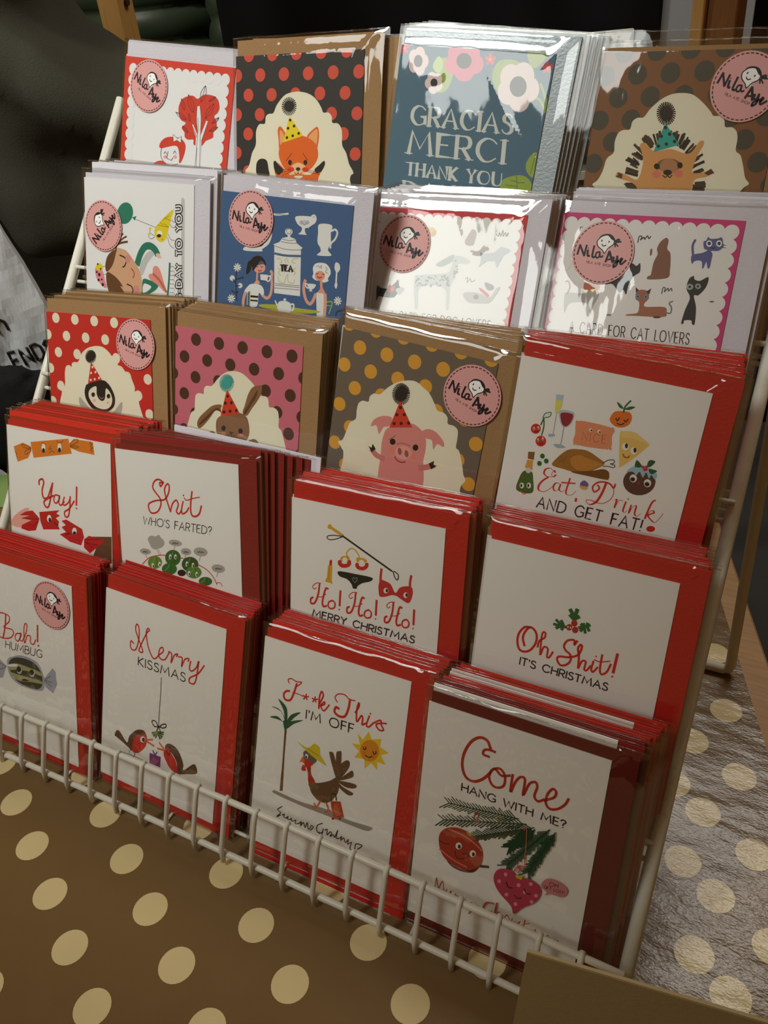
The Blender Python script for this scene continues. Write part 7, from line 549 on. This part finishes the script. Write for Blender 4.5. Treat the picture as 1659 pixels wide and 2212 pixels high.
def head(parent, h=1.70, hair=HAIRD, x=0, y=-.01, z=1.62, hl=.0):
    bm = bmesh.new(); bmesh.ops.create_uvsphere(bm, u_segments=28, v_segments=20, radius=1)
    for q in bm.verts:
        c = q.co.copy(); f = max(0, -c.y); s = 1-.22*max(0, -c.z)
        q.co = Vector((c.x*.075*s, c.y*.095, c.z*.115))
        q.co.y -= .016*math.exp(-((c.x/.14)**2+((c.z+.12)/.2)**2))*f      # nose
        q.co.y += .010*f*(math.exp(-(((abs(c.x)-.36)/.14)**2+((c.z-.06)/.12)**2)))    # eye hollows
        q.co.y -= .006*f*math.exp(-((c.x/.3)**2+((c.z+.48)/.09)**2))      # lips
    hd = bmo('head', bm, SKIN, parent, True, (x, y, z))
    bm = bmesh.new()
    for s in (-1, 1): bmesh.ops.create_uvsphere(bm, u_segments=12, v_segments=8, radius=.010, matrix=Matrix.Translation((.028*s, -.078, .006)))
    bmo('eyes', bm, mat('eye_dark', '#2a1a12', .2), hd, True)
    bm = bmesh.new(); tube(bm, [(-.022, -.089, -.054), (0, -.096, -.053), (.022, -.089, -.054)], .0035, 8); bmo('mouth', bm, mat('lips', '#a0584c', .5), hd, True)
    bm = bmesh.new()
    for s in (-1, 1): bmesh.ops.create_uvsphere(bm, u_segments=12, v_segments=8, radius=.02, matrix=Matrix.Translation((.075*s, .0, .0)) @ Matrix.Diagonal((.4, .8, 1.4, 1)))
    bmo('ears', bm, SKIN, hd, True)
    bm = bmesh.new(); bmesh.ops.create_uvsphere(bm, u_segments=28, v_segments=20, radius=1)
    for q in bm.verts:
        c = q.co; d = 1+.05*noise.noise(c*5); q.co = Vector((c.x*.086*d, c.y*.104*d+.014, c.z*(.124 if c.z > 0 else .10+hl)*d+.006))
    bmesh.ops.delete(bm, geom=[q for q in bm.verts if q.co.y < -.045 and q.co.z < .055], context='VERTS')
    bmo('hair', bm, hair, hd, True)
def blob(name, caps, m, parent, voxel=.014, disp=None, smooth_it=6):
    bm = bmesh.new()
    for a, b, ra, rb, sq in caps:
        a = Vector(a); b = Vector(b); n = 7
        tube(bm, [a.lerp(b, i/n) for i in range(n+1)], [ra+(rb-ra)*i/n for i in range(n+1)], 18)
        for c, r_ in ((a, ra), (b, rb)): bmesh.ops.create_uvsphere(bm, u_segments=18, v_segments=12, radius=r_*.995, matrix=Matrix.Translation(c))
        if sq:
            pass
    o = bmo(name, bm, m, parent, True)
    r_ = o.modifiers.new('remesh', 'REMESH'); r_.mode = 'VOXEL'; r_.voxel_size = voxel; r_.use_smooth_shade = True
    s = o.modifiers.new('smooth', 'SMOOTH'); s.factor = .6; s.iterations = smooth_it
    bpy.context.view_layer.update(); dg = bpy.context.evaluated_depsgraph_get(); ev = o.evaluated_get(dg); me = bpy.data.meshes.new_from_object(ev)
    o.modifiers.clear(); old = o.data; o.data = me; bpy.data.meshes.remove(old)
    if disp:
        nrm = [v.normal.copy() for v in me.vertices]
        for v, n_ in zip(me.vertices, nrm): v.co += n_*disp(v.co)
    for p in me.polygons: p.use_smooth = True
    return o
# person in the dark olive coat, bending an elbow towards the rack
COAT = mat('olive_wool', '#45443a', .9, .15, grain=.18, gscale=420, bump=.35, bscale=600)
per = empty('person', (-.95, .74, -.75)); tag(per, 'person in a dark olive draped coat, one arm bent, behind the rack', 'person')
body(per, 1.72, arm_l=[(.17, -.03, 1.38), (.33, -.13, 1.10), (.47, -.04, 1.00), (.53, .0, .97)]); head(per, 1.72, z=1.63)
def folds(c):
    # long folds fanning from the shoulder, a few deep creases at the elbow
    a = math.atan2(c.z-1.45, c.x-.02)
    f = .020*(1-abs(math.sin(a*8+2.2*noise.noise(c*3))))**2 + .016*noise.noise(Vector((c.x*9, c.y*9, c.z*3)))
    g = .026*math.sin((c.x*.75+c.z*.75)*50+2.5*noise.noise(c*6))*math.exp(-((c-Vector((.36, -.12, 1.10))).length/.14)**2)
    return f+g
blob('coat', [((0, 0, 1.36), (0, 0, 1.02), .17, .17, 0), ((0, 0, 1.02), (-.02, .02, .62), .17, .20, 0), ((.02, -.01, 1.43), (.20, -.06, 1.34), .11, .13, 0), ((-.02, 0, 1.43), (-.20, .0, 1.38), .12, .10, 0),
    ((.20, -.06, 1.34), (.31, -.10, 1.13), .13, .11, 0), ((.31, -.10, 1.13), (.47, -.03, 1.02), .11, .075, 0), ((.34, -.15, 1.06), (.385, -.205, .955), .085, .030, 0), ((.385, -.205, .955), (.50, -.01, .965), .028, .055, 0),
    ((.31, -.12, 1.22), (.36, -.17, 1.02), .10, .05, 0), ((.38, -.10, 1.10), (.44, -.08, .99), .08, .05, 0), ((.12, -.06, 1.2), (.30, -.14, 1.02), .13, .06, 0), ((-.20, 0, 1.38), (-.27, 0, 1.12), .10, .09, 0), ((-.27, 0, 1.12), (-.26, -.08, .93), .09, .07, 0)], COAT, per, .013, folds)
bm = bmesh.new()
for s in (-1, 1): tube(bm, [(.10*s, .02, .70), (.105*s, .0, .48), (.10*s, .03, .09)], [.10, .078, .062], 16)
bmo('trousers', bm, mat('trousers_dark', '#23242a', .8, .2), per, True)
bm = bmesh.new()
for s in (-1, 1): box(bm, (.10*s-.045, -.16, 0), (.10*s+.045, .09, .075))
bmesh.ops.bevel(bm, geom=bm.edges[:], offset=.02, segments=3, affect='EDGES'); bmo('shoes', bm, mat('shoe_black', '#141414', .4), per, True)

# shopping bag of crumpled pale paper with black hand lettering
BAGM = mat('bag_paper', '#d3d9dd', .55, .4, bump=.3, bscale=60)
bag = empty('shopping_bag'); bmx = Matrix.Rotation(.55, 4, 'Z') @ Matrix.Rotation(-.16, 4, 'Y'); bmx.translation = Vector((-.512, .44, -.148)); bag.matrix_world = bmx
tag(bag, 'crumpled pale shopping bag with black lettering hanging at the left edge', 'shopping bag')
def crump(p): return .012*noise.noise(p*9)+.007*noise.noise(p*23)+.004*abs(noise.noise(p*40))
bm = bmesh.new(); n = 40; front = []
for i in range(n+1):
    col = []
    for j in range(n+1):
        x = -.105+.21*i/n; z = .40*j/n; tp = 1-.32*(j/n)
        p = Vector((x*tp, 0, z)); p.y = -.045*(1-(j/n)**2)*math.cos(x/.105*1.45)+crump(Vector((x, 3, z)))-.006; col.append(bm.verts.new(p))
    front.append(col)
back = []
for i in range(n+1):
    col = []
    for j in range(n+1):
        x = -.105+.21*i/n; z = .40*j/n; tp = 1-.32*(j/n)
        p = Vector((x*tp, 0, z)); p.y = .045*(1-(j/n)**2)*math.cos(x/.105*1.45)+crump(Vector((x, 3, z)))+.0; col.append(bm.verts.new(p))
    back.append(col)
for i in range(n):
    for j in range(n):
        bm.faces.new([front[i][j], front[i+1][j], front[i+1][j+1], front[i][j+1]]); bm.faces.new([back[i][j+1], back[i+1][j+1], back[i+1][j], back[i][j]])
for j in range(n):
    bm.faces.new([front[0][j+1], back[0][j+1], back[0][j], front[0][j]]); bm.faces.new([front[n][j], back[n][j], back[n][j+1], front[n][j+1]])
for i in range(n): bm.faces.new([front[i][0], back[i][0], back[i+1][0], front[i+1][0]])
bmo('bag_body', bm, BAGM, bag)
bm = bmesh.new(); tube(bm, [(-.05, -.004, .38), (-.045, -.01, .42), (-.02, -.01, .44), (.01, -.01, .42), (.02, -.004, .38)], .003, 8); bmo('handle', bm, BAGM, bag, True)
INKB = mat('bag_ink', '#17181a', .6)
LET = {'E': ['.5,1 0,1 0,0 .5,0', '0,.5 .4,.5'], 'N': ['0,0 0,1 .6,0 .6,1'], 'D': ['0,0 0,1 .35,1 .6,.75 .6,.25 .35,0 0,0'], 'S': ['.5,.85 .25,1 .02,.8 .25,.5 .5,.25 .25,0 0,.15'], 'h': ['0,1 0,0', '0,.4 .25,.6 .45,.4 .45,0'], 'i': ['.1,.6 .1,.0 .2,.0', '.1,.8 .1,.84'], 's': ['.4,.55 .2,.6 .1,.45 .4,.2 .3,0 .05,.05'], 'a': ['.4,.55 .1,.5 .05,.1 .3,.0 .42,.3 .42,.55 .45,0'], 'm': ['0,.6 0,0', '0,.4 .2,.6 .3,.4 .3,0', '.3,.4 .5,.6 .6,.4 .6,0'], 'r': ['0,.6 0,0', '0,.4 .2,.6 .35,.5']}
bm = bmesh.new()
for word, x0, z0, hh in (('h', .020, .285, .028), ('ENDS', .016, .238, .021), ('is', .032, .196, .026), ('mas', .028, .150, .026)):
    x = x0
    for ch in word:
        for stq in LET[ch]:
            pts_ = []
            for a in stq.split(' '):
                u, v = map(float, a.split(',')); X = x+u*hh*.8; Z = z0+v*hh; t_ = 1-.32*(Z/.40)
                X2 = X/t_; pts_.append((X, -.045*(1-(Z/.40)**2)*math.cos(X2/.105*1.45)+crump(Vector((X2, 3, Z)))-.0068, Z))
            fine = []
            for a, b in zip(pts_[:-1], pts_[1:]):
                for k in range(5): fine.append(Vector(a).lerp(Vector(b), k/5))
            fine.append(Vector(pts_[-1])); tube(bm, fine, .0016, 6)
        x += hh*.8*(.85 if ch != 'i' else .45)
bmo('bag_lettering', bm, INKB, bag, True)
# dark cloth bag lying in front of the pale one, green leaflet at the far left of the table
bm = bmesh.new(); bmesh.ops.create_uvsphere(bm, u_segments=32, v_segments=24, radius=1)
for q in bm.verts:
    c = q.co.copy(); q.co = Vector((c.x*.085*(1-.5*max(0, c.z)), c.y*.04, c.z*.075+.01*noise.noise(c*3)))
db = bmo('dark_bag', bm, mat('black_canvas', '#111214', .8, .2, bump=.2, bscale=300), None, True, (-.485, .35, .052)); db.rotation_euler = (0, .75, .5)
tag(db, 'black fabric bag slumped at the left edge beside the rack', 'bag')
lf = obox('leaflet', (-.465, .268, .0006), (.10, .07, .0012), .5, mat('leaflet_green', '#7f9a58', .6), bev=0); tag(lf, 'pale green leaflet lying on the cloth at the left edge', 'leaflet')

# people further back in quilted jackets
def quilted(loc, h, col, label, ang=0, hair='#2a1c14', rings=.075):
    e = empty('person', loc); e.rotation_euler = (0, 0, ang); tag(e, label, 'person'); body(e, h); head(e, h, mat('hair_'+hair[1:], hair, .6, .3), z=h-.09)
    m = mat('quilt_'+col[1:], col, .45, .4, grain=.15, gscale=12, bump=.5, bscale=24); k = h/1.7
    def shell(name, path, rad, sx, sy, ring):
        bm = bmesh.new(); n = int(sum((Vector(a)-Vector(b)).length for a, b in zip(path[:-1], path[1:]))/.008); P_ = [Vector(p) for p in path]; L_ = [0]
        for a, b in zip(P_[:-1], P_[1:]): L_.append(L_[-1]+(b-a).length)
        pts_, rr = [], []
        for i in range(n+1):
            s = L_[-1]*i/n; j = max(q for q in range(len(L_)-1) if L_[q] <= s+1e-9); t = (s-L_[j])/(L_[j+1]-L_[j])
            pts_.append(P_[j].lerp(P_[j+1], t)); r0 = rad[j]+(rad[j+1]-rad[j])*t; rr.append(r0*(.90+.13*math.sqrt(abs(math.sin(math.pi*s/ring)))))
        tube(bm, pts_, rr, 28)
        c = P_[0]
        for q in bm.verts: q.co = Vector((q.co.x*1, q.co.y*1, q.co.z))+Vector(((q.co.x-c.x)*(sx-1), (q.co.y-c.y)*(sy-1), 0)) + .004*Vector((noise.noise(q.co*25), noise.noise(q.co*25+Vector((5, 5, 5))), 0))
        return bmo(name, bm, m, e, True)
    shell('jacket', [(0, 0, .74*k), (0, 0, 1.05*k), (0, 0, 1.38*k), (0, 0, 1.47*k)], [.20*k, .18*k, .175*k, .09*k], 1.15, .85, rings)
    for s in (-1, 1): shell('sleeve', [(.175*s*k, 0, 1.40*k), (.245*s*k, .02, 1.13*k), (.255*s*k, -.06, .88*k)], [.075*k, .072*k, .058*k], 1, 1, rings*.9)
    bm = bmesh.new()
    for s in (-1, 1): tube(bm, [(.10*s, .0, .78*k), (.10*s, -.01, .48*k), (.10*s, .03, .09*k)], [.092, .07, .055], 14)
    bmo('trousers', bm, mat('trousers_black', '#17181c', .8, .2), e, True)
    bm = bmesh.new()
    for s in (-1, 1): box(bm, (.10*s-.045, -.16, 0), (.10*s+.045, .09, .075))
    bmesh.ops.bevel(bm, geom=bm.edges[:], offset=.02, segments=2, affect='EDGES'); bmo('shoes', bm, mat('shoe_black', '#141414', .4), e, True)
quilted((-1.42, 1.80, -.75), 1.66, '#33402e', 'person in a dark green quilted jacket behind the top left card', .3)
quilted((-1.30, 2.35, -.75), 1.68, '#5c5f4c', 'person in a pale olive quilted jacket beside the black backdrop', -.4, '#6a4a30', .11)
quilted((-1.95, 2.05, -.75), 1.62, '#17181c', 'person in black with reddish hair seen past the pine post', .2, '#8a4420')
